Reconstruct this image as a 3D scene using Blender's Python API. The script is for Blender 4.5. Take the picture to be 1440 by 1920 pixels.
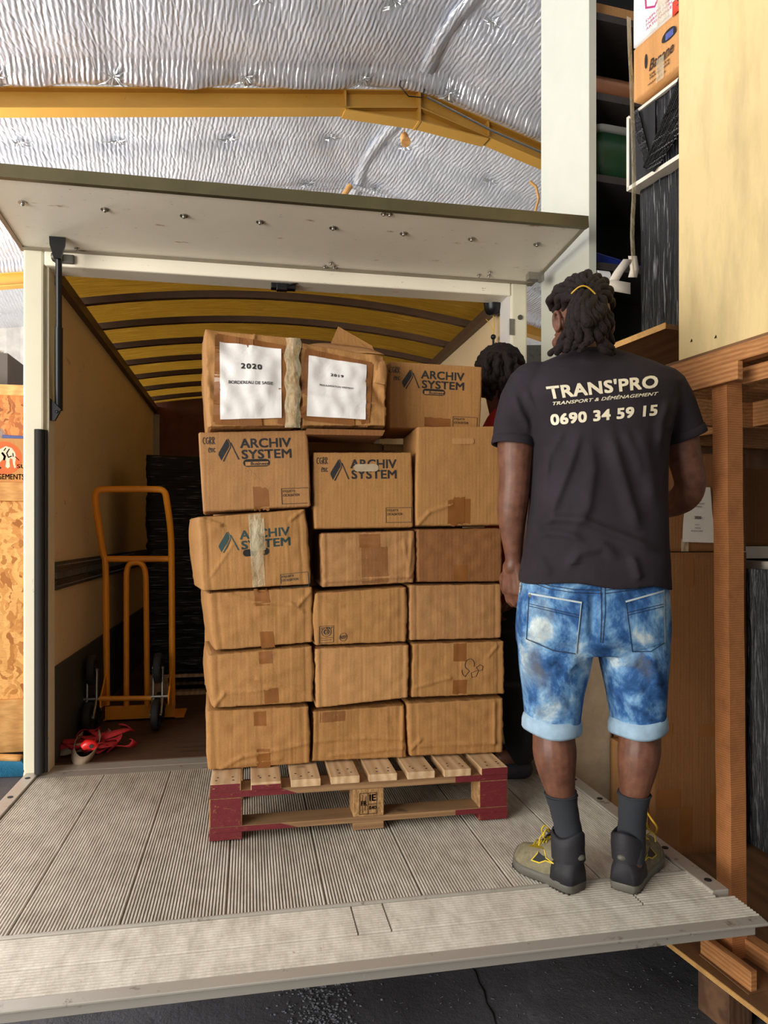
import bpy, bmesh, math, random
from math import sin, cos, pi, radians, atan2, sqrt, exp
from mathutils import Vector, Matrix, noise
from mathutils.bvhtree import BVHTree

for o in list(bpy.data.objects):
    bpy.data.objects.remove(o)
SC = bpy.context.scene
COL = SC.collection

# ------------------------------------------------------------------ camera
FPX, HOR, YAW, EYE = 1335.0, 1003.0, radians(10.72), 1.55
cd = bpy.data.cameras.new('camera')
cd.sensor_fit = 'VERTICAL'
cd.sensor_height = 24.0
cd.sensor_width = 18.0
cd.lens = 24.0 * FPX / 1920.0
cd.shift_y = (HOR - 960.0) / 1920.0
cd.clip_start = 0.05
cam = bpy.data.objects.new('camera', cd)
COL.objects.link(cam)
cam.location = (0, 0, EYE)
cam.rotation_euler = (pi / 2, 0, -YAW)
SC.camera = cam

# ------------------------------------------------------------------ light: daylight through the wide open warehouse door, plus an added roof fill
SC.view_settings.view_transform = 'Standard'
SC.view_settings.look = 'None'
SC.view_settings.gamma = 1.0
SC.view_settings.use_curve_mapping = False
SC.view_settings.exposure = 0.0
W = bpy.data.worlds.new('world')
SC.world = W
W.use_nodes = True
W.node_tree.nodes['Background'].inputs[0].default_value = (1.0, 0.95, 0.88, 1)
W.node_tree.nodes['Background'].inputs[1].default_value = 0.12


def area(name, loc, aim, sx, sy, power, color):
    l = bpy.data.lights.new(name, 'AREA')
    l.shape = 'RECTANGLE'
    l.size, l.size_y, l.energy, l.color = sx, sy, power, color
    o = bpy.data.objects.new(name, l)
    COL.objects.link(o)
    o.location = loc
    d = Vector(aim) - Vector(loc)
    o.rotation_euler = d.to_track_quat('-Z', 'Y').to_euler()
    return o


area('daylight_from_side_door', (-4.4, -0.8, 2.0), (0.6, 2.4, 1.2), 4.0, 3.4, 470, (1.0, 0.95, 0.87))
area('daylight_from_front_door', (0.4, -4.6, 2.2), (-0.3, 4.0, 1.3), 3.6, 2.8, 21, (1.0, 0.95, 0.88))
area('roof_foil_fill', (-4.6, 7.4, 2.3), (1.0, 8.0, 6.2), 3.6, 2.4, 760, (0.98, 0.98, 1.0))  # added out-of-view light that brightens the roof foil

# ------------------------------------------------------------------ helpers
CF = Vector((sin(YAW), cos(YAW), 0))
CR = Vector((cos(YAW), -sin(YAW), 0))
CAM = Vector((0, 0, EYE))
ZUP = Vector((0, 0, 1))


def ray(px, py):
    return CF + CR * ((px - 720.0) / FPX) + ZUP * ((HOR - py) / FPX)


def atY(px, py, y):
    d = ray(px, py)
    return CAM + d * (y / d.y)


def atX(px, py, x):
    d = ray(px, py)
    return CAM + d * (x / d.x)


def atZ(px, py, z):
    d = ray(px, py)
    return CAM + d * ((z - EYE) / d.z)


def atD(px, py, dep):
    return CAM + ray(px, py) * dep


def V(*a):
    return Vector(a)


def tag(o, label=None, cat=None, group=None, kind=None):
    if label: o['label'] = label
    if cat: o['category'] = cat
    if group: o['group'] = group
    if kind: o['kind'] = kind
    return o


def empty(name, loc=(0, 0, 0), rz=0.0, label=None, cat=None, group=None):
    o = bpy.data.objects.new(name, None)
    COL.objects.link(o)
    o.location = loc
    o.rotation_euler = (0, 0, rz)
    o.empty_display_size = 0.1
    return tag(o, label, cat, group)


def rootmat(o):
    m = Matrix.Identity(4)
    while o:
        m = Matrix.Translation(o.location) @ o.rotation_euler.to_matrix().to_4x4() @ m
        o = o.parent
    return m


class MB:
    """collects shapes; build() links them as one mesh object (coordinates in the parent's frame)"""

    def __init__(s):
        s.v, s.f, s.m, s.sm = [], [], [], []
        s.mi, s.smooth = 0, False

    def add(s, vs, fs, smooth=None):
        b = len(s.v)
        s.v += [tuple(v) for v in vs]
        for f in fs:
            s.f.append(tuple(b + i for i in f))
            s.m.append(s.mi)
            s.sm.append(s.smooth if smooth is None else smooth)
        return s

    def hexa(s, p):
        """8 points: bottom ring 0-3, top ring 4-7"""
        return s.add(p, [(3, 2, 1, 0), (4, 5, 6, 7), (0, 1, 5, 4), (1, 2, 6, 5), (2, 3, 7, 6), (3, 0, 4, 7)], False)

    def box(s, a, b):
        x0, y0, z0 = a
        x1, y1, z1 = b
        x0, x1 = min(x0, x1), max(x0, x1)
        y0, y1 = min(y0, y1), max(y0, y1)
        z0, z1 = min(z0, z1), max(z0, z1)
        return s.hexa([(x0, y0, z0), (x1, y0, z0), (x1, y1, z0), (x0, y1, z0), (x0, y0, z1), (x1, y0, z1), (x1, y1, z1), (x0, y1, z1)])

    def obox(s, o, ux, uy, uz):
        """box from a corner and three edge vectors"""
        o, ux, uy, uz = map(Vector, (o, ux, uy, uz))
        return s.hexa([o, o + ux, o + ux + uy, o + uy, o + uz, o + ux + uz, o + ux + uy + uz, o + uy + uz])

    def tube(s, pts, r, n=10, caps=True, closed=False, flat=1.0):
        pts = [Vector(p) for p in pts]
        rs = r if isinstance(r, (list, tuple)) else [r] * len(pts)
        up = None
        vs, fs = [], []
        N = len(pts)
        for i, p in enumerate(pts):
            if closed:
                t = pts[(i + 1) % N] - pts[i - 1]
            else:
                t = pts[min(i + 1, N - 1)] - pts[max(i - 1, 0)]
            if t.length < 1e-9: t = Vector((0, 0, 1))
            t.normalize()
            if up is None:
                up = Vector((0, 0, 1)) if abs(t.z) < 0.9 else Vector((1, 0, 0))
            up = (up - t * up.dot(t))
            if up.length < 1e-6: up = t.orthogonal()
            up.normalize()
            sd = t.cross(up)
            for k in range(n):
                a = 2 * pi * k / n
                vs.append(p + sd * cos(a) * rs[i] + up * sin(a) * rs[i] * flat)
        M = N if closed else N - 1
        for i in range(M):
            for k in range(n):
                a, b = i * n + k, i * n + (k + 1) % n
                c, d = ((i + 1) % N) * n + (k + 1) % n, ((i + 1) % N) * n + k
                fs.append((a, b, c, d))
        s.add(vs, fs, True)
        if caps and not closed:
            s.add(vs[:n], [tuple(range(n))[::-1]], False)
            s.add(vs[-n:], [tuple(range(n))], False)
        return s

    def cyl(s, a, b, r, n=20, r2=None):
        return s.tube([a, b], [r, r if r2 is None else r2], n)

    def ball(s, c, r, n=12, sc=(1, 1, 1)):
        c = Vector(c)
        vs, fs = [], []
        m = max(6, n // 2)
        for i in range(1, m):
            th = pi * i / m
            for k in range(n):
                ph = 2 * pi * k / n
                vs.append(c + Vector((sin(th) * cos(ph) * sc[0], sin(th) * sin(ph) * sc[1], cos(th) * sc[2])) * r)
        vs.append(c + Vector((0, 0, r * sc[2])))
        vs.append(c - Vector((0, 0, r * sc[2])))
        for i in range(m - 2):
            for k in range(n):
                fs.append((i * n + k, i * n + (k + 1) % n, (i + 1) * n + (k + 1) % n, (i + 1) * n + k)[::-1])
        for k in range(n):
            fs.append((len(vs) - 2, k, (k + 1) % n))
            fs.append((len(vs) - 1, (m - 2) * n + (k + 1) % n, (m - 2) * n + k))
        return s.add(vs, fs, True)

    def grid(s, fn, nu, nv, smooth=True, flip=False):
        vs = [fn(i / nu, j / nv) for j in range(nv + 1) for i in range(nu + 1)]
        fs = []
        for j in range(nv):
            for i in range(nu):
                a = j * (nu + 1) + i
                f = (a, a + 1, a + nu + 2, a + nu + 1)
                fs.append(f[::-1] if flip else f)
        return s.add(vs, fs, smooth)

    def strip(s, pts, wvec, th=0.0006):
        """ribbon of width vector(s) along pts, with a little thickness"""
        pts = [Vector(p) for p in pts]
        ws = wvec if isinstance(wvec, list) else [Vector(wvec)] * len(pts)
        n = len(pts)
        vs = []
        for i, p in enumerate(pts):
            t = (pts[min(i + 1, n - 1)] - pts[max(i - 1, 0)])
            nn = t.cross(ws[i])
            nn = nn.normalized() * th if nn.length > 1e-9 else Vector((0, 0, th))
            w = ws[i] * 0.5
            vs += [p - w - nn, p + w - nn, p + w + nn, p - w + nn]
        fs = []
        for i in range(n - 1):
            a, b = i * 4, i * 4 + 4
            for k in range(4):
                fs.append((a + k, a + (k + 1) % 4, b + (k + 1) % 4, b + k))
        fs += [(3, 2, 1, 0), tuple(len(vs) - 4 + k for k in range(4))]
        return s.add(vs, fs, True)

    def prism(s, poly, z0, z1, T=None):
        """polygon (x,y) list extruded; T maps (x,y,z)->Vector"""
        T = T or (lambda x, y, z: Vector((x, y, z)))
        n = len(poly)
        vs = [T(x, y, z0) for x, y in poly] + [T(x, y, z1) for x, y in poly]
        fs = [tuple(range(n))[::-1], tuple(range(n, 2 * n))]
        fs += [(i, (i + 1) % n, n + (i + 1) % n, n + i) for i in range(n)]
        return s.add(vs, fs, False)

    def build(s, name, mats, parent=None, bevel=0.0, seg=2, solid=0.0, fixn=True, world=True):
        me = bpy.data.meshes.new(name)
        vs = s.v
        if world and parent:
            im = rootmat(parent).inverted()
            vs = [tuple(im @ Vector(v)) for v in vs]
        me.from_pydata(vs, [], s.f)
        mats = mats if isinstance(mats, (list, tuple)) else [mats]
        for m in mats: me.materials.append(m)
        me.polygons.foreach_set('material_index', s.m)
        me.polygons.foreach_set('use_smooth', s.sm)
        if fixn:
            bm = bmesh.new()
            bm.from_mesh(me)
            bmesh.ops.recalc_face_normals(bm, faces=bm.faces)
            bm.to_mesh(me)
            bm.free()
        me.update()
        o = bpy.data.objects.new(name, me)
        COL.objects.link(o)
        if parent: o.parent = parent
        if bevel:
            b = o.modifiers.new('bevel', 'BEVEL')
            b.width, b.segments, b.limit_method, b.angle_limit = bevel, seg, 'ANGLE', radians(35)
            b.harden_normals = False
        if solid:
            b = o.modifiers.new('solid', 'SOLIDIFY')
            b.thickness = solid
        return o


def bvh_of(o):
    me = o.data
    rm = rootmat(o)
    return BVHTree.FromPolygons([rm @ v.co for v in me.vertices], [tuple(p.vertices) for p in me.polygons])


def text_geo(s, size=1.0, bold=0.0, align='LEFT', shear=0.0, spacing=1.0, maxe=None):
    """(verts2d, faces) of a line of lettering, cap height about 0.7*size"""
    cu = bpy.data.curves.new('txt', 'FONT')
    cu.body = s
    cu.size = size
    cu.align_x = align
    cu.shear = shear
    cu.space_character = spacing
    cu.resolution_u = 3
    ob = bpy.data.objects.new('txt', cu)
    COL.objects.link(ob)
    dg = bpy.context.evaluated_depsgraph_get()
    me = bpy.data.meshes.new_from_object(ob.evaluated_get(dg))
    bm = bmesh.new()
    bm.from_mesh(me)
    bmesh.ops.triangulate(bm, faces=bm.faces)
    bmesh.ops.remove_doubles(bm, verts=bm.verts, dist=size * 0.002)
    if maxe:
        for _ in range(4):
            es = [e for e in bm.edges if e.calc_length() > maxe]
            if not es: break
            bmesh.ops.subdivide_edges(bm, edges=es, cuts=1)
            bmesh.ops.triangulate(bm, faces=bm.faces)
    bm.verts.ensure_lookup_table()
    vs = [(v.co.x, v.co.y) for v in bm.verts]
    fs = [tuple(v.index for v in f.verts) for f in bm.faces]
    bm.free()
    bpy.data.objects.remove(ob)
    bpy.data.curves.remove(cu)
    bpy.data.meshes.remove(me)
    if bold:  # heavier strokes from shifted copies
        n = len(vs)
        v2 = [(x + sx * bold, y + sy * bold) for sx, sy in ((-1, -1), (1, -1), (-1, 1), (1, 1)) for x, y in vs]
        fs = [tuple(i + k * n for i in f) for k in range(4) for f in fs]
        vs = v2
    return vs, fs


def fit(vs, x0, x1, y0, y1):
    ax, bx = min(v[0] for v in vs), max(v[0] for v in vs)
    ay, by = min(v[1] for v in vs), max(v[1] for v in vs)
    return [(x0 + (x - ax) / (bx - ax) * (x1 - x0), y0 + (y - ay) / (by - ay) * (y1 - y0)) for x, y in vs]


def patch(x0, x1, y0, y1, nx=8, ny=8, jag=0.0, seed=0):
    vs, fs = [], []
    rnd = random.Random(seed)
    for j in range(ny + 1):
        for i in range(nx + 1):
            x, y = x0 + (x1 - x0) * i / nx, y0 + (y1 - y0) * j / ny
            if jag and (j in (0, ny)): y += rnd.uniform(-jag, jag)
            vs.append((x, y))
    for j in range(ny):
        for i in range(nx):
            a = j * (nx + 1) + i
            fs.append((a, a + 1, a + nx + 2, a + nx + 1))
    return vs, fs


def polyg(pts):
    return list(pts), [tuple(range(len(pts)))]


def line2d(pts, w):
    """stroke as quads"""
    vs, fs = [], []
    if max(abs(c) for p in pts for c in p) < 3:
        o = []
        for a, b in zip(pts, pts[1:]):
            k = max(1, int(sqrt((b[0] - a[0]) ** 2 + (b[1] - a[1]) ** 2) / 0.03))
            o += [(a[0] + (b[0] - a[0]) * i / k, a[1] + (b[1] - a[1]) * i / k) for i in range(k)]
        pts = o + [pts[-1]]
    for i in range(len(pts) - 1):
        (x0, y0), (x1, y1) = pts[i], pts[i + 1]
        dx, dy = x1 - x0, y1 - y0
        l = sqrt(dx * dx + dy * dy) or 1e-9
        nx, ny = -dy / l * w / 2, dx / l * w / 2
        ex, ey = dx / l * w * 0.3, dy / l * w * 0.3
        b = len(vs)
        vs += [(x0 - nx - ex, y0 - ny - ey), (x1 - nx + ex, y1 - ny + ey), (x1 + nx + ex, y1 + ny + ey), (x0 + nx - ex, y0 + ny - ey)]
        fs.append((b, b + 1, b + 2, b + 3))
    return vs, fs


def decal(name, geos, mat, parent, O, ux, uy, n, bvh, off=0.0008, label=None):
    """lay flat 2-D shapes (list of (verts,faces)) on a surface: each vertex is dropped on the surface along -n"""
    O, ux, uy, n = Vector(O), Vector(ux), Vector(uy), Vector(n).normalized()
    m = MB()
    for vs, fs in geos:
        out = []
        for x, y in vs:
            p = O + ux * x + uy * y
            q = p
            if bvh:
                h = bvh.ray_cast(p + n * 0.25, -n, 0.6)
                if h[0] is not None: q = h[0]
            out.append(q + n * off)
        m.add(out, fs, True)
    o = m.build(name, mat, parent, fixn=False)
    if label: o['label'] = label
    return o
# ------------------------------------------------------------------ materials
def srgb(r, g, b):
    f = lambda c: (c / 255 / 12.92) if c / 255 <= 0.04045 else ((c / 255 + 0.055) / 1.055) ** 2.4
    return (f(r), f(g), f(b), 1)


class NT:
    def __init__(s, name):
        s.mat = bpy.data.materials.new(name)
        s.mat.use_nodes = True
        s.t = s.mat.node_tree
        s.b = s.t.nodes['Principled BSDF']
        s._co = None

    def n(s, typ, **kw):
        nd = s.t.nodes.new(typ)
        for k, v in kw.items():
            if k in nd.inputs: nd.inputs[k].default_value = v
            else: setattr(nd, k, v)
        return nd

    def l(s, a, b):
        s.t.links.new(a, b)

    def co(s, scale=(1, 1, 1), rot=(0, 0, 0)):
        if s._co is None: s._co = s.n('ShaderNodeTexCoord')
        mp = s.n('ShaderNodeMapping')
        mp.inputs['Scale'].default_value = scale
        mp.inputs['Rotation'].default_value = rot
        s.l(s._co.outputs['Object'], mp.inputs[0])
        return mp.outputs[0]

    def noise(s, vec, scale=5, detail=4, rough=0.55, dist=0.0):
        nd = s.n('ShaderNodeTexNoise')
        nd.inputs['Scale'].default_value = scale
        nd.inputs['Detail'].default_value = detail
        nd.inputs['Roughness'].default_value = rough
        nd.inputs['Distortion'].default_value = dist
        s.l(vec, nd.inputs['Vector'])
        return nd.outputs['Fac']

    def ramp(s, fac, stops):
        nd = s.n('ShaderNodeValToRGB')
        e = nd.color_ramp.elements
        while len(e) < len(stops): e.new(0.5)
        for i, (p, c) in enumerate(stops):
            e[i].position = p
            e[i].color = c if len(c) == 4 else (*c, 1)
        s.l(fac, nd.inputs[0])
        return nd.outputs[0]

    def gray(s, fac, a, b):
        return s.ramp(fac, [(a, (0, 0, 0, 1)), (b, (1, 1, 1, 1))])

    def mix(s, fac, a, b, mode='MIX'):
        nd = s.n('ShaderNodeMix')
        nd.data_type = 'RGBA'
        nd.blend_type = mode
        for sock, v in ((nd.inputs[0], fac), (nd.inputs[6], a), (nd.inputs[7], b)):
            if hasattr(v, 'is_output'): s.l(v, sock)
            else: sock.default_value = v
        return nd.outputs[2]

    def math(s, op, a, b=0.0):
        nd = s.n('ShaderNodeMath')
        nd.operation = op
        for i, v in enumerate((a, b)):
            if hasattr(v, 'is_output'): s.l(v, nd.inputs[i])
            else: nd.inputs[i].default_value = v
        return nd.outputs[0]

    def bump(s, h, strength=0.3, dist=0.01, prev=None):
        nd = s.n('ShaderNodeBump')
        nd.inputs['Strength'].default_value = strength
        nd.inputs['Distance'].default_value = dist
        s.l(h, nd.inputs['Height'])
        if prev is not None: s.l(prev, nd.inputs['Normal'])
        return nd.outputs[0]

    def wave(s, vec, scale, axis='X', dist=0.0, dscale=1.0, typ='BANDS', prof='SIN', detail=2.0):
        nd = s.n('ShaderNodeTexWave')
        nd.wave_type = typ
        if typ == 'BANDS': nd.bands_direction = axis
        nd.wave_profile = prof
        nd.inputs['Scale'].default_value = scale
        nd.inputs['Distortion'].default_value = dist
        nd.inputs['Detail Scale'].default_value = dscale
        nd.inputs['Detail'].default_value = detail
        s.l(vec, nd.inputs['Vector'])
        return nd.outputs['Fac']

    def done(s, color=None, rough=None, metal=None, normal=None, spec=None, **kw):
        for k, v in (('Base Color', color), ('Roughness', rough), ('Metallic', metal), ('Normal', normal), ('Specular IOR Level', spec)):
            if v is None: continue
            if hasattr(v, 'is_output'): s.l(v, s.b.inputs[k])
            else: s.b.inputs[k].default_value = v
        for k, v in kw.items():
            s.b.inputs[k].default_value = v
        return s.mat


def plain(name, c, rough=0.6, metal=0.0, var=0.12, scale=8, bump=0.0, bscale=60, bdist=0.002, **kw):
    t = NT(name)
    c = srgb(*c)
    f = t.noise(t.co(), scale, 5)
    lo = tuple(x * (1 - var) for x in c[:3]) + (1,)
    hi = tuple(min(1, x * (1 + var)) for x in c[:3]) + (1,)
    col = t.ramp(f, [(0.3, lo), (0.7, hi)])
    nm = None
    if bump: nm = t.bump(t.noise(t.co(), bscale, 3), bump, bdist)
    return t.done(col, rough, metal, nm, **kw)


def worn(name, c, c2, rough=0.55, metal=0.0, thr=(0.62, 0.66), scale=9, sc=(1, 1, 1), c3=None, bump=0.1):
    """paint with scuffs of a second colour"""
    t = NT(name)
    v = t.co(sc)
    f = t.noise(t.co(), 2.5, 5)
    base = t.ramp(f, [(0.3, tuple(x * 0.9 for x in srgb(*c)[:3])), (0.7, srgb(*c))])
    s1 = t.gray(t.noise(v, scale, 8, 0.7), *thr)
    col = t.mix(s1, base, srgb(*c2))
    if c3:
        s2 = t.gray(t.noise(t.co((sc[0] * 1.3, sc[1], sc[2] * 0.7)), scale * 2.3, 6, 0.75), 0.66, 0.70)
        col = t.mix(s2, col, srgb(*c3))
    return t.done(col, rough, metal, t.bump(s1, bump, 0.002))


def cardboard(name, c, var=0.1, ax='X'):
    t = NT(name)
    c = srgb(*c)
    f = t.noise(t.co(), 3.0, 5)
    f2 = t.noise(t.co(), 260, 2)
    base = t.ramp(f, [(0.25, tuple(x * (1 - var) for x in c[:3])), (0.75, tuple(x * (1 + var * 0.6) for x in c[:3]))])
    base = t.mix(0.16, base, t.ramp(f2, [(0.35, (0.25, 0.17, 0.1, 1)), (0.65, (1, 0.85, 0.65, 1))]), 'SOFT_LIGHT')
    fib = t.noise(t.co((160, 160, 3)), 1.0, 2)
    base = t.mix(0.35, base, t.ramp(fib, [(0.3, (0.33, 0.33, 0.33, 1)), (0.7, (0.62, 0.62, 0.62, 1))]), 'SOFT_LIGHT')
    w = t.wave(t.co(), 22, ax, 0.4, 1.0)
    wr = t.noise(t.co((1, 1, 0.35)), 16, 5, 0.6, 0.4)
    nm = t.bump(w, 0.22, 0.0009)
    nm = t.bump(wr, 0.3, 0.006, nm)
    return t.done(base, 0.78, 0, nm, 0.25)


def wood(name, c1, c2, scale=(1, 1, 1), rings=6.0, rough=0.65, dist=3.0, knots=False, ring_ax='X', bump=0.15):
    t = NT(name)
    v = t.co(scale)
    g = t.wave(v, rings, ring_ax, dist, 1.2, detail=3)
    f = t.noise(v, 18, 6, 0.65)
    col = t.mix(t.math('MULTIPLY', g, 0.75), srgb(*c1), srgb(*c2))
    col = t.mix(t.math('MULTIPLY', t.gray(f, 0.45, 0.75), 0.5), col, srgb(*[x * 0.72 for x in c2]))
    if knots:
        k = t.gray(t.noise(t.co(), 7, 2), 0.70, 0.76)
        col = t.mix(t.math('MULTIPLY', k, 0.7), col, srgb(*[x * 0.45 for x in c2]))
    return t.done(col, rough, 0, t.bump(f, bump, 0.003), 0.3)


def osb(name, c1, c2, c3):
    t = NT(name)
    vo = t.n('ShaderNodeTexVoronoi')
    vo.inputs['Scale'].default_value = 30
    wv = t.n('ShaderNodeVectorMath'); wv.operation = 'ADD'
    nz = t.n('ShaderNodeTexNoise'); nz.inputs['Scale'].default_value = 9
    t.l(t.co(), nz.inputs['Vector'])
    sc = t.n('ShaderNodeVectorMath'); sc.operation = 'SCALE'; sc.inputs['Scale'].default_value = 0.16
    t.l(nz.outputs['Color'], sc.inputs[0])
    t.l(t.co((1, 1, 0.45), (0, 0.6, 0)), wv.inputs[0]); t.l(sc.outputs[0], wv.inputs[1])
    t.l(wv.outputs[0], vo.inputs['Vector'])
    sep = t.n('ShaderNodeSeparateColor')
    t.l(vo.outputs['Color'], sep.inputs[0])
    col = t.ramp(sep.outputs[0], [(0.0, srgb(*c3)), (0.25, srgb(*c2)), (0.6, srgb(*c1)), (1.0, tuple(min(1, x * 1.2) for x in srgb(*c1)[:3]))])
    f = t.noise(t.co((3, 3, 14)), 8, 4)
    col = t.mix(t.math('MULTIPLY', t.gray(f, 0.5, 0.7), 0.35), col, srgb(*c3))
    return t.done(col, 0.6, 0, t.bump(sep.outputs[1], 0.25, 0.003), 0.3)


def stretch_film(name, ax='Z', base=(10, 10, 13)):
    """black pallet wrap: fine glossy pleats"""
    t = NT(name)
    s = {'Z': (70, 70, 2.2), 'X': (2.2, 2.2, 70)}[ax]
    f1 = t.noise(t.co(s), 1.0, 5, 0.6, 0.3)
    f2 = t.noise(t.co(tuple(x * 0.35 for x in s)), 1.0, 3, 0.6, 0.5)
    h = t.math('ADD', t.math('MULTIPLY', f1, 0.6), f2)
    nm = t.bump(h, 0.9, 0.02)
    st = t.gray(t.noise(t.co(tuple(x * 2.4 for x in s)), 1.0, 2, 0.5, 0.2), 0.62, 0.70)  # pleat highlights painted into the colour as thin pale streaks
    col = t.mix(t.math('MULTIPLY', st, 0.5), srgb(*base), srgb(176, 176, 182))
    return t.done(col, 0.26, 0, nm, 0.3)


M = {}
M['card'] = cardboard('cardboard_kraft', (162, 119, 72))
M['card_tan'] = cardboard('cardboard_tan', (174, 130, 84))
M['card_grey'] = cardboard('cardboard_grey_brown', (160, 118, 76))
M['card_dark'] = cardboard('cardboard_brown', (130, 88, 52))
M['card_in'] = plain('cardboard_inside', (120, 84, 52), 0.85, var=0.15)
M['tape_brown'] = plain('brown_parcel_tape', (132, 84, 42), 0.28, var=0.1, bump=0.3, bscale=25)
M['ink'] = plain('black_print', (30, 30, 32), 0.7, var=0.1)
M['ink_green'] = plain('dark_green_print', (30, 58, 58), 0.7, var=0.1)
M['pen'] = plain('marker_ink', (42, 34, 34), 0.6)
t = NT('clear_tape')
f = t.noise(t.co((1, 1, 0.5)), 40, 5, 0.6, 0.6)
M['clear'] = t.done(t.ramp(f, [(0.35, srgb(196, 178, 138)), (0.65, srgb(232, 222, 190))]), 0.2, 0, t.bump(f, 0.8, 0.01), 0.5, Alpha=0.42)
t = NT('white_paper')
f = t.noise(t.co((1, 1, 1.4)), 10, 3, 0.5, 1.0)
M['paper'] = t.done(srgb(226, 223, 222), 0.35, 0, t.bump(f, 0.5, 0.008), 0.5)
M['paper_plain'] = plain('matt_paper', (214, 204, 190), 0.7, var=0.05)

# reflective bubble foil of the roof
t = NT('roof_foil')
v = t.co()
mp = t.co((1.0, 0.13, 0.13))
cr = t.noise(mp, 19, 3, 0.55, 0.5)
cr2 = t.n('ShaderNodeTexVoronoi'); cr2.inputs['Scale'].default_value = 11.0; cr2.feature = 'DISTANCE_TO_EDGE'
t.l(t.co((1.15, 0.2, 0.2)), cr2.inputs['Vector'])
ed = t.gray(cr2.outputs['Distance'], 0.0, 0.12)
wv = t.wave(t.co((1, 1, 1), (0, 0, -0.15)), 7.6, 'X', 2.4, 1.6, prof='SIN', detail=5)
h = t.math('ADD', t.math('MULTIPLY', wv, 0.55), t.math('ADD', t.math('MULTIPLY', ed, 0.35), t.math('MULTIPLY', cr, 0.8)))
nm = t.bump(h, 0.8, 0.014)
nm = t.bump(t.noise(v, 60, 2), 0.12, 0.004, nm)
big = t.noise(v, 0.8, 4, 0.6, 0.6)
M['foil'] = t.done(t.ramp(big, [(0.3, srgb(222, 226, 234)), (0.7, srgb(244, 247, 252))]), 0.28, 0.6, nm)
M['foil_tape'] = plain('foil_seam_tape', (205, 208, 208), 0.3, 0.7, bump=0.5, bscale=50)
M['yellow_steel'] = worn('yellow_painted_steel', (196, 146, 58), (96, 58, 26), 0.5, 0.0, (0.70, 0.74), 9, (1, 1, 1), (120, 74, 30))
t = NT('asphalt_floor')
f = t.noise(t.co(), 1.6, 6, 0.6)
f2 = t.noise(t.co(), 90, 4)
col = t.ramp(f, [(0.3, srgb(66, 66, 71)), (0.55, srgb(90, 91, 98)), (0.75, srgb(116, 117, 125))])
sp = t.gray(t.noise(t.co(), 45, 3), 0.72, 0.76)
col = t.mix(t.math('MULTIPLY', sp, 0.55), col, srgb(170, 168, 165))
rm = t.gray(t.noise(t.co(), 1.1, 3), 0.52, 0.6)
hh = t.math('MULTIPLY', t.noise(t.co(), 22, 7, 0.75), t.math('ADD', t.math('MULTIPLY', rm, 2.0), 0.35))
M['asphalt'] = t.done(col, 0.62, 0, t.bump(f2, 0.3, 0.004, t.bump(hh, 0.7, 0.03)))
M['rubble'] = plain('broken_concrete', (112, 114, 122), 0.9, var=0.35, scale=30, bump=0.9, bscale=40, bdist=0.02)

M['cream'] = worn('cream_grp_panel', (250, 243, 224), (176, 140, 98), 0.4, 0, (0.63, 0.70), 7, (1, 3, 6), (120, 84, 56))
M['cream_post'] = worn('cream_painted_post', (226, 220, 196), (120, 84, 56), 0.45, 0, (0.70, 0.725), 8, (3, 3, 1), (196, 186, 160))
M['wall_in'] = worn('truck_inner_panel', (232, 206, 164), (178, 146, 104), 0.45, 0, (0.62, 0.72), 5, (1, 1, 2.5), (140, 96, 62))
M['kick'] = worn('dark_kick_panel', (66, 64, 58), (96, 88, 70), 0.7, 0, (0.6, 0.7), 12)
t = NT('amber_translucent_roof')
f = t.noise(t.co((1.5, 22, 1)), 4, 6, 0.7, 0.6)
g2 = t.noise(t.co(), 60, 3)
colr = t.ramp(f, [(0.3, srgb(120, 84, 22)), (0.6, srgb(158, 116, 34)), (0.72, srgb(205, 168, 80))])
tr = t.n('ShaderNodeBsdfTranslucent'); t.l(colr, tr.inputs['Color'])
mx = t.n('ShaderNodeMixShader'); mx.inputs[0].default_value = 0.72
t.done(colr, 0.35, 0, t.bump(g2, 0.4, 0.004))
t.l(t.b.outputs[0], mx.inputs[1]); t.l(tr.outputs[0], mx.inputs[2])
t.l(mx.outputs[0], t.t.nodes['Material Output'].inputs[0])
M['amber'] = t.mat
M['bow'] = plain('brown_roof_bow', (92, 70, 52), 0.5, 0.2)
M['alu'] = worn('scuffed_aluminium', (190, 184, 174), (120, 108, 94), 0.42, 0.45, (0.6, 0.68), 14, (1, 1, 1), (220, 216, 206))
M['trim_brown'] = plain('tarnished_bronze_trim', (104, 96, 70), 0.4, 0.5)
M['groove'] = plain('dark_rib_groove', (86, 76, 64), 0.8, var=0.3, scale=20)  # groove floors get a darker brown than the rib tops
M['alu_dark'] = plain('dull_aluminium_trim', (150, 142, 126), 0.45, 0.5)
t = NT('ribbed_aluminium_deck')
f = t.noise(t.co((3, 1, 1)), 9, 6, 0.7)
f2 = t.noise(t.co((1, 1, 1)), 70, 4, 0.7)
col = t.ramp(f, [(0.3, srgb(196, 188, 174)), (0.6, srgb(232, 226, 214)), (0.8, srgb(240, 235, 226))])
col = t.mix(t.math('MULTIPLY', t.gray(f2, 0.66, 0.72), 0.7), col, srgb(112, 72, 40))
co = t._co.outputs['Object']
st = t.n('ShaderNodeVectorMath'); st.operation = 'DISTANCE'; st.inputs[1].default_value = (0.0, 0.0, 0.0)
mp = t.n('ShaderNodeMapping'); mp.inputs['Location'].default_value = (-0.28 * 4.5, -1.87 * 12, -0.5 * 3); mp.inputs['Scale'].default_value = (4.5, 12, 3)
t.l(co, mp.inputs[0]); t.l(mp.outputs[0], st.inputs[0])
rad = t.gray(t.math('ADD', st.outputs['Value'], t.math('MULTIPLY', t.noise(t.co((5, 25, 1)), 3, 6, 0.8), 1.6)), 1.7, 0.9)
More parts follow.
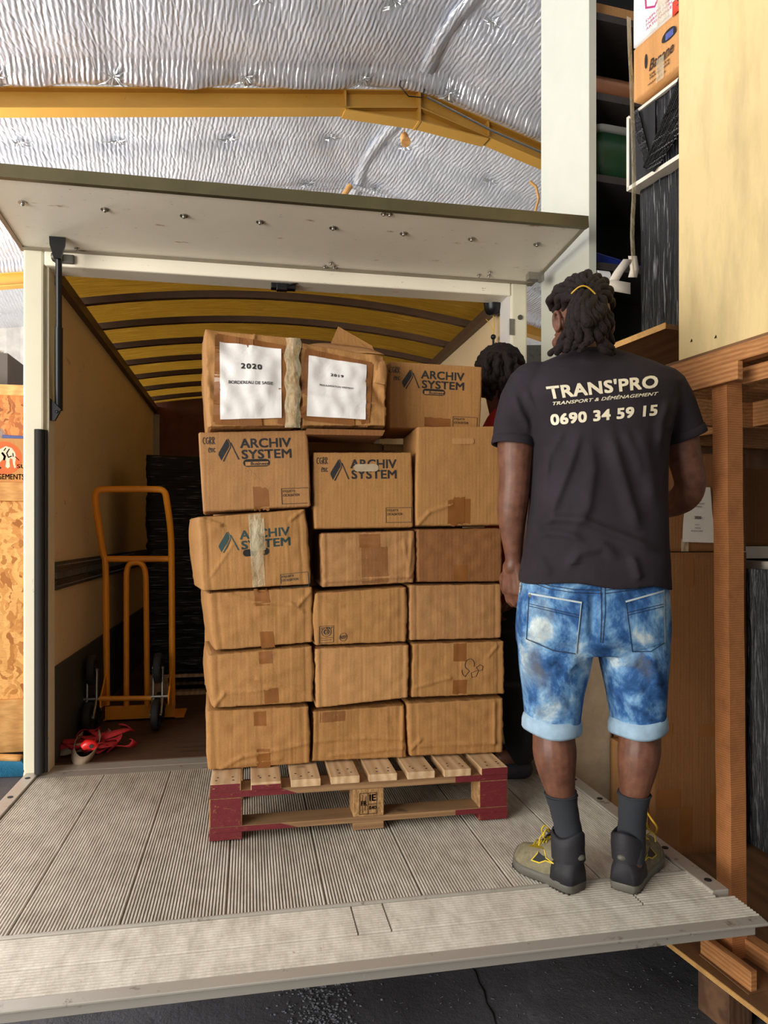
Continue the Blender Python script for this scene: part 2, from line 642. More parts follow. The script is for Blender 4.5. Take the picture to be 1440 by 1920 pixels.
stn = t.n('ShaderNodeValToRGB'); stn.color_ramp.elements[0].position = 0.95; stn.color_ramp.elements[0].color = (1, 1, 1, 1)
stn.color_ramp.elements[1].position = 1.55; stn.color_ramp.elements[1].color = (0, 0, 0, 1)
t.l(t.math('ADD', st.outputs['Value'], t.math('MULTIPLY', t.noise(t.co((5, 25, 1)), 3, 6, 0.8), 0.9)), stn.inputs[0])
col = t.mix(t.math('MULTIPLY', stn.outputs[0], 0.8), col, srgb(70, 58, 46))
M['deck'] = t.done(col, 0.45, 0.15, t.bump(f2, 0.25, 0.002))
M['ply_floor'] = worn('worn_truck_floor', (84, 58, 40), (50, 34, 26), 0.6, 0, (0.5, 0.62), 6, (0.6, 5, 1), (140, 110, 70))
M['rubber'] = plain('black_rubber', (28, 27, 26), 0.75, bump=0.3, bscale=120)
M['black_metal'] = plain('black_painted_metal', (26, 27, 29), 0.35, 0.3)
M['steel'] = plain('zinc_steel', (170, 166, 158), 0.3, 0.85)
M['steel_dark'] = worn('grey_galvanised_track', (92, 90, 82), (60, 52, 44), 0.45, 0.5, (0.55, 0.65), 20)
M['orange'] = worn('orange_enamel', (244, 154, 28), (110, 56, 16), 0.35, 0, (0.72, 0.74), 22)
M['red_strap'] = plain('red_webbing', (176, 34, 42), 0.8, bump=0.6, bscale=260, bdist=0.001)
M['grey_strap'] = plain('grey_webbing', (168, 150, 128), 0.8, bump=0.6, bscale=260, bdist=0.001)
M['red_plastic'] = plain('red_plastic', (206, 24, 26), 0.3)
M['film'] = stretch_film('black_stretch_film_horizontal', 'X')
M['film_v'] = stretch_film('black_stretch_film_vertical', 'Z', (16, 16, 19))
M['back_panel'] = plain('dark_red_wood_panel', (92, 46, 30), 0.6, var=0.3)
M['pal'] = wood('pallet_softwood', (214, 184, 146), (186, 148, 106), (1, 0.12, 1), 9, 0.75, 6, True)
M['pal_x'] = wood('pallet_stringer_wood', (156, 122, 86), (122, 90, 60), (0.12, 1, 1), 12, 0.75, 4, True, 'Z')
t = NT('pressed_chip_block')
f = t.noise(t.co((4, 4, 2)), 22, 5, 0.8)
M['chip'] = t.done(t.ramp(f, [(0.3, srgb(120, 82, 46)), (0.55, srgb(180, 138, 88)), (0.7, srgb(214, 176, 120))]), 0.85, 0, t.bump(f, 0.9, 0.01))
t = NT('dark_red_pallet_paint')
f = t.noise(t.co((1, 1, 2)), 34, 6, 0.75)
M['redpaint'] = t.done(t.ramp(f, [(0.56, srgb(104, 16, 28)), (0.62, srgb(112, 50, 34)), (0.70, srgb(176, 134, 88))]), 0.7, 0, t.bump(f, 0.6, 0.006))
M['ply_light'] = wood('pale_plywood', (226, 202, 148), (222, 197, 142), (1, 0.5, 0.12), 1.0, 0.55, 5, False, 'Y', 0.05)
M['ply_edge'] = wood('plywood_edge', (226, 182, 112), (150, 98, 52), (1, 1, 1), 60, 0.7, 0.5, False, 'Z')
M['ply_deck'] = wood('brown_shelf_plywood', (132, 96, 64), (108, 76, 50), (1, 0.2, 1), 3, 0.7, 5)
M['redwood'] = wood('reddish_sawn_timber', (190, 128, 78), (158, 98, 56), (1, 1, 1), 42, 0.7, 2.0, False, 'Z', 0.4)
M['redwood_h'] = wood('reddish_timber_rail', (190, 136, 86), (156, 100, 58), (3, 0.4, 3), 7, 0.7, 5, False, 'Z', 0.4)
M['oldwood'] = wood('old_timber_block', (112, 82, 60), (78, 54, 40), (1, 1, 1), 14, 0.85, 6, False, 'X', 0.8)
M['cab'] = plain('white_cabinet_laminate', (200, 201, 188), 0.38, var=0.02)
M['cab_dark'] = plain('dark_cabinet_inside', (13, 13, 16), 0.7)
M['cab_shelf'] = plain('grey_shelf_board', (52, 47, 46), 0.6)
M['green_tub'] = plain('dark_green_plastic', (26, 62, 38), 0.35)
M['grey_plastic'] = plain('grey_plastic', (112, 116, 112), 0.4)
M['blue_plastic'] = plain('blue_plastic', (26, 46, 130), 0.35)
M['copper'] = plain('coppery_foil_roll', (168, 116, 86), 0.28, 0.6)
M['white_box'] = plain('white_carton', (226, 222, 218), 0.5, var=0.04)
M['pink'] = plain('pink_print', (196, 60, 130), 0.6)
M['orange_print'] = plain('orange_print', (232, 104, 36), 0.6)
M['white_print'] = plain('white_print', (240, 224, 196), 0.6)
M['red_label'] = plain('red_orange_label', (222, 62, 34), 0.5)
M['banana_card'] = cardboard('banana_box_card', (206, 152, 96))
M['osb'] = osb('osb_board', (232, 176, 104), (212, 148, 76), (168, 104, 44))
M['osb_dark'] = osb('osb_board_brown', (190, 124, 66), (166, 100, 48), (122, 70, 32))
M['frame_wood'] = wood('pale_crate_batten', (226, 174, 108), (206, 148, 84), (0.5, 3, 3), 5, 0.65, 4)
M['beige'] = plain('grey_beige_blanket', (168, 150, 124), 0.9, var=0.12, scale=14, bump=0.5, bscale=30, bdist=0.006)
M['wrap_grey'] = plain('grey_furniture_panel', (74, 76, 80), 0.5)
t = NT('clear_shrink_wrap')
f = t.noise(t.co((2.2, 2.2, 0.22)), 34, 4, 0.6, 0.3)
M['shrink'] = t.done(t.ramp(f, [(0.52, srgb(62, 64, 68)), (0.74, srgb(150, 152, 154))]), 0.2, 0, t.bump(f, 0.9, 0.02), 0.6)
t = NT('bubble_wrap')
vo = t.n('ShaderNodeTexVoronoi'); vo.inputs['Scale'].default_value = 60; t.l(t.co(), vo.inputs['Vector'])
M['bubble'] = t.done(srgb(200, 206, 210), 0.15, 0.2, t.bump(vo.outputs['Distance'], 1.0, 0.01), 0.6)
M['bristle'] = plain('blue_bristles', (22, 118, 158), 0.6, var=0.3, scale=90)
M['label_white'] = plain('white_sticker', (236, 236, 236), 0.4, var=0.02)
M['steel_shed'] = plain('white_corrugated_sheet', (214, 208, 196), 0.5)
M['furn'] = plain('pale_furniture_part', (222, 212, 196), 0.5)
M['furn_dark'] = plain('grey_furniture_box', (88, 80, 72), 0.6)
M['gold_tie'] = plain('yellow_hair_tie', (214, 170, 50), 0.5)
# ------------------------------------------------------------------ the warehouse
TH = radians(8.6)
WA, WB = Vector((-sin(TH), cos(TH), 0)), Vector((cos(TH), sin(TH), 0))


def WH(a, b, z):
    return WA * a + WB * b + ZUP * z


RIDGE_B, PITCH, ROOF_H = 2.62, 0.198, EYE + 4.46


def foil_h(b):
    return ROOF_H - PITCH * abs(b - RIDGE_B)


# floor
m = MB()


def fl(u, v):
    p = WH(-7 + 22 * v, -9 + 20 * u, 0)
    return p


m.grid(fl, 4, 4)
tag(m.build('floor', M['asphalt']), kind='structure')

# roof lining: foil quilts between purlins, pinned at tufts
A0, A1, B0, B1 = -2.5, 15.5, -8.0, 10.5
ROWS = [a for f in (2.3, 6.5, 10.7, 14.9) for a in (f - 0.17, f + 0.17)] + [2.3 + 1.05 * k for k in (-3, -2, -1, 1, 2, 3, 5, 6, 7, 9, 10, 11)]
ROWS.sort()
TUFTS = [(a, RIDGE_B + 0.35 + 1.02 * k + 0.07 * ((k * 7 + i * 3) % 3 - 1)) for i, a in enumerate(ROWS) for k in range(-11, 8)]


def roof(u, v):
    a, b = A0 + (A1 - A0) * v, B0 + (B1 - B0) * u
    z = foil_h(b) - 0.02 * exp(-((b - RIDGE_B) / 0.12) ** 2)
    # quilt sag between the pinned rows
    import bisect
    k = bisect.bisect(ROWS, a)
    if 0 < k < len(ROWS):
        w = ROWS[k] - ROWS[k - 1]
        s = (a - ROWS[k - 1]) / w
        z -= 0.035 * min(1, w) * sin(pi * s) ** 0.7
    for fa in (2.3, 6.5, 10.7): z -= 0.05 * exp(-((a - fa) / 0.16) ** 2) + 0.12 * exp(-((a - fa + 0.13) / 0.085) ** 2) * (1 + .15 * sin(b * 5))
    # over the rafters the foil is pulled down on to the flange
    z += 0.018 * noise.noise(Vector((a * 1.7, b * 3.1, 0))) + 0.008 * noise.noise(Vector((a * 4.0, b * 12, 3)))
    return WH(a, b, z)


NU, NVV = 300, 260
m = MB()
m.grid(roof, NU, NVV)
# pin the tufts
tv = {}
for (ta, tb) in TUFTS:
    iu, iv = int(round((tb - B0) / (B1 - B0) * NU)), int(round((ta - A0) / (A1 - A0) * NVV))
    for di in range(-4, 5):
        for dj in range(-4, 5):
            i, j = iu + di, iv + dj
            if 0 <= i <= NU and 0 <= j <= NVV:
                db, da = (B0 + (B1 - B0) * i / NU) - tb, (A0 + (A1 - A0) * j / NVV) - ta
                r = sqrt(da * da + db * db)
                idx = j * (NU + 1) + i
                an = atan2(da, db)
                tv[idx] = tv.get(idx, 0) + 0.06 * exp(-(r / 0.09) ** 1.2) + 0.014 * exp(-(r / 0.2) ** 2) * sin(7 * an + ta * 5)
for i, d in tv.items():
    x, y, z = m.v[i]
    m.v[i] = (x, y, z + d)
ceil = tag(m.build('ceiling', M['foil'], fixn=False), kind='structure')
ceil.rotation_euler = (0, 0, 0)

# foil puckers round the pins
m = MB()
rnd = random.Random(21)
for ta, tb in TUFTS:
    if not (4.5 < ta < 13 and -5.5 < tb < 6.5): continue
    z = roof((tb - B0) / (B1 - B0), (ta - A0) / (A1 - A0)).z
    c = WH(ta, tb, z + 0.012)
    m.ball(c, 0.012, 6)
    for k in range(9):
        a_ = 2 * pi * k / 9 + rnd.uniform(-.3, .3)
        L = rnd.uniform(0.06, 0.17)
        d = WB * cos(a_) + WA * sin(a_) * .6
        w = (WB * -sin(a_) + WA * cos(a_) * .6) * 0.009
        e = WH(ta, tb, 0) + d * L
        aa, bb = ta + sin(a_) * .6 * L, tb + cos(a_) * L
        e.z = roof((bb - B0) / (B1 - B0), (aa - A0) / (A1 - A0)).z + .002
        mid = c.lerp(e, .5) - ZUP * .014
        m.add([c + w, c - w, mid - w, mid + w, e, mid - ZUP * .010], [(0, 3, 5), (1, 5, 2), (0, 5, 1), (3, 4, 5), (2, 5, 4)], False)
tag(m.build('trim_4', M['foil_tape']), kind='structure')

# walls of the shed: foil above, pale sheeting below
for nm, p0, p1 in (('wall_far', WH(13.5, -8, 0), WH(13.5, 10.5, 0)), ('wall_right', WH(-2.5, 7.5, 0), WH(13.5, 7.5, 0))):
    m = MB()
    n = 90
    d = p1 - p0
    nn = d.cross(ZUP).normalized()
    m.grid(lambda u, v: p0 + d * u + ZUP * (6.0 * v) + nn * (0.02 * (1 if int(u * n) % 2 else -1)), n, 2, smooth=False)
    tag(m.build(nm, M['steel_shed']), kind='structure')
p0, p1 = WH(4.6, -5.6, 0), WH(13.5, -5.6, 0)
m = MB()
d = p1 - p0
m.grid(lambda u, v: p0 + d * u + ZUP * (1.9 + 3.0 * v) + WB * (0.05 * noise.noise(Vector((u * 8, v * 4, 0)))), 40, 16)
tag(m.build('wall_left', M['foil']), kind='structure')


# yellow portal rafters
def rafter(name, a, label):
    root = empty(name, WH(a, RIDGE_B, 0), TH, label, 'roof beam', 'yellow roof rafters')
    H = 0.165
    OFF = 0.125
    for sgn, nm in ((-1, 'rafter_web'), (1, 'rafter_web')):
        e = RIDGE_B + (4.7 if sgn > 0 else -8.0)
        zt0, zt1 = foil_h(RIDGE_B) - OFF, foil_h(e) - OFF
        web = MB()
        web.hexa([WH(a - 0.01, RIDGE_B, zt0 - H), WH(a + 0.01, RIDGE_B, zt0 - H), WH(a + 0.01, e, zt1 - H), WH(a - 0.01, e, zt1 - H),
                  WH(a - 0.01, RIDGE_B, zt0), WH(a + 0.01, RIDGE_B, zt0), WH(a + 0.01, e, zt1), WH(a - 0.01, e, zt1)])
        # haunch near the ridge
        q = RIDGE_B + sgn * 0.75
        web.hexa([WH(a - 0.01, RIDGE_B, zt0 - H - 0.13), WH(a + 0.01, RIDGE_B, zt0 - H - 0.13), WH(a + 0.01, q, foil_h(q) - OFF - H - 0.02), WH(a - 0.01, q, foil_h(q) - OFF - H - 0.02),
                  WH(a - 0.01, RIDGE_B, zt0 - H), WH(a + 0.01, RIDGE_B, zt0 - H), WH(a + 0.01, q, foil_h(q) - OFF - H), WH(a - 0.01, q, foil_h(q) - OFF - H)])
        web.build(nm, M['yellow_steel'], root)
        fl_ = MB()
        w = 0.075
        for k in (0, 1):
            off = [H, 0.0][k]
            fl_.hexa([WH(a - w, RIDGE_B, zt0 - off - 0.012), WH(a + w, RIDGE_B, zt0 - off - 0.012), WH(a + w, e, zt1 - off - 0.012), WH(a - w, e, zt1 - off - 0.012),
                      WH(a - w, RIDGE_B, zt0 - off), WH(a + w, RIDGE_B, zt0 - off), WH(a + w, e, zt1 - off), WH(a - w, e, zt1 - off)])
        z0_, zq = zt0 - H - 0.13, foil_h(q) - OFF - H - 0.02
        fl_.hexa([WH(a - w, RIDGE_B, z0_ - 0.012), WH(a + w, RIDGE_B, z0_ - 0.012), WH(a + w, q, zq - 0.012), WH(a - w, q, zq - 0.012),
                  WH(a - w, RIDGE_B, z0_), WH(a + w, RIDGE_B, z0_), WH(a + w, q, zq), WH(a - w, q, zq)])
        fl_.build('flange', M['yellow_steel'], root)
        st = MB()
        zq = foil_h(q) - OFF
        st.obox(WH(a - 0.075, q - 0.008, zq - H - 0.01), WA * 0.15, WB * 0.016, ZUP * (H + 0.01))
        st.build('stiffener_plate', M['yellow_steel'], root)
    st = MB()
    st.obox(WH(a - 0.08, RIDGE_B - 0.012, foil_h(RIDGE_B) - OFF - H - 0.15), WA * 0.16, WB * 0.024, ZUP * (H + 0.15))
    st.build('stiffener_plate', M['yellow_steel'], root)
    return root


rafter('steel_rafter', 6.5, 'yellow steel roof beam crossing above the raised truck door')
rafter('steel_rafter', 10.7, 'yellow steel roof beam seen low at the left beside the truck post')
# thin steel conduit clipped along the right slope of the near rafter
m = MB()
bz = lambda b, o: WH(6.38, b, foil_h(b) - o)
m.tube([bz(RIDGE_B + 0.06, 0.20), bz(RIDGE_B + 0.75, 0.255), bz(RIDGE_B + 3.5, 0.27)], 0.012, 8)
tag(m.build('conduit', M['steel']), 'thin grey conduit clipped along the sloping right half of the yellow beam', 'pipe')
m = MB()
c = WH(6.34, RIDGE_B, foil_h(RIDGE_B))
m.tube([c + WB * x + ZUP * z + WA * y for x, z, y in ((-0.22, -0.10, 0), (-0.25, -0.2, -0.02), (-0.15, -0.27, 0), (0.0, -0.24, 0.02), (0.03, -0.12, 0))], 0.006, 6)
tag(m.build('wire', M['black_metal']), 'loose dark wire looped at the peak of the yellow beam', 'wire')
# knob and lamp stub hanging under the lining
p = atD(758, 258, 7.3)
m = MB()
m.ball(p, 0.045, 14, (1, 1, 1.2)).cyl(p - ZUP * 0.05 - WA * 0.03, p - ZUP * 0.075 - WA * 0.05, 0.05, 14).cyl(p + ZUP * 0.04, p + ZUP * 0.5, 0.006, 6)
tag(m.build('ceiling_knob', M['frame_wood']), 'small round tan fitting hanging under the foil roof right of centre', 'fitting')
p = atD(657, 348, 8.6)
q = atD(628, 392, 8.6)
m = MB()
m.tube([p, q], 0.035, 12)
tag(m.build('roof_tube', M['frame_wood']), 'pale tube poking down from the foil roof above the truck door', 'tube')
# foil seam tape along the ridge and across the lining
m = MB()
m.strip([WH(a, RIDGE_B + 0.06 * sin(a * 3), foil_h(RIDGE_B) - 0.072 + 0.006 * sin(a * 7)) for a in [x * 0.25 for x in range(-8, 52)]], WB * 0.13)
m.strip([WH(8.6 + 0.03 * sin(b * 2.2), b, foil_h(b) - 0.075 + 0.006 * sin(b * 5)) for b in [x * 0.2 for x in range(-30, 48)]], WA * 0.11)
tag(m.build('trim_1', M['foil']), kind='structure')
# beige cord hanging off the roof lining beside the cabinet
m = MB()
m.tube([atD(993, 340, 3.66), atD(1005, 350, 3.66), atD(1010, 372, 3.66), atD(1004, 395, 3.66), atD(1004, 410, 3.66), atD(1017, 412, 3.69)], 0.007, 6)
tag(m.build('cord', M['frame_wood']), 'short beige cord hanging by the left edge of the tall white cabinet', 'cord')

# ------------------------------------------------------------------ broken patch, crack and litter on the floor
m = MB()
rnd = random.Random(4)


def chunk(c, r):
    m.ball(c, r, 5, (1, rnd.uniform(0.6, 1), 0.45)); m.sm = [False] * len(m.sm)


for k in range(420):
    px, py = rnd.gauss(598, 34), rnd.uniform(1840, 1925)
    p = atZ(px, py, 0.0)
    chunk(p + ZUP * 0.001, rnd.uniform(0.0015, 0.0065))
tag(m.build('rubble', M['rubble']), 'rough patch of broken concrete crumbs on the dark floor', 'rubble', kind='stuff')
m = MB()
for k in range(170):
    px, py = rnd.uniform(700, 1400), rnd.uniform(1770, 1920)
    p = atZ(px, py, 0.0)
    a = rnd.uniform(0, pi)
    d = Vector((cos(a), sin(a), 0)) * rnd.uniform(0.001, 0.006)
    m.tube([p - d + ZUP * 0.0015, p + d + ZUP * 0.0015], rnd.uniform(0.0008, 0.0018), 4)
tag(m.build('debris', M['rubble']), 'tiny pale splinters and grit scattered on the dark floor', 'debris', kind='stuff')
m = MB()
cp = [atZ(x, y, 0.0012) for x, y in ((878, 1806), (892, 1822), (898, 1842), (908, 1858), (912, 1880), (925, 1900), (930, 1925))]
m.strip(cp, [Vector((w, 0.0, 0)) for w in (0.003, 0.007, 0.005, 0.008, 0.005, 0.007, 0.004)], 0.0004)
tag(m.build('trim_2', M['cab_dark']), kind='structure')

# ------------------------------------------------------------------ the truck
XL, XR, YR, YF = -0.972, 1.361, 3.38, 7.08
ZD = 0.50
truck = empty('box_truck', (0.19, 3.4, 0), 0, 'white box truck with raised rear flap and lowered ribbed tail lift', 'truck')


def tp(name, mb, mat, parent=None, **kw):
    return mb.build(name, mat, parent or truck, **kw)


ZI = 2.745   # interior ceiling edge
m = MB(); m.box((XL + 0.03, YR + 0.1, ZD - 0.12), (XR - 0.03, YF, ZD))
tp('cargo_floor', m, M['ply_floor'])
m = MB(); m.box((XL - 0.01, YR - 0.0, ZD - 0.14), (XR + 0.01, YR + 0.1, ZD - 0.002))
tp('rear_sill', m, M['alu'], bevel=0.008)
m = MB(); m.box((XL + 0.02, YR + 0.05, ZD), (XL + 0.085, YF, ZI + 0.02))
wl = tp('left_wall', m, M['wall_in'])
m = MB(); m.box((XR - 0.085, YR + 0.05, ZD), (XR - 0.02, YF, ZI + 0.02))
wr = tp('right_wall', m, M['wall_in'])
m = MB(); m.box((XL + 0.085, YF - 0.05, ZD), (XR - 0.085, YF, ZI + 0.16))
tp('front_wall', m, M['back_panel'])
m = MB(); m.box((XL + 0.085, YF - 0.10, ZD), (XL + 0.14, YF - 0.05, ZI - 0.06)); m.box((XR - 0.14, YF - 0.10, ZD), (XR - 0.085, YF - 0.05, ZI - 0.06))
tp('corner_post', m, M['alu_dark'])
for sx, xx in ((1, XL + 0.085), (-1, XR - 0.085)):
    m = MB(); m.box((xx, YR + 0.12, ZD), (xx + sx * 0.012, YF - 0.1, ZD + 0.44))
    tp('kick_panel', m, M['kick'])
    # lashing track with slots
    m = MB()
    zt = EYE - 0.255
    for za, zb, th in ((zt, zt + 0.035, 0.014), (zt + 0.035, zt + 0.045, 0.02), (zt + 0.045, zt + 0.085, 0.006), (zt + 0.085, zt + 0.095, 0.02), (zt + 0.095, zt + 0.13, 0.014)):
        m.box((xx, YR + 0.12, za), (xx + sx * th, YF - 0.1, zb))
    tk = tp('lashing_track', m, M['steel_dark'])
    m = MB()
    y = YR + 0.14
    while y < YR + 2.4:
        m.box((xx + sx * 0.004, y, zt + 0.05), (xx + sx * 0.012, y + 0.014, zt + 0.082))
        m.box((xx + sx * 0.012, y, zt + 0.014), (xx + sx * 0.016, y + 0.006, zt + 0.02))
        m.box((xx + sx * 0.012, y, zt + 0.11), (xx + sx * 0.016, y + 0.006, zt + 0.116))
        y += 0.032
    m.build('track_slots', M['steel'], tk)['kind'] = 'stuff'
# roof: bowed amber sheet on bows
def arch(x):
    u = (x - XL) / (XR - XL) * 2 - 1
    return ZI + 0.115 * (1 - u * u)


m = MB()
m.grid(lambda u, v: Vector((XL + 0.06 + (XR - XL - 0.12) * u, YR + 0.02 + (YF - YR) * v, arch(XL + 0.06 + (XR - XL - 0.12) * u) + 0.035)), 24, 12)
rs = tp('roof_sheet', m, M['amber'], fixn=False)
for k in range(8):
    y = 3.55 + 0.455 * k
    m = MB()
    n = 22
    xs = [XL + 0.085 + (XR - XL - 0.17) * i / n for i in range(n + 1)]
    vs, fs = [], []
    for x in xs:
        z = arch(x)
        vs += [(x, y - 0.018, z), (x, y + 0.018, z), (x, y + 0.03, z + 0.033), (x, y - 0.03, z + 0.033)]
    for i in range(n):
        for q in range(4):
            a, b = i * 4 + q, i * 4 + (q + 1) % 4
            fs.append((a, b, b + 4, a + 4))
    fs += [(0, 1, 2, 3), (n * 4, n * 4 + 1, n * 4 + 2, n * 4 + 3)]
    m.add(vs, fs, False)
    tp('roof_bow', m, M['bow'])
for sx, xx in ((1, XL + 0.085), (-1, XR - 0.085)):
    m = MB(); m.box((xx - sx * 0.02, YR + 0.1, ZI - 0.035), (xx + sx * 0.035, YF - 0.05, ZI + 0.02))
    tp('cant_rail', m, M['bow'])
# rear frame
pr = lambda x0, x1, y0, y1, z0, z1: MB().box((x0, y0, z0), (x1, y1, z1))
tp('rear_post', pr(XL, XL + 0.085, YR - 0.03, YR + 0.1, ZD - 0.03, ZI + 0.09), M['cream_post'], bevel=0.01)
m = pr(XL + 0.085, XL + 0.10, YR - 0.005, YR + 0.09, ZD, ZI + 0.05)
tp('post_inner_lip', m, M['cream_post'])
rp = tp('rear_post', pr(XR - 0.085, XR, YR - 0.03, YR + 0.1, ZD - 0.03, ZI + 0.09), M['cream_post'], bevel=0.01)
m = pr(XR - 0.100, XR - 0.085, YR - 0.02, YR + 0.09, ZD, ZI + 0.05)
tp('post_inner_lip', m, M['white_box'])
m = MB()
for z, h in ((2.62, 0.08), (2.45, 0.10), (2.2, 0.14)):
    MB().box((XR - 0.095, YR - 0.035, z - h), (XR - 0.07, YR - 0.031, z)).build('post_plate', M['steel'], rp)
m.cyl((XR - 0.04, YR - 0.03, 2.63), (XR - 0.04, YR - 0.038, 2.63), 0.012, 14)
m.build('post_button', M['steel_dark'], rp)
m = MB()
m.box((XL + 0.01, YR - 0.055, ZD + 0.02), (XL + 0.012, YR - 0.054, ZD + 0.03))
m.tube([(XL + 0.072, YR - 0.045, ZD + 0.01), (XL + 0.072, YR - 0.045, 2.01)], 0.021, 10)
m.tube([(XL + 0.094, YR - 0.035, ZD + 0.01), (XL + 0.094, YR - 0.035, 2.01)], 0.010, 8)
tp('rubber_buffer', m, M['rubber'])
m = MB()
m.box((XL + 0.0855, YR - 0.03, ZI - 0.01), (XR - 0.0855, YR + 0.10, ZI + 0.09))
tp('rear_header', m, M['cream'], bevel=0.008)
# raised rear flap, hinged on the header
FY0, FZ0, FY1, FZ1 = 3.365, 2.80, 2.79, 2.842
XFL, XFR = XL - 0.005, XR + 0.025
flap_n = Vector((0, -(FZ1 - FZ0), FY1 - FY0)).normalized()
if flap_n.z > 0: flap_n = -flap_n
tilt = lambda x, s, o: Vector((x, FY0 + (FY1 - FY0) * s, FZ0 + (FZ1 - FZ0) * s)) - flap_n * o
m = MB()
m.hexa([tilt(XFL, 1, 0), tilt(XFR, 1, 0), tilt(XFR, 0, 0), tilt(XFL, 0, 0), tilt(XFL, 1, 0.035), tilt(XFR, 1, 0.035), tilt(XFR, 0, 0.035), tilt(XFL, 0, 0.035)])
flap = tp('rear_flap', m, M['cream'])
m = MB()
m.hexa([tilt(XFL - .005, 1.035, -0.006), tilt(XFR + .012, 1.035, -0.006), tilt(XFR + .005, 1.0, -0.006), tilt(XFL - .005, 1.0, -0.006), tilt(XFL - .005, 1.035, 0.044), tilt(XFR + .012, 1.035, 0.044), tilt(XFR + .005, 1.0, 0.044), tilt(XFL - .005, 1.0, 0.044)])
m.build('front_edge_trim', M['trim_brown'], flap)
for x in (XFL, XFR):
    m = MB()
    e = 0.012 if x < 0 else -0.012
    m.hexa([tilt(x - e * .4, 1.0, -0.005), tilt(x + e, 1.0, -0.005), tilt(x + e, 0, -0.005), tilt(x - e * .4, 0, -0.005), tilt(x - e * .4, 1.0, 0.042), tilt(x + e, 1.0, 0.042), tilt(x + e, 0, 0.042), tilt(x - e * .4, 0, 0.042)])
    m.build('edge_trim', M['alu_dark'], flap)
m = MB()
m.hexa([tilt(XFL, 0.07, -0.006), tilt(XFR, 0.07, -0.006), tilt(XFR, 0.0, -0.006), tilt(XFL, 0.0, -0.006), tilt(XFL, 0.07, 0.001), tilt(XFR, 0.07, 0.001), tilt(XFR, 0.0, 0.001), tilt(XFL, 0.0, 0.001)])
m.build('hinge_strip', M['alu_dark'], flap)
for i in range(8):
    x = XFL + 0.12 + i * 0.30
    m = MB()
    c = tilt(x, 0.72, -0.001)
    m.cyl(c, c + flap_n * 0.003, 0.016, 14).ball(c + flap_n * 0.006, 0.008, 10).cyl(c, c + flap_n * 0.009, 0.005, 8)
    m.build('bolt', M['steel'], flap)
for (x, s) in ((0.53, 0.97), (0.555, 0.97), (0.37, 0.16), (0.345, 0.09), (0.39, 0.09), (1.13, 0.2), (1.09, 0.13), (1.14, 0.13), (-0.74, 0.1)):
    m = MB()
    c = tilt(x, s, -0.001)
    m.cyl(c, c + flap_n * 0.003, 0.011, 12).ball(c + flap_n * 0.006, 0.0065, 8)
    m.build('bolt', M['steel'], flap)
m = MB()
c = tilt(XFR - 0.07, 0.2, -0.001)
m.box((c.x, c.y - 0.03, c.z - 0.03), (c.x + 0.07, c.y + 0.01, c.z + 0.005)).box((c.x + 0.05, c.y - 0.06, c.z - 0.045), (c.x + 0.065, c.y - 0.02, c.z))
m.build('latch', M['steel'], flap)
# gas strut and its brackets
A_, B_ = tilt(XL + 0.175, 0.22, -0.03), Vector((XL + 0.13, YR + 0.04, 2.11))
strut = MB()
mid = A_.lerp(B_, 0.48)
strut.tube([A_, mid], 0.0135, 12).tube([mid, B_], 0.0175, 12)
st = tp('gas_strut', strut, M['black_metal'])
m = MB()
a = A_
m.prism([(-0.032, 0.03), (0.032, 0.03), (0.03, -0.005), (0.014, -0.06), (-0.014, -0.06), (-0.03, -0.005)], -0.006, 0.006, lambda x, y, z: Vector((a.x + x, a.y + z - 0.02, a.z + y)))
m.build('bracket', M['black_metal'], st)
m = MB()
m.prism([(0, 0.05), (0, -0.05), (0.02, -0.05), (0.045, 0.0)], -0.008, 0.008, lambda x, y, z: Vector((XL + 0.10 + x, B_.y + z - 0.02, B_.z + y)))
m.ball(B_ + V(0, -0.02, -0.01), 0.012, 8)
m.build('bracket', M['black_metal'], st)
m = MB()
m.box((XL + 0.13, YR - 0.045, ZI + 0.0), (XL + 0.215, YR - 0.03, ZI + 0.04))
m.tube([(XL + 0.13, YR - 0.05, ZI + 0.02), (XL + 0.16, YR - 0.06, ZI + 0.02)], 0.02, 10)
tp('hinge_block', m, M['steel_dark'], bevel=0.006)
# black latch at the middle of the header
p = atY(530, 536, YR + 0.02)
m = MB()
m.box(p - V(0.055, 0.02, 0.018), p + V(0.06, 0.02, 0.02)).box(p - V(0.03, 0.035, 0.03), p + V(0.02, 0.0, 0.0)).tube([p + V(0.03, -.02, 0), p + V(0.07, -.03, 0.01), p + V(0.09, -.03, 0.03)], 0.006, 6)
tp('header_latch', m, M['black_metal'], bevel=0.004)
# strap reel with pull cord at the right corner
p = atY(925, 570, YR + 0.12)
m = MB()
prof = [(0.05, 0.036), (0.058, 0.03), (0.05, 0.0), (0.045, -0.03), (0.035, -0.05), (0.018, -0.06)]
m.tube([p + ZUP * h for r, h in prof], [r for r, h in prof], 18)
m.box((p.x - 0.012, p.y - 0.012, p.z + 0.03), (p.x + 0.012, p.y + 0.012, p.z + 0.14))
m.hexa([p + V(*q) for q in ((0.04, -0.02, -0.01), (0.10, -0.02, -0.01), (0.10, 0.02, -0.01), (0.04, 0.02, -0.01), (0.07, -0.02, 0.12), (0.10, -0.02, 0.12), (0.10, 0.02, 0.12), (0.07, 0.02, 0.12))])
reel = tp('strap_reel', m, M['black_metal'], bevel=0.003)
m = MB()
m.tube([p + V(0, 0, -0.06), p + V(0.004, 0, -0.11), p + V(0.0, 0, -0.16)], 0.0025, 6)
m.tube([p + V(0, 0, -0.14), p + V(-0.02, 0, -0.10), p + V(-0.04, 0, -0.08)], 0.0018, 5)
m.build('cord_tail', M['gold_tie'], reel)
m = MB()
c = p + V(0.0, 0, -0.17)
m.ball(c, 0.014, 10)
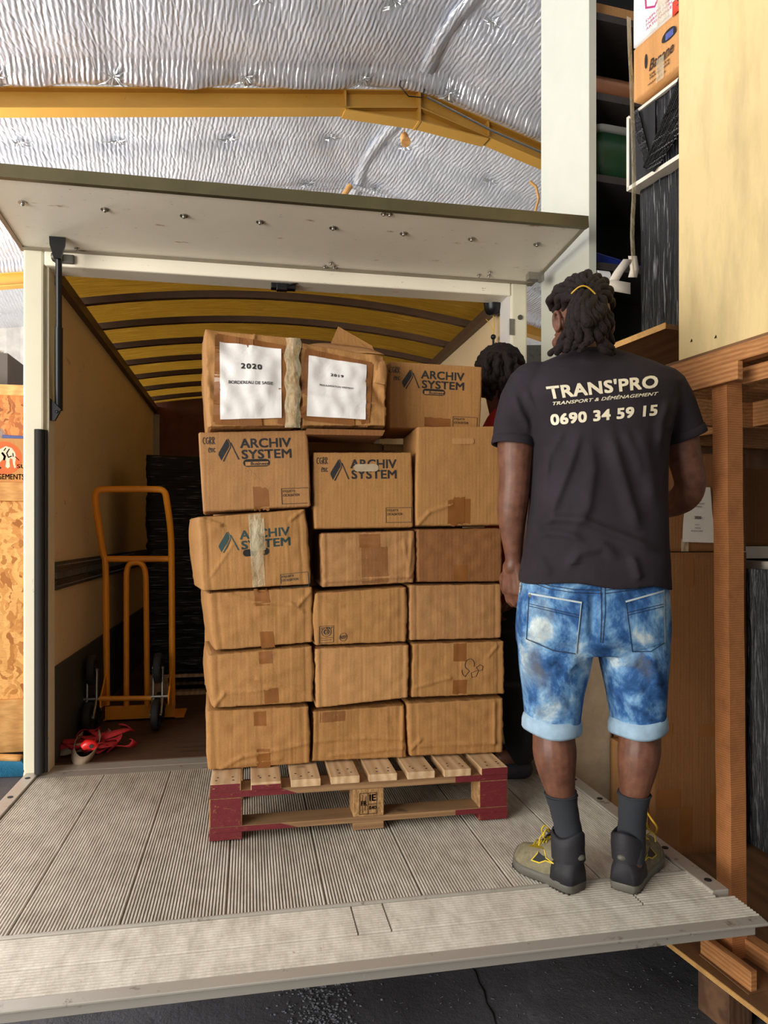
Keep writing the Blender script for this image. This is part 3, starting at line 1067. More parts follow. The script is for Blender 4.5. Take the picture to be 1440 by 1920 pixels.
m.tube([c, c + V(0.0, 0, -0.12), c + V(0.0, 0, -0.2)], 0.006, 8)
m.tube([c + V(-0.03, 0, -0.13), c + V(-0.015, 0, -0.08), c + V(0.015, 0, -0.035), c + V(0.05, 0, -0.05), c + V(0.06, 0, -0.12)], 0.009, 8)
m.build('pull_loop', M['black_metal'], reel)
m = MB()
m.tube([p + V(0.075, 0.0, 0.0), p + V(0.078, 0.0, -0.3), p + V(0.08, 0.0, -0.8)], 0.002, 5)
m.build('thin_cord', M['bow'], reel)

# tail lift platform
LY0, LY1, LX0, LX1 = 1.705, 3.375, -0.96, 1.388
SPLIT = 2.0
lift = tp('lift_platform', MB().box((LX0 + 0.02, LY0 + 0.03, ZD - 0.05), (LX1 - 0.02, LY1, ZD - 0.012)), M['alu'])


def ribbed(x0, x1, y0, y1, along, pitch, top=0.0, depth=0.0048):
    """extruded plank with ribs"""
    m = MB()
    L = (x1 - x0) if along == 'Y' else (y1 - y0)
    n = max(1, int(round(L / pitch)))
    pr_ = []
    for i in range(n):
        a = L * i / n
        w = L / n
        pr_ += [(a + 0.0, -depth), (a + w * 0.28, -depth), (a + w * 0.42, 0), (a + w * 0.86, 0)]
    pr_.append((L, -depth))
    vs = []
    for (a, h) in pr_:
        if along == 'Y': vs += [(x0 + a, y0, ZD + top + h), (x0 + a, y1, ZD + top + h)]
        else: vs += [(x0, y0 + a, ZD + top + h), (x1, y0 + a, ZD + top + h)]
    k = len(pr_)
    fs = [(2 * i, 2 * i + 2, 2 * i + 3, 2 * i + 1) if along == 'Y' else (2 * i, 2 * i + 1, 2 * i + 3, 2 * i + 2) for i in range(k - 1)]
    m.add(vs, fs, False)
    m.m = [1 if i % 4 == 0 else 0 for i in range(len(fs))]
    m.box((x0, y0, ZD - 0.012), (x1, y1, ZD - depth - 0.0005 + top))
    return m


xs = [LX0 + 0.055]
while xs[-1] < LX1 - 0.06: xs.append(min(xs[-1] + 0.28, LX1 - 0.055))
for i in range(len(xs) - 1):
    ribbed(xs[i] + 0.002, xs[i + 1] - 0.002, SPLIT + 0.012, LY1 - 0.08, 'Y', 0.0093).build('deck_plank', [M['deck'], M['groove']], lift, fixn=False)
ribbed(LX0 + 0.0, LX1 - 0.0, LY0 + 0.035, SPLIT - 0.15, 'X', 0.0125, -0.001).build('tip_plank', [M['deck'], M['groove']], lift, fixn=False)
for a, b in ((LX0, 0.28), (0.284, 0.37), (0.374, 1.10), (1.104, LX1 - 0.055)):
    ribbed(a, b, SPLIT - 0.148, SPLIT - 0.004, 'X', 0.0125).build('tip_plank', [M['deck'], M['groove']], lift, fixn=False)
m = MB(); m.tube([(LX0 + 0.05, SPLIT + 0.003, ZD + 0.0), (LX1 - 0.05, SPLIT + 0.003, ZD + 0.0)], 0.007, 8)
m.build('weld_bar', M['alu'], lift)
m = MB()
m.hexa([(LX0, LY0, ZD - 0.012), (LX1 + 0.0, LY0, ZD - 0.012), (LX1, LY0 + 0.036, ZD - 0.03), (LX0, LY0 + 0.036, ZD - 0.03), (LX0, LY0, ZD - 0.005), (LX1, LY0, ZD - 0.005), (LX1, LY0 + 0.036, ZD - 0.001), (LX0, LY0 + 0.036, ZD - 0.001)])
m.build('front_lip', M['alu'], lift, bevel=0.002)
m = MB(); m.box((LX0 + 0.03, LY1 - 0.08, ZD - 0.02), (LX1 - 0.03, LY1, ZD - 0.001))
m.build('rear_strip', M['alu'], lift)
for x0, x1 in ((LX0, LX0 + 0.055), (LX1 - 0.055, LX1)):
    m = MB(); m.box((x0, 1.87 if x0 > 0 else LY0 + 0.2, ZD - 0.02), (x1, LY1, ZD + 0.008))
    sp = m.build('side_strip', M['alu'], lift, bevel=0.003)
    for k in range(7):
        m = MB()
        c = V((x0 + x1) / 2, 1.93 + k * 0.225, ZD + 0.008)
        m.cyl(c, c + ZUP * 0.002, 0.011, 12)
        m.build('rivet', M['cab_dark'], sp)

# strap heap inside the truck
def ribbon_obj(name, paths, width, mat, label, cat, th=0.0012):
    m = MB()
    for pts, ws in paths: m.strip(pts, ws, th)
    return tag(m.build(name, mat), label, cat)


rnd = random.Random(11)
paths = []
for k in range(9):
    c = V(-0.765 + rnd.uniform(-0.03, 0.1), 3.64 + rnd.uniform(-0.05, 0.10), 0)
    n = 26
    pts, ws = [], []
    ph = rnd.uniform(0, 6)
    rx, ry = rnd.uniform(0.05, 0.13), rnd.uniform(0.04, 0.08)
    for i in range(n):
        s = i / (n - 1)
        a = ph + s * rnd.choice((1, 1)) * 5.2
        z = ZD + 0.006 + 0.008 * k + 0.02 * abs(sin(a * 1.7 + k))
        pts.append(c + V(rx * cos(a) * (1 + 0.2 * sin(3 * s)), ry * sin(a), z))
        tw = 0.9 * sin(a * 1.3 + k)
        ws.append(V(0.02 * cos(a), 0.03, 0.028 * tw))
    paths.append((pts, ws))
ribbon_obj('lashing_strap', paths, 0.05, M['red_strap'], 'heap of red webbing strap on the truck floor by the rear post', 'strap')
paths = []
zz = ZD + 0.075
c = atZ(160, 1420, ZD)
for pl in ([(-0.17, 0.10, 0.02), (-0.10, 0.0, 0.03), (-0.02, 0.03, 0.045), (0.05, 0.06, 0.03), (0.10, 0.12, 0.05), (0.06, 0.2, 0.06)],
           [(-0.05, 0.16, 0.06), (-0.055, 0.03, 0.07), (-0.045, -0.06, 0.03), (0.0, -0.11, 0.006), (0.045, -0.07, 0.02), (0.06, 0.03, 0.06), (0.03, 0.12, 0.08)]):
    pts = [c + V(*q) for q in pl]
    # smooth
    for _ in range(2):
        o = [pts[0]]
        for i in range(len(pts) - 1): o += [pts[i].lerp(pts[i + 1], .25), pts[i].lerp(pts[i + 1], .75)]
        pts = o + [pts[-1]]
    paths.append((pts, [V(0.012, 0.012, 0.040)] * len(pts)))
ribbon_obj('grey_strap', paths, 0.05, M['grey_strap'], 'grey webbing strap looping out of the red strap heap', 'strap')
p = atZ(167, 1400, ZD + 0.085) + V(0.0, 0.0, 0.0)
m = MB()
m.tube([p + V(-0.028, 0, 0), p + V(-0.012, 0, 0.01), p + V(0.016, 0, 0.008), p + V(0.03, 0, -0.006)], [0.017, 0.023, 0.021, 0.016], 14)
r_ = m.build('ratchet', M['red_plastic'])
tag(r_, 'bright red plastic ratchet lying on the strap heap', 'ratchet')
r_['group'] = 'lashing gear'
m = MB(); m.cyl(p + V(0.014, -0.020, 0.008), p + V(0.014, -0.026, 0.008), 0.009, 16)
m.build('ratchet_hub', M['rubber'], r_)

# ------------------------------------------------------------------ stair-climbing hand truck
HT = empty('hand_truck', (-0.47, 4.28, ZD), 0, 'orange tubular hand truck with triple stair wheels', 'hand truck')
YH = 4.22
q = lambda px, py, dy=0.0: atY(px, py, YH + dy)
R_ = 0.0175


def smooth_path(pts, it=2):
    pts = [Vector(p) for p in pts]
    for _ in range(it):
        o = [pts[0]]
        for i in range(len(pts) - 1): o += [pts[i].lerp(pts[i + 1], .25), pts[i].lerp(pts[i + 1], .75)]
        pts = o + [pts[-1]]
    return pts


m = MB()
loop = [q(200, 1322), q(199, 1050), q(193, 1040), q(186, 990, -.06), q(178, 940, -.12), q(180, 919, -.14), q(200, 917, -.14), q(290, 917, -.14), q(309, 919, -.14), q(313, 940, -.12), q(320, 990, -.06), q(322, 1040), q(323, 1322)]
m.tube([p for p in smooth_path(loop, 2)], R_, 14)
m.build('outer_frame', M['orange'], HT)
m = MB(); m.tube([q(199, 1048), q(322, 1048)], R_, 12)
m.build('cross_bar', M['orange'], HT)
m = MB()
u = [q(237, 1325), q(237, 1100), q(237, 1070), q(243, 1056), q(254, 1054), q(266, 1056), q(273, 1070), q(274, 1100), q(276, 1325)]
m.tube(smooth_path(u, 2), 0.0155, 12)
m.build('inner_hoop', M['orange'], HT)
m = MB(); m.tube([q(186, 1310, -.16), q(284, 1309, -.16)], 0.014, 12)
m.build('axle_tube', M['orange'], HT)
m = MB()
a, b = q(197, 1322), q(328, 1322)
m.box((a.x, YH, ZD + 0.004), (b.x, YH + 0.012, ZD + 0.085)).box((a.x - 0.01, YH, ZD + 0.004), (b.x + 0.05, YH + 0.2, ZD + 0.01))
m.build('foot_plate', M['orange'], HT)
for px in (200, 322):
    m = MB()
    c = q(px, 1325)
    x = c.x
    sg = 1 if px < 250 else -1
    m.hexa([(x - .004, YH - .01, ZD + .10), (x - .004, YH - .17, ZD + .12), (x + .004, YH - .17, ZD + .12), (x + .004, YH - .01, ZD + .10),
            (x - .004, YH - .01, ZD + .28), (x - .004, YH - .17, ZD + .17), (x + .004, YH - .17, ZD + .17), (x + .004, YH - .01, ZD + .28)])
    m.build('side_gusset', M['orange'], HT)
RW = 0.082
for cxp, sg in ((172, -1), (296, 1)):
    hub = q(cxp, 1309, -.16)
    hub.z = ZD + 0.165
    star = MB()
    cs = []
    for k in range(3):
        a = radians(-90 + 16 + 120 * k) + 0.35
        d = V(0, cos(a + 0.2), sin(a + 0.2))
        cs.append(hub + d * 0.105)
    # rest two wheels on the floor
    cs = [hub + V(0, -0.085, 0), hub + V(0, 0.105, 0), hub + V(0, 0.01, 0.155)]
    for c in cs[:2]: c.z = ZD + RW + 0.004
    for c in cs:
        for o_ in (-0.024, 0.024):
            star.tube([hub + V(o_, 0, 0), c + V(o_, 0, 0)], 0.008, 8)
        star.cyl(c - V(0.03, 0, 0), c + V(0.03, 0, 0), 0.009, 10)
    star.cyl(hub - V(0.06, 0, 0), hub + V(0.06, 0, 0), 0.009, 12)
    so = star.build('wheel_bracket', M['steel'], HT)
    for c in cs:
        w = MB()
        ring = []
        n = 28
        prof = [(0.055, -0.018), (0.07, -0.02), (0.08, -0.016), (RW, -0.006), (RW, 0.006), (0.08, 0.016), (0.07, 0.02), (0.055, 0.018)]
        vs, fs = [], []
        for k in range(n):
            a = 2 * pi * k / n
            for r, o_ in prof: vs.append(c + V(o_, cos(a) * r, sin(a) * r))
        P = len(prof)
        for k in range(n):
            for j in range(P):
                fs.append((k * P + j, k * P + (j + 1) % P, ((k + 1) % n) * P + (j + 1) % P, ((k + 1) % n) * P + j))
        w.add(vs, fs, True)
        wo = w.build('wheel', M['rubber'], HT)
        h = MB(); h.cyl(c - V(0.011, 0, 0), c + V(0.011, 0, 0), 0.056, 20).cyl(c - V(0.02, 0, 0), c + V(0.02, 0, 0), 0.022, 14)
        h.build('wheel_disc', M['cab_dark'], wo)

# ------------------------------------------------------------------ black wrapped load deep in the truck
def wrapped_block(name, c0, sx, sy, sz, mat, label, cat, group=None, amp=0.012, seed=0, rz=0.0, lean=(0, 0), nn=(30, 20, 40)):
    root = empty(name, c0, rz, label, cat, group)
    return root, noisy_box(name, c0, sx, sy, sz, mat, amp, seed, rz, lean, nn)


def noisy_box_mb(O, ux, uy, uz, nn, fn):
    """closed box with gridded faces; fn(u,v,w,p)->p"""
    O, ux, uy, uz = map(Vector, (O, ux, uy, uz))
    nu, nv, nw = nn
    idx, vs, fs = {}, [], []

    def vid(i, j, k):
        key = (i, j, k)
        if key not in idx:
            idx[key] = len(vs)
            u, v, w = i / nu, j / nv, k / nw
            p = O + ux * u + uy * v + uz * w
            vs.append(fn(u, v, w, p) if fn else p)
        return idx[key]

    for i in range(nu):
        for k in range(nw):
            fs.append((vid(i, 0, k), vid(i + 1, 0, k), vid(i + 1, 0, k + 1), vid(i, 0, k + 1)))
            fs.append((vid(i, nv, k + 1), vid(i + 1, nv, k + 1), vid(i + 1, nv, k), vid(i, nv, k)))
    for j in range(nv):
        for k in range(nw):
            fs.append((vid(0, j, k + 1), vid(0, j + 1, k + 1), vid(0, j + 1, k), vid(0, j, k)))
            fs.append((vid(nu, j, k), vid(nu, j + 1, k), vid(nu, j + 1, k + 1), vid(nu, j, k + 1)))
    for i in range(nu):
        for j in range(nv):
            fs.append((vid(i, j + 1, 0), vid(i + 1, j + 1, 0), vid(i + 1, j, 0), vid(i, j, 0)))
            fs.append((vid(i, j, nw), vid(i + 1, j, nw), vid(i + 1, j + 1, nw), vid(i, j + 1, nw)))
    m = MB()
    m.add(vs, fs, True)
    return m


def wrap_fn(amp, seed, ax, org):
    def fn(u, v, w, p):
        q = p - org
        s = Vector((3, 3, 26)) if ax == 'X' else Vector((22, 22, 2.0))
        d = noise.noise(Vector((q.x * s.x, q.y * s.y, q.z * s.z)) + Vector((seed, 0, 0))) * amp
        d += noise.noise(q * 4 + Vector((seed, 5, 0))) * amp
        # rounded corners
        cu, cv, cw = u - .5, v - .5, w - .5
        n_ = Vector((cu, cv, cw * 0.3))
        e = (abs(cu) > .499) + (abs(cv) > .499) + (abs(cw) > .499)
        n_.normalize()
        return p + n_ * (d - (0.012 if e >= 2 else 0))
    return fn


wc = empty('wrapped_pallet_load', (-0.27, 5.2, ZD), 0, 'tall pallet load wrapped in black stretch film deep inside the truck', 'pallet load')
O = V(-0.66, 4.80, ZD + 0.15)
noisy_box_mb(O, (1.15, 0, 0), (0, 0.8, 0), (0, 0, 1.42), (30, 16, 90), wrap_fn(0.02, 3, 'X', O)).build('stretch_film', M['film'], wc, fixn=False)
m = MB()
for y in (4.82, 5.15, 5.48): m.box((-0.66, y, ZD + 0.002), (0.49, y + 0.1, ZD + 0.022))
for y in (4.82, 5.15, 5.48):
    for x in (-0.66, -0.16, 0.35): m.box((x, y, ZD + 0.022), (x + 0.14, y + 0.1, ZD + 0.10))
for y in (4.80, 4.95, 5.1, 5.25, 5.4): m.box((-0.66, y, ZD + 0.122), (0.49, y + 0.1, ZD + 0.142))
for x in (-0.66, -0.16, 0.35): m.box((x, 4.80, ZD + 0.10), (x + 0.14, 5.58, ZD + 0.122))
m.build('pallet_base', M['pal'], wc)
# ------------------------------------------------------------------ pallet on the tail lift
PX0, PX1, PY0, PY1 = -0.134, 0.937, 2.49, 3.35
pallet = empty('wooden_pallet', (0.4, 2.9, ZD), 0, 'wooden pallet with dark red painted corners under the stacked cartons', 'pallet')
z0 = ZD + 0.004
H1, H2, H3, H4, H5 = 0.026, 0.020, 0.098, 0.024, 0.026     # foot, runner, block, stringer, deck board
bw = 0.106
gap = (PX1 - PX0 - 8 * bw) / 7
rnd = random.Random(2)
for i in range(8):
    x = PX0 + i * (bw + gap)
    m = MB()
    e = rnd.uniform(-0.004, 0.004)
    m.box((x + rnd.uniform(0, .004), PY0 + e, z0 + H1 + H2 + H3 + H4), (x + bw - rnd.uniform(0, .004), PY1 + e, z0 + H1 + H2 + H3 + H4 + H5))
    b = m.build('deck_board', M['pal'], pallet, bevel=0.002)
    if i < 2 or i == 7:
        m = MB(); m.box((x + 0.0035, PY0 + e - 0.0012, z0 + H1 + H2 + H3 + H4 + 0.001), (x + bw - (0.0035 if i != 7 else 0.0035), PY0 + e - 0.0002, z0 + H1 + H2 + H3 + H4 + H5 - (0.001 if i != 1 else 0.008)))
        m.build('painted_end', M['redpaint'], b)
    m = MB()
    for yy in (0.035, 0.07):
        for xx in (0.03, 0.075):
            c = V(x + xx + rnd.uniform(-.01, .01), PY0 + yy + rnd.uniform(-.012, .012), z0 + H1 + H2 + H3 + H4 + H5)
            m.cyl(c - ZUP * .001, c + ZUP * 0.0004, 0.0042, 8)
    m.build('nail_heads', M['cab_dark'], b)
for (ya, yb) in ((PY0 + 0.006, PY0 + 0.106), (2.87, 2.97), (PY1 - 0.106, PY1 - 0.006)):
    m = MB(); m.box((PX0, ya, z0 + H1 + H2 + H3), (PX1, yb, z0 + H1 + H2 + H3 + H4))
    s_ = m.build('stringer', M['pal_x'], pallet, bevel=0.002)
    m = MB(); m.box((PX0, ya, z0 + H1), (PX1, yb, z0 + H1 + H2))
    r2 = m.build('runner', M['pal_x'], pallet, bevel=0.002)
    if ya < 2.6:
        for za, zb, P_ in ((z0 + H1 + H2 + H3, z0 + H1 + H2 + H3 + H4, s_), (z0 + H1, z0 + H1 + H2, r2)):
            m = MB()
            m.hexa([(PX0 + .002, ya - .0012, za + .001), (PX0 + 0.30, ya - .0012, za + .001), (PX0 + 0.30, ya - .0002, za + .001), (PX0 + .002, ya - .0002, za + .001),
                    (PX0 + .002, ya - .0012, zb - .001), (PX0 + 0.24, ya - .0012, zb - .001), (PX0 + 0.24, ya - .0002, zb - .001), (PX0 + .002, ya - .0002, zb - .001)])
            m.build('red_paint', M['redpaint'], P_)
            MB().box((PX1 - 0.2, ya - .0012, za + .001), (PX1 - .002, ya - .0002, zb - .001)).build('red_paint', M['redpaint'], P_)
    for k, (xa, xb) in enumerate(((PX0, PX0 + 0.11), (0.362, 0.472), (PX1 - 0.11, PX1))):
        m = MB(); m.box((xa, ya, z0 + H1 + H2), (xb, yb, z0 + H1 + H2 + H3))
        bl = m.build('block', M['chip'], pallet, bevel=0.003)
        m = MB(); m.box((xa, ya, z0), (xb, yb, z0 + H1))
        ft = m.build('foot', M['redpaint'] if (k != 1 and ya < 2.6) else M['pal_x'], pallet, bevel=0.002)
        if k != 1 and ya < 2.6:
            m = MB(); m.box((xa + .004, ya - .0014, z0 + H1 + H2 + .002), (xb - .004, ya - .0003, z0 + H1 + H2 + H3 - .002))
            m.build('red_face', M['redpaint'], bl)
        if k == 1 and ya < 2.6:
            gs = []
            for a_, b_ in (((.03, .05), (.03, .92)), ((.03, .92), (.75, .92)), ((.75, .92), (.75, .05)), ((.75, .05), (.03, .05)), ((.38, .05), (.38, .92)), ((.03, .5), (.0301, .5)), ((.38, .45), (.75, .45)), ((.15, .1), (.15, .85)), ((.25, .2), (.3, .8))):
                gs.append(line2d([a_, b_], 0.025))
            for s_t, r4 in (('IE', (.44, .72, .58, .86)), ('840', (.42, .73, .22, .38)), ('FR', (.08, .34, .4, .6))):
                vs, fs = text_geo(s_t, 1, 0.02)
                gs.append((fit(vs, *r4), fs))
            decal('stamp', gs, M['bow'], bl, (xa + 0.02, ya, z0 + H1 + H2 + 0.005), (0.085, 0, 0), (0, 0, 0.085), (0, -1, 0), None, 0.001)

# ------------------------------------------------------------------ cartons
def crease(u, v, p0, p1, w, a):
    """ridge height for the segment p0-p1 in (u,v)"""
    dx, dy = p1[0] - p0[0], p1[1] - p0[1]
    L = dx * dx + dy * dy
    s = max(0, min(1, ((u - p0[0]) * dx + (v - p0[1]) * dy) / L))
    d2 = (u - p0[0] - dx * s) ** 2 + ((v - p0[1] - dy * s)) ** 2
    return a * exp(-d2 / (w * w))


def carton(label, TL, TR, BR, BL, Y, depth=0.35, mat='card', dx=0.0, seed=0, bulge=0.004, creases=(), rough=1.0, folds=True,
           group='cartons stacked on the pallet', open_top=False, sag=0.0, res=0.006, name='cardboard_box', Yt=None):
    """carton whose front face has the four given photo corners on the plane y=Y (Yt: plane of the top edge)"""
    Yt = Yt or Y
    tl, tr, br, bl = atY(*TL, Yt), atY(*TR, Yt), atY(*BR, Y), atY(*BL, Y)
    base = (bl + br) / 2 + V(dx / 2, depth / 2, 0)
    base.z = min(bl.z, br.z)
    root = empty(name, base, 0, label, 'cardboard box', group)
    Wd, Hd = (br - bl).length, (tl - bl).length
    nn = (max(8, int(Wd / res)), max(6, int(depth / 0.03)), max(8, int(Hd / res)))
    sv = Vector((seed * 13.7, seed * 3.1, 0))

    def fn(u, v, w, p):
        f = bl.lerp(br, u).lerp(tl.lerp(tr, u), w)
        q = f + V(dx, depth, 0) * v
        eu, ev, ew = min(u, 1 - u), min(v, 1 - v), min(w, 1 - w)
        # face bulges
        d = Vector((0, 0, 0))
        bu, bw_ = sin(pi * min(1, max(0, u))), sin(pi * w)
        nz = noise.noise(Vector((u * 2.2, w * 1.9, v * 2)) + sv)
        nf = noise.noise(Vector((u * 7, w * 6, v * 5)) + sv)
        if v == 0:
            d.y -= bulge * bu * bw_ * (1 + nz) + 0.004 * rough * nf * min(1, ew * 8) * min(1, eu * 8)
            for c in creases: d.y -= crease(u * Wd, w * Hd, (c[0] * Wd, c[1] * Hd), (c[2] * Wd, c[3] * Hd), c[5] if len(c) > 5 else 0.0055, c[4] * (1.0 if len(c) > 5 else 1.8))
            if folds:
                for cu_, a_ in ((0.075, -0.0032), (0.93, -0.003), (0.5, -0.0016), (0.25, -0.0014), (0.8, 0.0016), (0.37, 0.0010), (0.64, -0.0011)):
                    cc = cu_ + 0.006 * noise.noise(Vector((w * 5, seed, cu_)))
                    d.y -= a_ * rough * exp(-((u - cc) * Wd / 0.0045) ** 2)
        elif v == 1:
            d.y += bulge * bu * bw_
        if u in (0, 1):
            s_ = -1 if u == 0 else 1
            d.x += s_ * (bulge * 1.2 * bw_ * (0.6 + nz) + 0.002 * nf * rough)
        if w == 1: d.z -= 0.002 + (sag * bu * sin(pi * v))
        if w == 0: d.z += 0.001
        # battered edges and corners
        e = (eu < 1e-6) + (ev < 1e-6) + (ew < 1e-6)
        if e >= 2:
            wob = noise.noise(Vector((u * 6, v * 6, w * 6)) * 1.3 + sv)
            k = 0.0025 + 0.0055 * rough * abs(wob)
            cen = V((u - .5), (v - .5), (w - .5))
            for ax in range(3):
                if abs(abs(cen[ax]) - 0.5) < 1e-6: d[ax] -= k * (1 if cen[ax] > 0 else -1) * (1.0 if e == 2 else 1.6)
        return q + d

    m = noisy_box_mb(bl, br - bl, (dx, depth, 0), tl - bl, nn, fn)
    body = m.build('box_body', M[mat], root, fixn=False)
    bv = bvh_of(body)
    return dict(root=root, body=body, bv=bv, tl=tl, tr=tr, br=br, bl=bl, ux=tr - tl, uy=bl - tl, W=Wd, H=Hd, depth=depth, Y=Y)


FN = V(0, -1, 0)


def on(b, name, geos, mat, off=0.0009, parent=None, label=None):
    return decal(name, geos, M[mat], parent or b['root'], b['tl'], b['ux'], b['uy'], FN, b['bv'], off, label)


def tape(b, u0, u1, v0, v1, mat='tape_brown', jag=0.006, label=None, name='tape', off=0.0006):
    return on(b, name, [patch(u0, u1, v0, v1, 8, max(3, int(abs(v1 - v0) * b['H'] / 0.008)), jag, int(u0 * 97) + int(v0 * 31))], mat, off, None, label)


def frame_rect(u0, u1, v0, v1, w):
    return [line2d([(u0, v0), (u1, v0)], w), line2d([(u1, v0), (u1, v1)], w), line2d([(u1, v1), (u0, v1)], w), line2d([(u0, v1), (u0, v0)], w)]


def arc(cx, cy, rx, ry, a0, a1, n=10):
    return [(cx + rx * cos(radians(a0 + (a1 - a0) * i / n)), cy + ry * sin(radians(a0 + (a1 - a0) * i / n))) for i in range(n + 1)]


def pen(strokes, x0, x1, y0, y1, w):
    """strokes drawn in a 0-1 square (y down) mapped on a rectangle"""
    return [line2d([(x0 + (x1 - x0) * x, y0 + (y1 - y0) * y) for x, y in s], w) for s in strokes]


def w_C(o): return [(o + x, y) for x, y in arc(.5, .5, .45, .45, -50, -310)]
def w_R(o): return [(o + .1, 1), (o + .12, 0), (o + .6, .05), (o + .7, .3), (o + .15, .5), (o + .8, 1)]
def w_G(o): return [(o + x, y) for x, y in arc(.5, .5, .45, .45, -50, -360)] + [(o + .5, .55)]


CGRR = [[(x / 4.2, y) for x, y in s] for s in (w_C(0), w_G(1.05), w_R(2.2), w_R(3.2))]
ENC = [[(x / 3.2, y) for x, y in s] for s in ([(.1, .5), (.8, .45), (.75, .15), (.4, .05), (.1, .4), (.2, .9), (.8, .85)], [(1.1, .9), (1.1, .2), (1.3, .15), (1.6, .2), (1.65, .9)], [(2.7, .2), (2.3, .15), (2.1, .5), (2.3, .9), (2.8, .8)])]


def hole(b, u0, u1, vc, rv, mat='cab_dark', off=0.0012, name='hand_hole'):
    r_u = rv * b['H'] / b['W']
    pts = arc(u0 + r_u, vc, r_u, rv, 90, 270, 8) + arc(u1 - r_u, vc, r_u, rv, -90, 90, 8)
    return on(b, name, [polyg(pts)], mat, off)


def archiv(b, ink='ink', box=(375, 806, 580, 958), hole_on=True, pen_on=True, dy=0.0):
    """the printed front of the archive cartons, coordinates measured on one of them"""
    X0, Y0, X1, Y1 = box
    U = lambda x: (x - X0) / (X1 - X0)
    Vv = lambda y: (y - Y0) / (Y1 - Y0) + dy
    gs = []
    # slanted page mark
    gs.append(polyg([(U(x), Vv(y)) for x, y in ((426, 822), (410, 847), (409, 851), (414, 862), (430, 836), (430, 830))]))
    gs.append(polyg([(U(x), Vv(y)) for x, y in ((416.5, 863), (419, 864), (433, 838), (433, 831), (428.5, 821), (427.5, 823), (431.4, 830.5), (431.4, 837))]))
    gs.append(polyg([(U(x), Vv(y)) for x, y in ((432, 829), (445, 861), (448, 861), (434, 829))]))
    for s_t, (xa, xb, ya, yb) in (('ARCHIV', (450, 546, 822, 840)), ('SYSTEM', (452, 546, 843, 860.5))):
        vs, fs = text_geo(s_t, 1, 0.022, spacing=1.02, maxe=0.5)
        gs.append((fit(vs, U(xa), U(xb), Vv(yb), Vv(ya)), fs))
    on(b, 'printed_logo', gs, ink)
    gs = frame_rect(U(523), U(579 - 2), Vv(918), Vv(947), 0.006)
    for s_t, (xa, xb, ya, yb) in (('ETIQUETTE', (525, 549, 921, 926)), ('LOCALISATION', (525, 557, 928, 933))):
        vs, fs = text_geo(s_t, 1, 0.012)
        gs.append((fit(vs, U(xa), U(xb), Vv(yb), Vv(ya)), fs))
    on(b, 'printed_label_frame', gs, ink)
    if pen_on:
        g = pen(CGRR, U(382), U(405), Vv(832), Vv(815), 0.006)
        g = pen([[(x, y) for x, y in s] for s in CGRR], U(382), U(405), Vv(818), Vv(831), 0.007) + pen(ENC, U(391), U(406), Vv(837), Vv(847), 0.007)
        on(b, 'handwriting', g, 'pen')
    if hole_on:
        h = hole(b, U(454), U(504), Vv(868), 0.046)
        if hole_on == 'biz':
            vs, fs = text_geo('Business', 1, 0.025)
            hh = on(b, 'printed_word', [patch(U(458), U(501), Vv(866), Vv(873.2), 4, 2)], 'card_tan', 0.0016, h)
            on(b, 'printed_word', [(fit(vs, U(468), U(501), Vv(872.5), Vv(866.5)), fs)], 'ink', 0.0020, h)
        elif hole_on == 'pale':
            on(b, 'box_lining', [patch(U(458), U(500), Vv(866), Vv(872), 4, 2)], 'beige', 0.0016, h)


YB = 2.64
# --- left column, bottom to top
a1 = carton('plain box at the bottom of the left column, resting on the red pallet corner', (387, 1331), (580, 1322), (582, 1433), (390, 1446), YB, dx=-0.02, seed=1, bulge=0.006,
            creases=((.12, .02, .32, .2, .003), (.32, .2, .98, .36, .003), (.3, .08, .7, .12, .0025)))
a2 = carton('plain box second from the bottom in the left column, its lower edge torn and creased', (392, 1226), (586, 1209), (588, 1318), (398, 1330), YB - 0.005, dx=-0.04, seed=2, bulge=0.008,
            creases=((.02, .04, .12, .27, .004), (.12, .27, .55, .3, .003), (.45, .5, .98, .18, .004)))
a3 = carton('plain box in the left column directly under the taped printed box', (390, 1110), (586, 1098), (587, 1206), (403, 1222), YB, dx=-0.05, seed=3, bulge=0.008,
            creases=((.18, .95, .42, .78, .003), (.42, .78, .86, .68, .0035), (.86, .68, .98, .9, .003), (.78, .72, .9, .56, .003)))
a4 = carton('printed archive box with a clear tape strip down its front and dark green logo', (372, 968), (573, 952), (583, 1097), (381, 1110), YB - 0.01, dx=-0.06, seed=4, bulge=0.012, mat='card', res=0.005,
            creases=((.02, .97, .2, .86, .006), (.85, .86, .98, .98, .004), (.08, .2, .3, .6, .002)))
archiv(a4, 'ink_green', hole_on=True, pen_on=False, dy=0.13)
a5 = carton('printed archive box with black logo on the left, just below the box marked 2020', (372, 808), (577, 804), (584, 951), (381, 962), YB - 0.02, dx=-0.02, seed=5, bulge=0.004, mat='card_grey', folds=False, rough=0.5)
archiv(a5, 'ink', hole_on='biz')
tape(a5, .46, .60, .71, 1.0, 'tape_brown', 0.02, 'crumpled brown tape')
on(a5, 'scratch', [line2d([(.42, .47), (.56, .68), (.6, .74)], .006), line2d([(.42, .47), (.42, .52)], .004), line2d([(.45, .5), (.45, .56)], .004), line2d([(.49, .54), (.49, .6)], .004)], 'card_tan')
t_ = tape(a4, .455, .575, -0.0, 1.0, 'clear', 0.004, 'clear tape strip', off=0.002)
tape(a4, .46, .60, .1, .52, 'clear', 0.01, off=0.0035)
tape(a1, .45, .57, .07, .3); tape(a1, .47, .6, .68, 1.0)
tape(a2, .47, .6, .04, .26); tape(a2, .5, .64, .72, 1.0)
tape(a3, .43, .57, .0, .28); tape(a3, .44, .57, .72, 1.0)

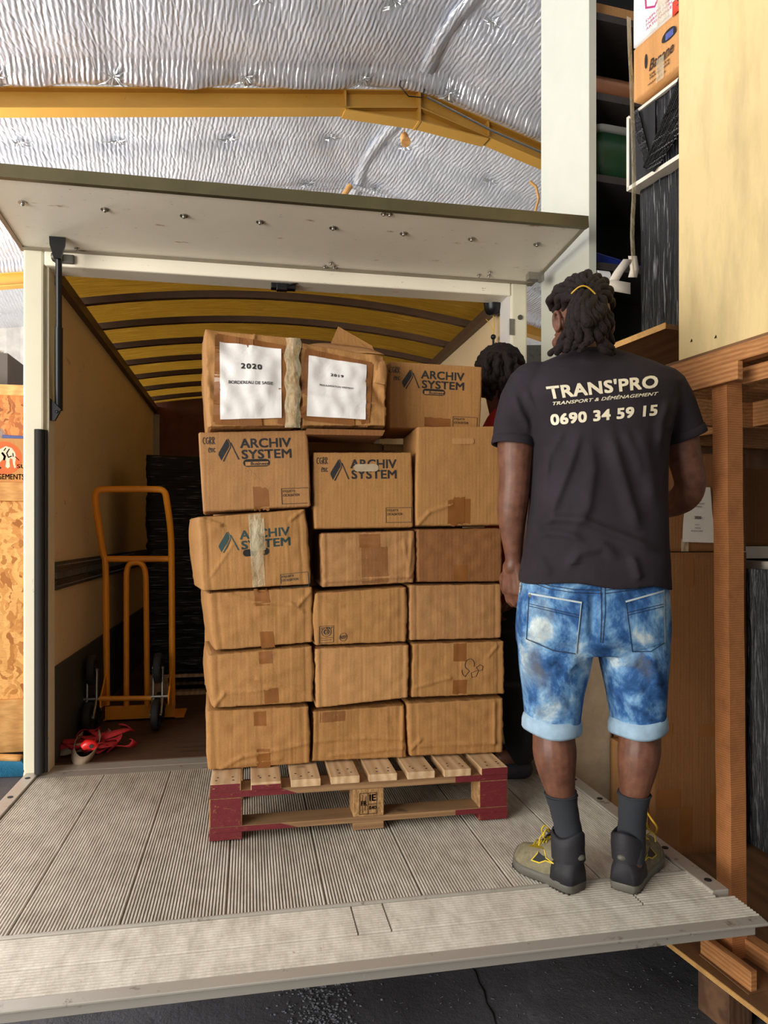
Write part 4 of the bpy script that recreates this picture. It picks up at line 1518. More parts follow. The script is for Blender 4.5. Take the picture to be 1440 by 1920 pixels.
# --- middle column
b1 = carton('plain box at the bottom of the middle column on the pallet, front pushed in', (586, 1332), (760, 1320), (764, 1422), (583, 1430), YB + 0.01, seed=6, bulge=-0.006,
            creases=((.05, .4, .55, .42, .003), (.55, .42, .95, .36, .004), (.2, .12, .95, .2, .004), (.93, .0, .97, .9, .004)))
b2 = carton('plain box second from the bottom in the middle column, tall clean front', (590, 1214), (768, 1207), (766, 1310), (592, 1330), YB - 0.005, seed=7, mat='card_tan', bulge=0.004, dx=0.0)
b3 = carton('plain box with small printed recycling stamps low on its front', (590, 1110), (763, 1098), (763, 1205), (590, 1212), YB, seed=8, bulge=0.007,
            creases=((.02, .9, .3, .72, .003),))
b4 = carton('wide plain box directly below the middle printed archive box', (601, 998), (778, 993), (777, 1094), (603, 1103), YB, seed=9, bulge=0.004, mat='card_grey',
            creases=((.04, .12, .96, .14, .005), (.93, .1, .96, .8, .004), (.88, .8, .93, .3, .002)))
b5 = carton('printed archive box in the middle column with a pale lined hand hole', (587, 846), (773, 846), (776, 990), (589, 993), YB, seed=10, bulge=0.003, mat='card', folds=False, rough=0.4)
archiv(b5, 'ink', hole_on=False, dy=-0.0)
hole(b5, .40, .65, .215, .048, 'beige', 0.0016)
# stamps
g = frame_rect(.05, .2, .64, .95, .006) + [line2d(arc(.125, .75, .05, .085, 0, 360, 14), .008), line2d(arc(.125, .75, .03, .05, 0, 360, 10), .008), line2d([(.06, .86), (.19, .86)], .006),
                                           line2d([(.07, .9), (.18, .9)], .006), line2d(arc(.305, .87, .04, .075, 0, 360, 14), .006)]
for s_t, r4 in (('RESY', (.27, .34, .90, .84)), ('CE', (.1, .15, .78, .72)), ('C 427', (.07, .19, .70, .66))):
    vs, fs = text_geo(s_t, 1, 0.02)
    g.append((fit(vs, r4[0], r4[1], r4[2], r4[3]), fs))
on(b3, 'printed_stamp', g, 'pen')
tape(b4, .4, .62, .02, .3); tape(b4, .42, .7, .3, .95, 'card_dark', .004)
tape(b1, .08, .35, .05, .25, 'card_dark', .004)

# --- right column
c1 = carton('plain box at the bottom right of the stack above the unpainted pallet boards', (764, 1317), (945, 1307), (943, 1413), (768, 1420), YB, seed=11, bulge=0.005,
            creases=((.1, .2, .9, .2, .003), (.02, .15, .12, .32, .004), (.9, .2, .9, .9, .003)))
c2 = carton('plain box with 83 scrawled in black pen on its front', (773, 1205), (946, 1200), (947, 1303), (771, 1310), YB, seed=12, bulge=0.003,
            creases=((.05, .2, .4, .35, .003), (.82, .72, .92, .9, .003), (.4, .35, .62, .33, .002)))
c3 = carton('plain box in the right column directly above the box scrawled 83', (768, 1095), (941, 1093), (941, 1198), (768, 1203), YB, seed=13, bulge=0.004, mat='card_grey')
c4 = carton('darker brown box directly beneath the tall box with the hand slot', (781, 990), (942, 988), (942, 1092), (782, 1093), YB, seed=14, bulge=0.003, mat='card_dark', folds=False)
c5 = carton('tall plain box with a closed hand slot near its top', (782, 798), (944, 797), (944, 986), (780, 988), YB - 0.01, seed=15, bulge=0.003, mat='card', folds=False, rough=0.5,
            creases=((.02, .02, .14, .14, .003), (.14, .14, .4, .22, .003)), depth=0.36, dx=0.02)
on(c5, 'hand_slot_flap', [polyg(arc(.415, .16, .018, .03, 90, 270, 6) + arc(.635, .16, .018, .03, -90, 90, 6))], 'card_tan', 0.003)
tape(c5, .36, .62, .74, 1.0, 'tape_brown', .008); tape(c5, .42, .55, .72, 1.0, 'tape_brown', .01, off=.0015)
tape(c2, .44, .58, .04, .36); tape(c2, .44, .59, .70, .98)
tape(c4, .42, .58, .7, .98)
g = pen([arc(.3, .3, .22, .3, 20, -190, 10) + [(.12, .45)], [(.12, .45), (.3, .62), (.12, .85)] + arc(.15, .6, .2, .3, 100, 190, 6),
         [(.95, .42), (.8, .32), (.62, .45), (.72, .62), (.62, .9), (.42, .95), (.38, .72), (.62, .62), (.9, .6), (.95, .42)]], .55, .78, .32, .68, .007)
on(c2, 'handwriting', g, 'pen')
c6 = carton('printed archive box at the top right of the stack, beside the crumpled box marked 2019', (731, 675), (905, 686), (901, 805), (728, 805), YB + 0.11, seed=16, bulge=0.003, mat='card', folds=False, rough=0.4, depth=0.32, dx=-0.03)
archiv(c6, 'ink', box=(375 + 7, 806 - 2, 580 + 7, 952), hole_on='biz')
tape(c6, .38, .66, .80, 1.0, 'tape_brown', .01)

# --- crumpled boxes with taped paper sheets on top
a6 = carton('crumpled box on top with a taped sheet reading 2020', (383, 616), (553, 632), (557, 800), (392, 802), YB - 0.06, seed=17, bulge=0.010, rough=2.4, mat='card', depth=0.33, dx=-0.03, folds=False, res=0.005, Yt=YB - 0.01,
            creases=((.02, .98, .12, .8, .010, .02), (.03, .62, .1, .4, -.012, .02), (.55, .98, .5, .8, .005), (.03, .45, .98, .40, -.006, .012), (.0, .3, .2, .18, .006, .01)))
a7 = carton('crumpled box on top with a taped sheet reading 2019, its flap standing up', (564, 641), (722, 668), (725, 800), (566, 800), YB - 0.05, seed=18, bulge=0.010, rough=2.4, mat='card', depth=0.33, dx=0.0, folds=False, res=0.005, Yt=YB + 0.02,
            creases=((.85, .98, .98, .5, .012, .02), (.8, .6, .98, .3, -.01, .015), (.02, .95, .2, .8, .008, .012), (.03, .36, .98, .30, .006, .01), (.3, .98, .32, .8, -.004, .01)))


def sheet(b, corners, title, sub, tb, sb):
    """paper sheet given by photo corners, laid on the box"""
    TLc, TRc, BRc, BLc = corners
    def uv(px, py):
        p = atY(px, py, b['Y'])
        d = p - b['tl']
        # solve in the plane of the front face
        uxl, uyl = b['ux'], b['uy']
        a = Matrix(((uxl.x, uyl.x), (uxl.z, uyl.z)))
        s_ = a.inverted() @ Vector((d.x, d.z))
        return s_.x, s_.y
    c = [Vector(uv(*k)) for k in (TLc, TRc, BRc, BLc)]
    n = 26
    vs, fs = [], []
    for j in range(n + 1):
        for i in range(n + 1):
            vs.append(tuple(c[0].lerp(c[1], i / n).lerp(c[3].lerp(c[2], i / n), j / n)))
    for j in range(n):
        for i in range(n):
            a = j * (n + 1) + i
            fs.append((a, a + 1, a + n + 2, a + n + 1))
    on(b, 'tape_border', [line2d([tuple(c[k] + (c[k] - c[(k + 3) % 4]) * .05), tuple(c[(k + 1) % 4] + (c[(k + 1) % 4] - c[k]) * .05)], .09) for k in range(4)], 'tape_brown', 0.0035)
    sh = on(b, 'paper_sheet', [(vs, fs)], 'paper', 0.0075)
    g = []
    for s_t, (u0, u1, v0, v1), bo in ((title, tb, 0.03), (sub, sb, 0.012)):
        tv_, tf = text_geo(s_t, 1, bo, spacing=1.25 if bo > .02 else 1.0, maxe=0.6)
        tv_ = fit(tv_, u0, u1, v1, v0)
        tv_ = [tuple(c[0].lerp(c[1], x).lerp(c[3].lerp(c[2], x), y)) for x, y in tv_]
        g.append((tv_, tf))
    on(b, 'printed_text', g, 'ink', 0.0095, sh)


sheet(a6, ((411, 636), (528, 650), (528, 784), (413, 787)), '2020', 'BORDEREAU DE SAISIE', (.34, .68, .26, .335), (.14, .86, .495, .535))
sheet(a7, ((581, 660), (691, 679), (685, 787), (575, 780)), '2019', 'REGULARISATION VIREMENT', (.38, .6, .255, .30), (.2, .78, .455, .485))
def tape_run(name, mat, pts, label, parent, wob=0.004):
    m = MB()
    m.grid(lambda u, v: pts[min(len(pts) - 1, int(v * (len(pts) - 1)))] + V(0.054 * (u - .5) + .002 * sin(v * 21), -0.006 * sin(pi * u) + 0.003 * noise.noise(Vector((u * 9, v * 26, 1))), 0), 10, len(pts) - 1)
    o = m.build(name, mat, parent)
    o['label'] = label
    return o


tp0 = [atY(549 + 1.5 * sin(i * 0.33), 634 + (802 - 634) * i / 72, YB - 0.080 + 0.045 * (1 - i / 72) - 0.003 * sin(i * 0.3)) for i in range(73)]
tape_run('clear_tape_strip', M['clear'], tp0, 'wide crinkled clear tape', a6['root'])
# standing flap and torn corner of the 2019 box
m = MB()
f0, f1 = atY(615, 655, YB + 0.12), atY(705, 664, YB + 0.12)
f2, f3 = atY(697, 648, YB + 0.14), atY(634, 612, YB + 0.15)
m.hexa([f0, f1, f1 + V(0, .005, 0), f0 + V(0, .005, 0), f3, f2, f2 + V(0, .005, 0), f3 + V(0, .005, 0)])
m.build('top_flap', M['card'], a7['root'])
m = MB()
m.grid(lambda u, v: atY(560 + 160 * u, 655 - 14 * sin(pi * u) * v - 4 + 14 * u, YB + 0.02 + 0.09 * v) + V(0, 0, 0.004 * sin(u * 9)), 16, 3)
m.build('top_flap', M['card_tan'], a7['root'], solid=0.003)
m = MB()
m.grid(lambda u, v: atY(700 + 22 * u + 4 * sin(3 * v), 672 + 45 * v + 4 * u, YB - 0.035 + 0.05 * (1 - v) - 0.012 * sin(pi * u) * sin(pi * v)), 8, 12)
m.build('torn_corner', M['card_tan'], a7['root'], solid=0.003)
m = MB()
o_ = atY(575, 803, YB - 0.045)
e_ = atY(722, 806, YB - 0.045)
m.hexa([o_ + V(0, 0, -.022), e_ + V(-.01, 0.0, -.022), e_ + V(-.01, .2, -.024), o_ + V(0, .2, -.024), o_ + V(0, 0, -.001), e_ + V(0, 0, -.001), e_ + V(0, .2, -.004), o_ + V(0, .2, -.004)])
m.build('bottom_flap', M['card_dark'], a7['root'])

# --- open top of the middle box
m = MB()
tl_, tr_ = b5['tl'], b5['tr']
m.hexa([tl_ + V(.01, .34, -.002), tr_ + V(-.01, .34, -.002), tr_ + V(-.01, .345, -.002), tl_ + V(.01, .345, -.002), tl_ + V(.01, .36, .045), tr_ + V(-.01, .36, .045), tr_ + V(-.01, .365, .045), tl_ + V(.01, .365, .045)])
m.build('back_flap', M['card_in'], b5['root'])

# --- back row, mostly hidden behind the front row
def back(label, l, t, r, b, mat, seed, Y=3.02, depth=0.33, dx=0.0):
    return carton(label, (l, t), (r, t), (r, b), (l, b), Y, depth=depth, dx=dx, mat=mat, seed=seed, res=0.02, group='cartons in the back row of the pallet')


zt = lambda z, Y, x=500: HOR - (z - EYE) * FPX / (Y / ray(x, 0).y)
zs = [0.702, 0.93, 1.16, 1.385, 1.66, 1.945]
names = ['at pallet level', 'second from the pallet', 'third from the pallet', 'fourth from the pallet', 'on top']
cols = ((-0.145, 0.215, 'left'), (0.222, 0.565, 'middle'), (0.572, 0.925, 'right'))
for ci, (xa, xb, cn) in enumerate(cols):
    for k in range(5):
        if ci == 2 and k == 4: pass
        z0_, z1_ = zs[k] + 0.002, zs[k + 1] - 0.002
        xo = -0.035 if (ci == 0 and k in (1, 2)) else 0.0
        root = empty('cardboard_box', ((xa + xb) / 2, 3.19, z0_), 0, 'plain box in the back row behind the %s column, %s' % (cn, names[k]), 'cardboard box', 'cartons in the back row of the pallet')
        O = V(xa + xo, 3.02, z0_)
        sv = Vector((ci * 9 + k, 0, 0))
        m = noisy_box_mb(O, (xb - xa, 0, 0), (0, 0.34, 0), (0, 0, z1_ - z0_), (10, 10, 8), lambda u, v, w, p: p + V(0.004 * noise.noise(p * 7 + sv), 0.003 * noise.noise(p * 9 + sv), 0))
        m.build('box_body', M['card' if k != 2 else 'banana_card'], root, fixn=False)
        m = MB(); m.box(((xa + xb) / 2 - 0.025 + xo, 3.03, z1_ + 0.0003), ((xa + xb) / 2 + 0.025 + xo, 3.35, z1_ + 0.001))
        m.build('tape', M['tape_brown'], root)
# ------------------------------------------------------------------ wooden storage rack on the right
RS, RT = Vector((-sin(radians(8.5)), cos(radians(8.5)), 0)), Vector((cos(radians(8.5)), sin(radians(8.5)), 0))
RP = Vector((1.45, 2.05, 0))


def RK(s, t, z): return RP + RS * s + RT * t + ZUP * z


def rbox(m, s0, s1, t0, t1, z0, z1):
    return m.obox(RK(s0, t0, z0), RS * (s1 - s0), RT * (t1 - t0), ZUP * (z1 - z0))


rack = empty('storage_rack', RK(0, 0.07, 0), 0, 'timber storage rack of posts, rails and plywood decks right of the tail lift', 'rack')
# lower deck on blocks
m = MB(); rbox(m, -0.75, 2.0, -0.046, 1.9, 0.166, 0.166 + 0.017)
lo = m.build('lower_deck', M['ply_deck'], rack)
m = MB(); rbox(m, -0.75, 2.0, -0.049, -0.0462, 0.1665, 0.1828)
m.build('plywood_edge', M['ply_edge'], lo)
for s, t in ((-0.02, 0.02), (0.9, 0.02), (-0.02, 0.9), (0.9, 0.9), (1.8, 0.02), (1.8, 0.9), (-0.6, 0.9)):
    m = MB(); rbox(m, s - 0.06, s + 0.07, t - 0.02, t + 0.075, 0.0, 0.165)
    m.build('support_block', M['oldwood'], rack, bevel=0.004)
# posts
def post(s, t, tilt_, lab=None):
    m = MB()
    a, h = RK(s, t, 0), 0.031
    zb, zt_ = 0.184, 2.04
    n = 14
    ring = []
    for k in range(n + 1):
        z = zb + (zt_ - zb) * k / n
        o = RT * (tilt_ * (1 - k / n)) + RT * 0.0012 * sin(k * 2.1)
        ring += [a + o + RS * -h + RT * -h + ZUP * z, a + o + RS * -h + RT * h + ZUP * z, a + o + RS * h + RT * h + ZUP * z, a + o + RS * h + RT * -h + ZUP * z]
    fs = [(0, 1, 2, 3), tuple(4 * n + k for k in range(4))]
    for k in range(n):
        for j in range(4): fs.append((4 * k + j, 4 * k + (j + 1) % 4, 4 * k + 4 + (j + 1) % 4, 4 * k + 4 + j))
    m.add(ring, fs, False)
    return m.build('post', M['redwood'], rack)


post(0.0, 0.072, 0.022)
post(0.0, 0.95, 0.0)
post(1.30, 0.95, 0.0)
# cleats at the foot and head of the near post
m = MB()
m.obox(atZ(1313, 1788, 0.185), atZ(1408, 1862, 0.185) - atZ(1313, 1788, 0.185), RT * 0.024, ZUP * 0.062)
m.build('foot_cleat', M['redwood_h'], rack, bevel=0.002)
m = MB(); m.obox(atZ(1311, 1791, 0.184) , atZ(1404, 1866, 0.184) - atZ(1311, 1791, 0.184), RT * 0.18, ZUP * 0.004)
m.build('foot_plate', M['ply_deck'], rack)
m = MB(); rbox(m, -0.25, 0.28, 0.115, 0.16, 0.188, 0.25)
m.build('foot_cleat', M['redwood_h'], rack, bevel=0.002)
m = MB(); rbox(m, -0.10, 0.135, 0.014, 0.036, 2.03, 2.088)
m.build('head_cleat', M['redwood_h'], rack, bevel=0.002)
m = MB(); rbox(m, -0.13, 0.06, 0.105, 0.13, 2.035, 2.088)
m.build('head_cleat', M['redwood_h'], rack, bevel=0.002)
m = MB(); rbox(m, 1.345, 1.358, 0.10, 1.9, 0.19, 2.284)
m.build('back_board', M['ply_deck'], rack)
# rails and upper decks
m = MB(); rbox(m, -1.3, 0.36, 0.052, 0.092, 2.098, 2.15)
m.build('rail', M['redwood_h'], rack, bevel=0.002)
m = MB(); rbox(m, -1.3, 0.36, 0.062, 0.10, 2.1505, 2.162)
m.build('rail', M['ply_deck'], rack)
m = MB(); rbox(m, -1.3, 1.36, 0.9, 0.96, 2.04, 2.15)
m.build('rail', M['redwood_h'], rack)
m = MB(); rbox(m, -1.3, 0.26, 0.101, 1.9, 2.15, 2.166)
m.build('upper_deck', M['ply_deck'], rack)
m = MB(); rbox(m, 0.26, 1.36, 0.05, 1.9, 2.288, 2.306)
ud = m.build('upper_deck', M['ply_deck'], rack)
m = MB(); rbox(m, 0.255, 1.36, 0.046, 0.0498, 2.286, 2.308)
m.build('plywood_edge', M['ply_edge'], ud)
for s in (0.85, 1.29):
    m = MB(); rbox(m, s, s + 0.05, 0.12, 1.9, 2.17, 2.286)
    m.build('joist', M['redwood_h'], rack)
for s in (-0.05, 0.62, 1.2):
    m = MB(); rbox(m, s + 0.06, s + 0.11, 0.13, 1.9, 2.035, 2.148)
    m.build('joist', M['redwood_h'], rack)
# big pale plywood crate standing on the near deck
crate = empty('plywood_crate', RK(-0.5, 0.5, 2.166), 0, 'large pale plywood crate on the upper shelf at the right edge', 'crate')
m = MB(); rbox(m, -1.25, 0.225, 0.080, 0.092, 2.167, 3.95)
m.build('side_panel', M['ply_light'], crate)
for a in ((-1.25, -1.238, 0.093, 1.2, 2.167, 3.95), (0.213, 0.225, 0.093, 1.2, 2.167, 3.95)):
    m = MB(); rbox(m, *a)
    m.build('end_panel', M['ply_deck'], crate)
m = MB(); rbox(m, -1.25, 0.225, 1.2, 1.212, 2.167, 3.95); m.build('back_panel', M['ply_deck'], crate)
m = MB(); rbox(m, -1.25, 0.225, 0.08, 1.212, 3.951, 3.963); m.build('top_panel', M['ply_deck'], crate)
m = MB(); rbox(m, -1.24, 0.215, 0.1, 1.19, 2.168, 2.18); m.build('bottom_panel', M['ply_deck'], crate)
# splintered nail marks low on the panel
g = []
for (px, py) in ((1292, 640), (1330, 632)):
    p = atX(px, py, 1.49)
    d = (p - RP)
    s_, zz_ = d.dot(RS), p.z
    g.append(polyg([(s_, zz_), (s_ + .004, zz_ + .012), (s_ + .001, zz_ + .004), (s_ + .012, zz_ + .001)]))
decal('nail_mark', g, M['bow'], crate, RK(0, 0.0798, 0), RS, ZUP, -RT, None, 0.0006)

# ------------------------------------------------------------------ tower of goods on the upper shelf: wrapped block, banana box, white carton
SD = Vector((-0.203, 0.979, 0)).normalized()     # along the visible faces
ST = Vector((0.979, 0.203, 0)).normalized()
SO = Vector((1.605, 2.375, 0))                   # near end of the face
FAR = 0.300


def st(s, t, z): return SO + SD * s + ST * t + ZUP * z


def zpx(px, py, s, t=0.0):
    """height of the photo point on the face line at s"""
    p = SO + SD * s + ST * t
    return EYE + (HOR - py) / FPX * p.dot(CF)


zt_w = zpx(1200, 384, FAR)                       # top of the upper wrapped block
zm_w = zpx(1192, 362, FAR)
z_b0, z_b1 = zpx(1203, 190, FAR), 0
wz0 = 2.308
wz1 = zpx(1192, 353, FAR)
wz2 = zpx(1200, 192, FAR)
wz3 = zpx(1205, 92, FAR)
def tower_part(name, z0, z1, s0, s1, t0, t1, mat, label, cat, amp, seed, ax='Z', res=(26, 20, 34)):
    c = st((s0 + s1) / 2, (t0 + t1) / 2, z0)
    root = empty(name, c, 0, label, cat)
    O = st(s0, t0, z0)
    fn = wrap_fn(amp, seed, ax, O) if amp > 0.002 else (lambda u, v, w, p: p + V(0.0015 * noise.noise(p * 6), 0.0015 * noise.noise(p * 6 + V(4, 0, 0)), 0))
    noisy_box_mb(O, ST * (t1 - t0), SD * (s1 - s0), ZUP * (z1 - z0), res, fn).build(name + '_body', mat, root, fixn=False)
    return root


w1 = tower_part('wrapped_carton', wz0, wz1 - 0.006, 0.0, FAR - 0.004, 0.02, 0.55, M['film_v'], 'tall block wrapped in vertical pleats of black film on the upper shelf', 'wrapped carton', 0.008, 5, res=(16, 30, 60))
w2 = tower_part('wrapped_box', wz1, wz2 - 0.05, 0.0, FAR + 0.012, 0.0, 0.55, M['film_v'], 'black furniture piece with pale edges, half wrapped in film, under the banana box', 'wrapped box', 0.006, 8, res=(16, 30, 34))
m = MB()
for za, zb, th in ((wz1 - 0.004, wz1 + 0.012, 0.0), (wz2 - 0.062, wz2 - 0.05, 0.0)):
    m.obox(st(0.0, -0.013, za), SD * (FAR + 0.026), ST * 0.5, ZUP * (zb - za))
m.obox(st(FAR + 0.014, -0.013, wz1), SD * 0.014, ST * 0.5, ZUP * (wz2 - 0.05 - wz1))
m.build('pale_edging', M['furn'], w2)
m = MB(); m.obox(st(FAR - 0.13, -0.0105, wz1 + 0.014), SD * 0.142, ST * 0.003, ZUP * (wz2 - wz1 - 0.08))
m.build('black_panel', M['cab_dark'], w2)
# gathered film band slanting over it
m = MB()
for k in range(16):
    a = st(FAR - 0.135 + 0.004 * k, -0.02 - 0.001 * (k % 3), wz1 + 0.0 + 0.003 * k)
    b = st(-0.06 + 0.0 * k, -0.022 - 0.002 * (k % 4), wz1 + 0.16 + 0.016 * k)
    m.tube([a, a.lerp(b, .5) + ZUP * -0.01, b], [0.003, 0.006, 0.009], 6, flat=0.5)
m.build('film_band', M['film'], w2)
m = MB()
m.grid(lambda u, v: st(FAR + 0.005 - 0.05 * u - 0.10 * v * (1 - 0.2 * u), -0.016 - 0.009 * noise.noise(Vector((u * 9, v * 14, 2))) - 0.004, wz2 - 0.055 - (wz2 - wz1 - 0.08) * v), 16, 30)
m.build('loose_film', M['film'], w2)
bn = tower_part('banana_carton', wz2, wz3 - 0.006, -0.04, FAR, 0.0, 0.42, M['banana_card'], 'tan banana carton with oval vents and an orange label on the upper shelf', 'cardboard box', 0.0, 2, res=(10, 24, 14))
Lb = FAR + 0.04
Hb = wz3 - wz2 - 0.006


def on_face(geos, mat, name, parent, z0, h, off, L=Lb, s_far=FAR, label=None, t=0.0):
    """u from the far end (photo left) 0-1, v down 0-1"""
    return decal(name, geos, mat, parent, st(s_far, t, z0 + h), SD * -L, ZUP * -h, -ST, None, off, label)


g = [polyg([(x, y) for x, y in arc(.57, .30, .11, .12, 180, 360, 10) + arc(.57, .32, .11, .06, 0, 180, 8)]), polyg(arc(.80, .50, .022, .14, 0, 360, 14)), polyg(arc(.21, .42, .022, .14, 0, 360, 14))]
for g_ in g: on_face([g_], M['cab_dark'], 'vent_hole', bn, wz2, Hb, 0.003)
on_face([patch(.52, .64, .24, .36, 3, 3)], M['blue_plastic'], 'bag_inside', bn, wz2, Hb, 0.004)
g = []
for s_t, r4, sh_ in (('Banane', (.26, .64, .66, .46), .35), ('DE CÔTE', (.27, .58, .76, .71), 0), ('FRANÇAISE', (.27, .58, .83, .78), 0), ('MARTINIQUE', (.24, .52, .92, .885), 0)):
    vs, fs = text_geo(s_t, 1, 0.015, shear=sh_)
    g.append((fit(vs, *r4), fs))
g.append(line2d([(.42, .69), (.54, .66), (.64, .62)], .012))
on_face(g, M['bow'], 'printed_text', bn, wz2, Hb, 0.003)
on_face([patch(.38, .50, .58, 1.0, 3, 6)], M['clear'], 'clear_tape', bn, wz2, Hb, 0.005)
p0 = st(FAR - Lb * .72, -0.006, wz3 + 0.012)
lb_ = MB()
lb_.strip([p0 + SD * 0.03, p0 + SD * -0.03 + ST * -0.004 + ZUP * 0.004, p0 + SD * -0.08 + ST * -0.012 + ZUP * 0.006, p0 + SD * -0.12 + ST * -0.02 + ZUP * 0.008], ZUP * 0.055, 0.0006)
lo_ = lb_.build('orange_label', M['red_label'], bn)
vs, fs = text_geo('55', 1, 0.0)
decal('handwriting', [(fit(vs, .2, .7, .2, .8), fs)], M['pen'], lo_, p0 + SD * 0.025 + ST * -0.004 + ZUP * -0.022, SD * -0.13 + ST * -0.012, ZUP * 0.05, -ST, None, 0.004)
wt = tower_part('white_carton', wz3, wz3 + 0.34, -0.04, FAR - 0.004, -0.004, 0.42, M['white_box'], 'white carton with pink print at the very top right of the shelf tower', 'cardboard box', 0.0, 3, res=(8, 16, 12))
Hw = 0.34
g = [line2d([(x, y) for x, y in s], .022) for s in ([(.2, .40), (.22, .66), (.36, .74), (.48, .60), (.50, .40)],)]
g += [line2d([(.27, .52), (.40, .44)], .014), line2d([(.28, .58), (.42, .5)], .014)]
on_face(g, M['pink'], 'printed_mark', wt, wz3, Hw, 0.006)
g = []
for k, s_t in enumerate(('DEPUIS 1988', 'FABRICATION', 'ARTISANALE')):
    vs, fs = text_geo(s_t, 1, 0.0)
    g.append((fit(vs, .22, .62, .83 + .05 * k, .80 + .05 * k), fs))
on_face(g, M['pink'], 'printed_text', wt, wz3, Hw, 0.006)
on_face([patch(.40, .58, .3, 1.0, 3, 6)], M['clear'], 'clear_tape', wt, wz3, Hw, 0.008)

# ------------------------------------------------------------------ tall white cabinet with its goods
CS = Vector((-0.0872, 0.9962, 0))
CT = Vector((0.9962, 0.0872, 0))
CO = Vector((1.477, 2.926, 0))


def cb(s, t, z): return CO + CS * s + CT * t + ZUP * z


def cbox_(m, s0, s1, t0, t1, z0, z1): return m.obox(cb(s0, t0, z0), CS * (s1 - s0), CT * (t1 - t0), ZUP * (z1 - z0))


CZ0, CZ1 = 2.308, 4.35
cab = empty('tall_cabinet', cb(0.22, 0.35, CZ0), 0, 'tall white cabinet with an open dark front on the upper shelf', 'cabinet')
m = MB(); cbox_(m, 0, 0.438, 0, 0.036, CZ0, CZ1)
m.build('side_panel', M['cab'], cab)
m = MB(); cbox_(m, 0, 0.438, 0.80, 0.836, CZ0, CZ1)
m.build('side_panel', M['cab'], cab)
m = MB(); cbox_(m, 0.420, 0.436, 0.037, 0.799, CZ0, CZ1)
m.build('back_panel', M['cab_dark'], cab)
shz = {}
for py, nm in ((26, 'a'), (176, 'b'), (330, 'c'), (495, 'e')):
    z = EYE + (HOR - py) / FPX * cb(0, .1, 0).dot(CF)
    shz[nm] = z
    m = MB(); cbox_(m, 0.02, 0.418, 0.037, 0.799, z - 0.02, z + 0.012)
    m.build('shelf', M['cab_shelf'], cab)
m = MB(); cbox_(m, 0.0, 0.42, 0.037, 0.799, CZ0 + 0.002, CZ0 + 0.03)
m.build('shelf', M['cab_shelf'], cab)
m = MB()
m.cyl(cb(0.14, 0.07, shz['b'] + 0.085), cb(0.14, 0.7, shz['b'] + 0.085), 0.072, 28)
tag(m.build('foil_roll', M['copper']), 'shiny coppery roll lying on the cabinet shelf above the green tub', 'roll')
m = MB()
m.hexa([cb(s, t, z) for s, t, z in ((.06, .06, shz['a'] + .013), (.06, .7, shz['a'] + .013), (.3, .7, shz['a'] + .013), (.3, .06, shz['a'] + .013), (.06, .06, shz['a'] + .09), (.06, .7, shz['a'] + .09), (.3, .7, shz['a'] + .09), (.3, .06, shz['a'] + .09))])
tag(m.build('carton', M['card_tan'], bevel=0.004), 'pale box on the topmost visible cabinet shelf', 'box')
# green tub
tub = empty('storage_tub', cb(0.2, 0.25, shz['c'] + 0.013), 0, 'dark green plastic tub with grey rim inside the white cabinet', 'tub')
m = MB()
prof = [(0.13, 0.0), (0.15, 0.0), (0.165, 0.20)]
def rr(cx, cy, hx, hy, r, n=6):
    pts = []
    for (sx, sy, a0) in ((1, 1, 0), (-1, 1, 90), (-1, -1, 180), (1, -1, 270)):
        for k in range(n + 1):
            a = radians(a0 + 90 * k / n)
            pts.append((cx + sx * (hx - r) + r * cos(a), cy + sy * (hy - r) + r * sin(a)))
    return pts


def loft(rings, m, cap=True):
    n = len(rings[0])
    vs = [p for r in rings for p in r]
    fs = []
    for i in range(len(rings) - 1):
        for k in range(n): fs.append((i * n + k, i * n + (k + 1) % n, (i + 1) * n + (k + 1) % n, (i + 1) * n + k))
    if cap: fs += [tuple(range(n))[::-1], tuple(range(len(vs) - n, len(vs)))]
    return m.add(vs, fs, True)


zc = shz['c'] + 0.014
tubr = lambda g_, z: [cb(0.19 + x, 0.19 + y, zc + z) for y, x in rr(0, 0, 0.13 + g_, 0.15 + g_, 0.05)]
loft([tubr(-0.012, 0), tubr(0.0, 0.1), tubr(0.006, 0.20)], m)
m.build('tub_body', M['green_tub'], tub)
m = MB()
loft([tubr(0.008, 0.201), tubr(0.018, 0.205), tubr(0.018, 0.23), tubr(0.0, 0.236)], m)
m.build('tub_lid', M['grey_plastic'], tub)
m = MB()
p = cb(0.1, 0.08, CZ0 + 0.031)
m.hexa([cb(.08, .06, shz['e'] + .014), cb(.08, .42, shz['e'] + .014), cb(.35, .42, shz['e'] + .014), cb(.35, .06, shz['e'] + .014), cb(.08, .06, shz['e'] + .09), cb(.08, .42, shz['e'] + .03), cb(.35, .42, shz['e'] + .03), cb(.35, .06, shz['e'] + .09)])
tag(m.build('blue_case', M['blue_plastic'], bevel=0.01), 'dark blue case tucked in the cabinet just above the white roll', 'case')
m = MB()
a_ = cb(0.02, 0.045, shz['e'] - 0.055)
m.cyl(a_ + CT * 0.0, a_ + CT * 0.06, 0.028, 22)
tag(m.build('tape_roll', M['label_white']), 'small white roll sticking out beside the cabinet edge behind his head', 'tape roll')
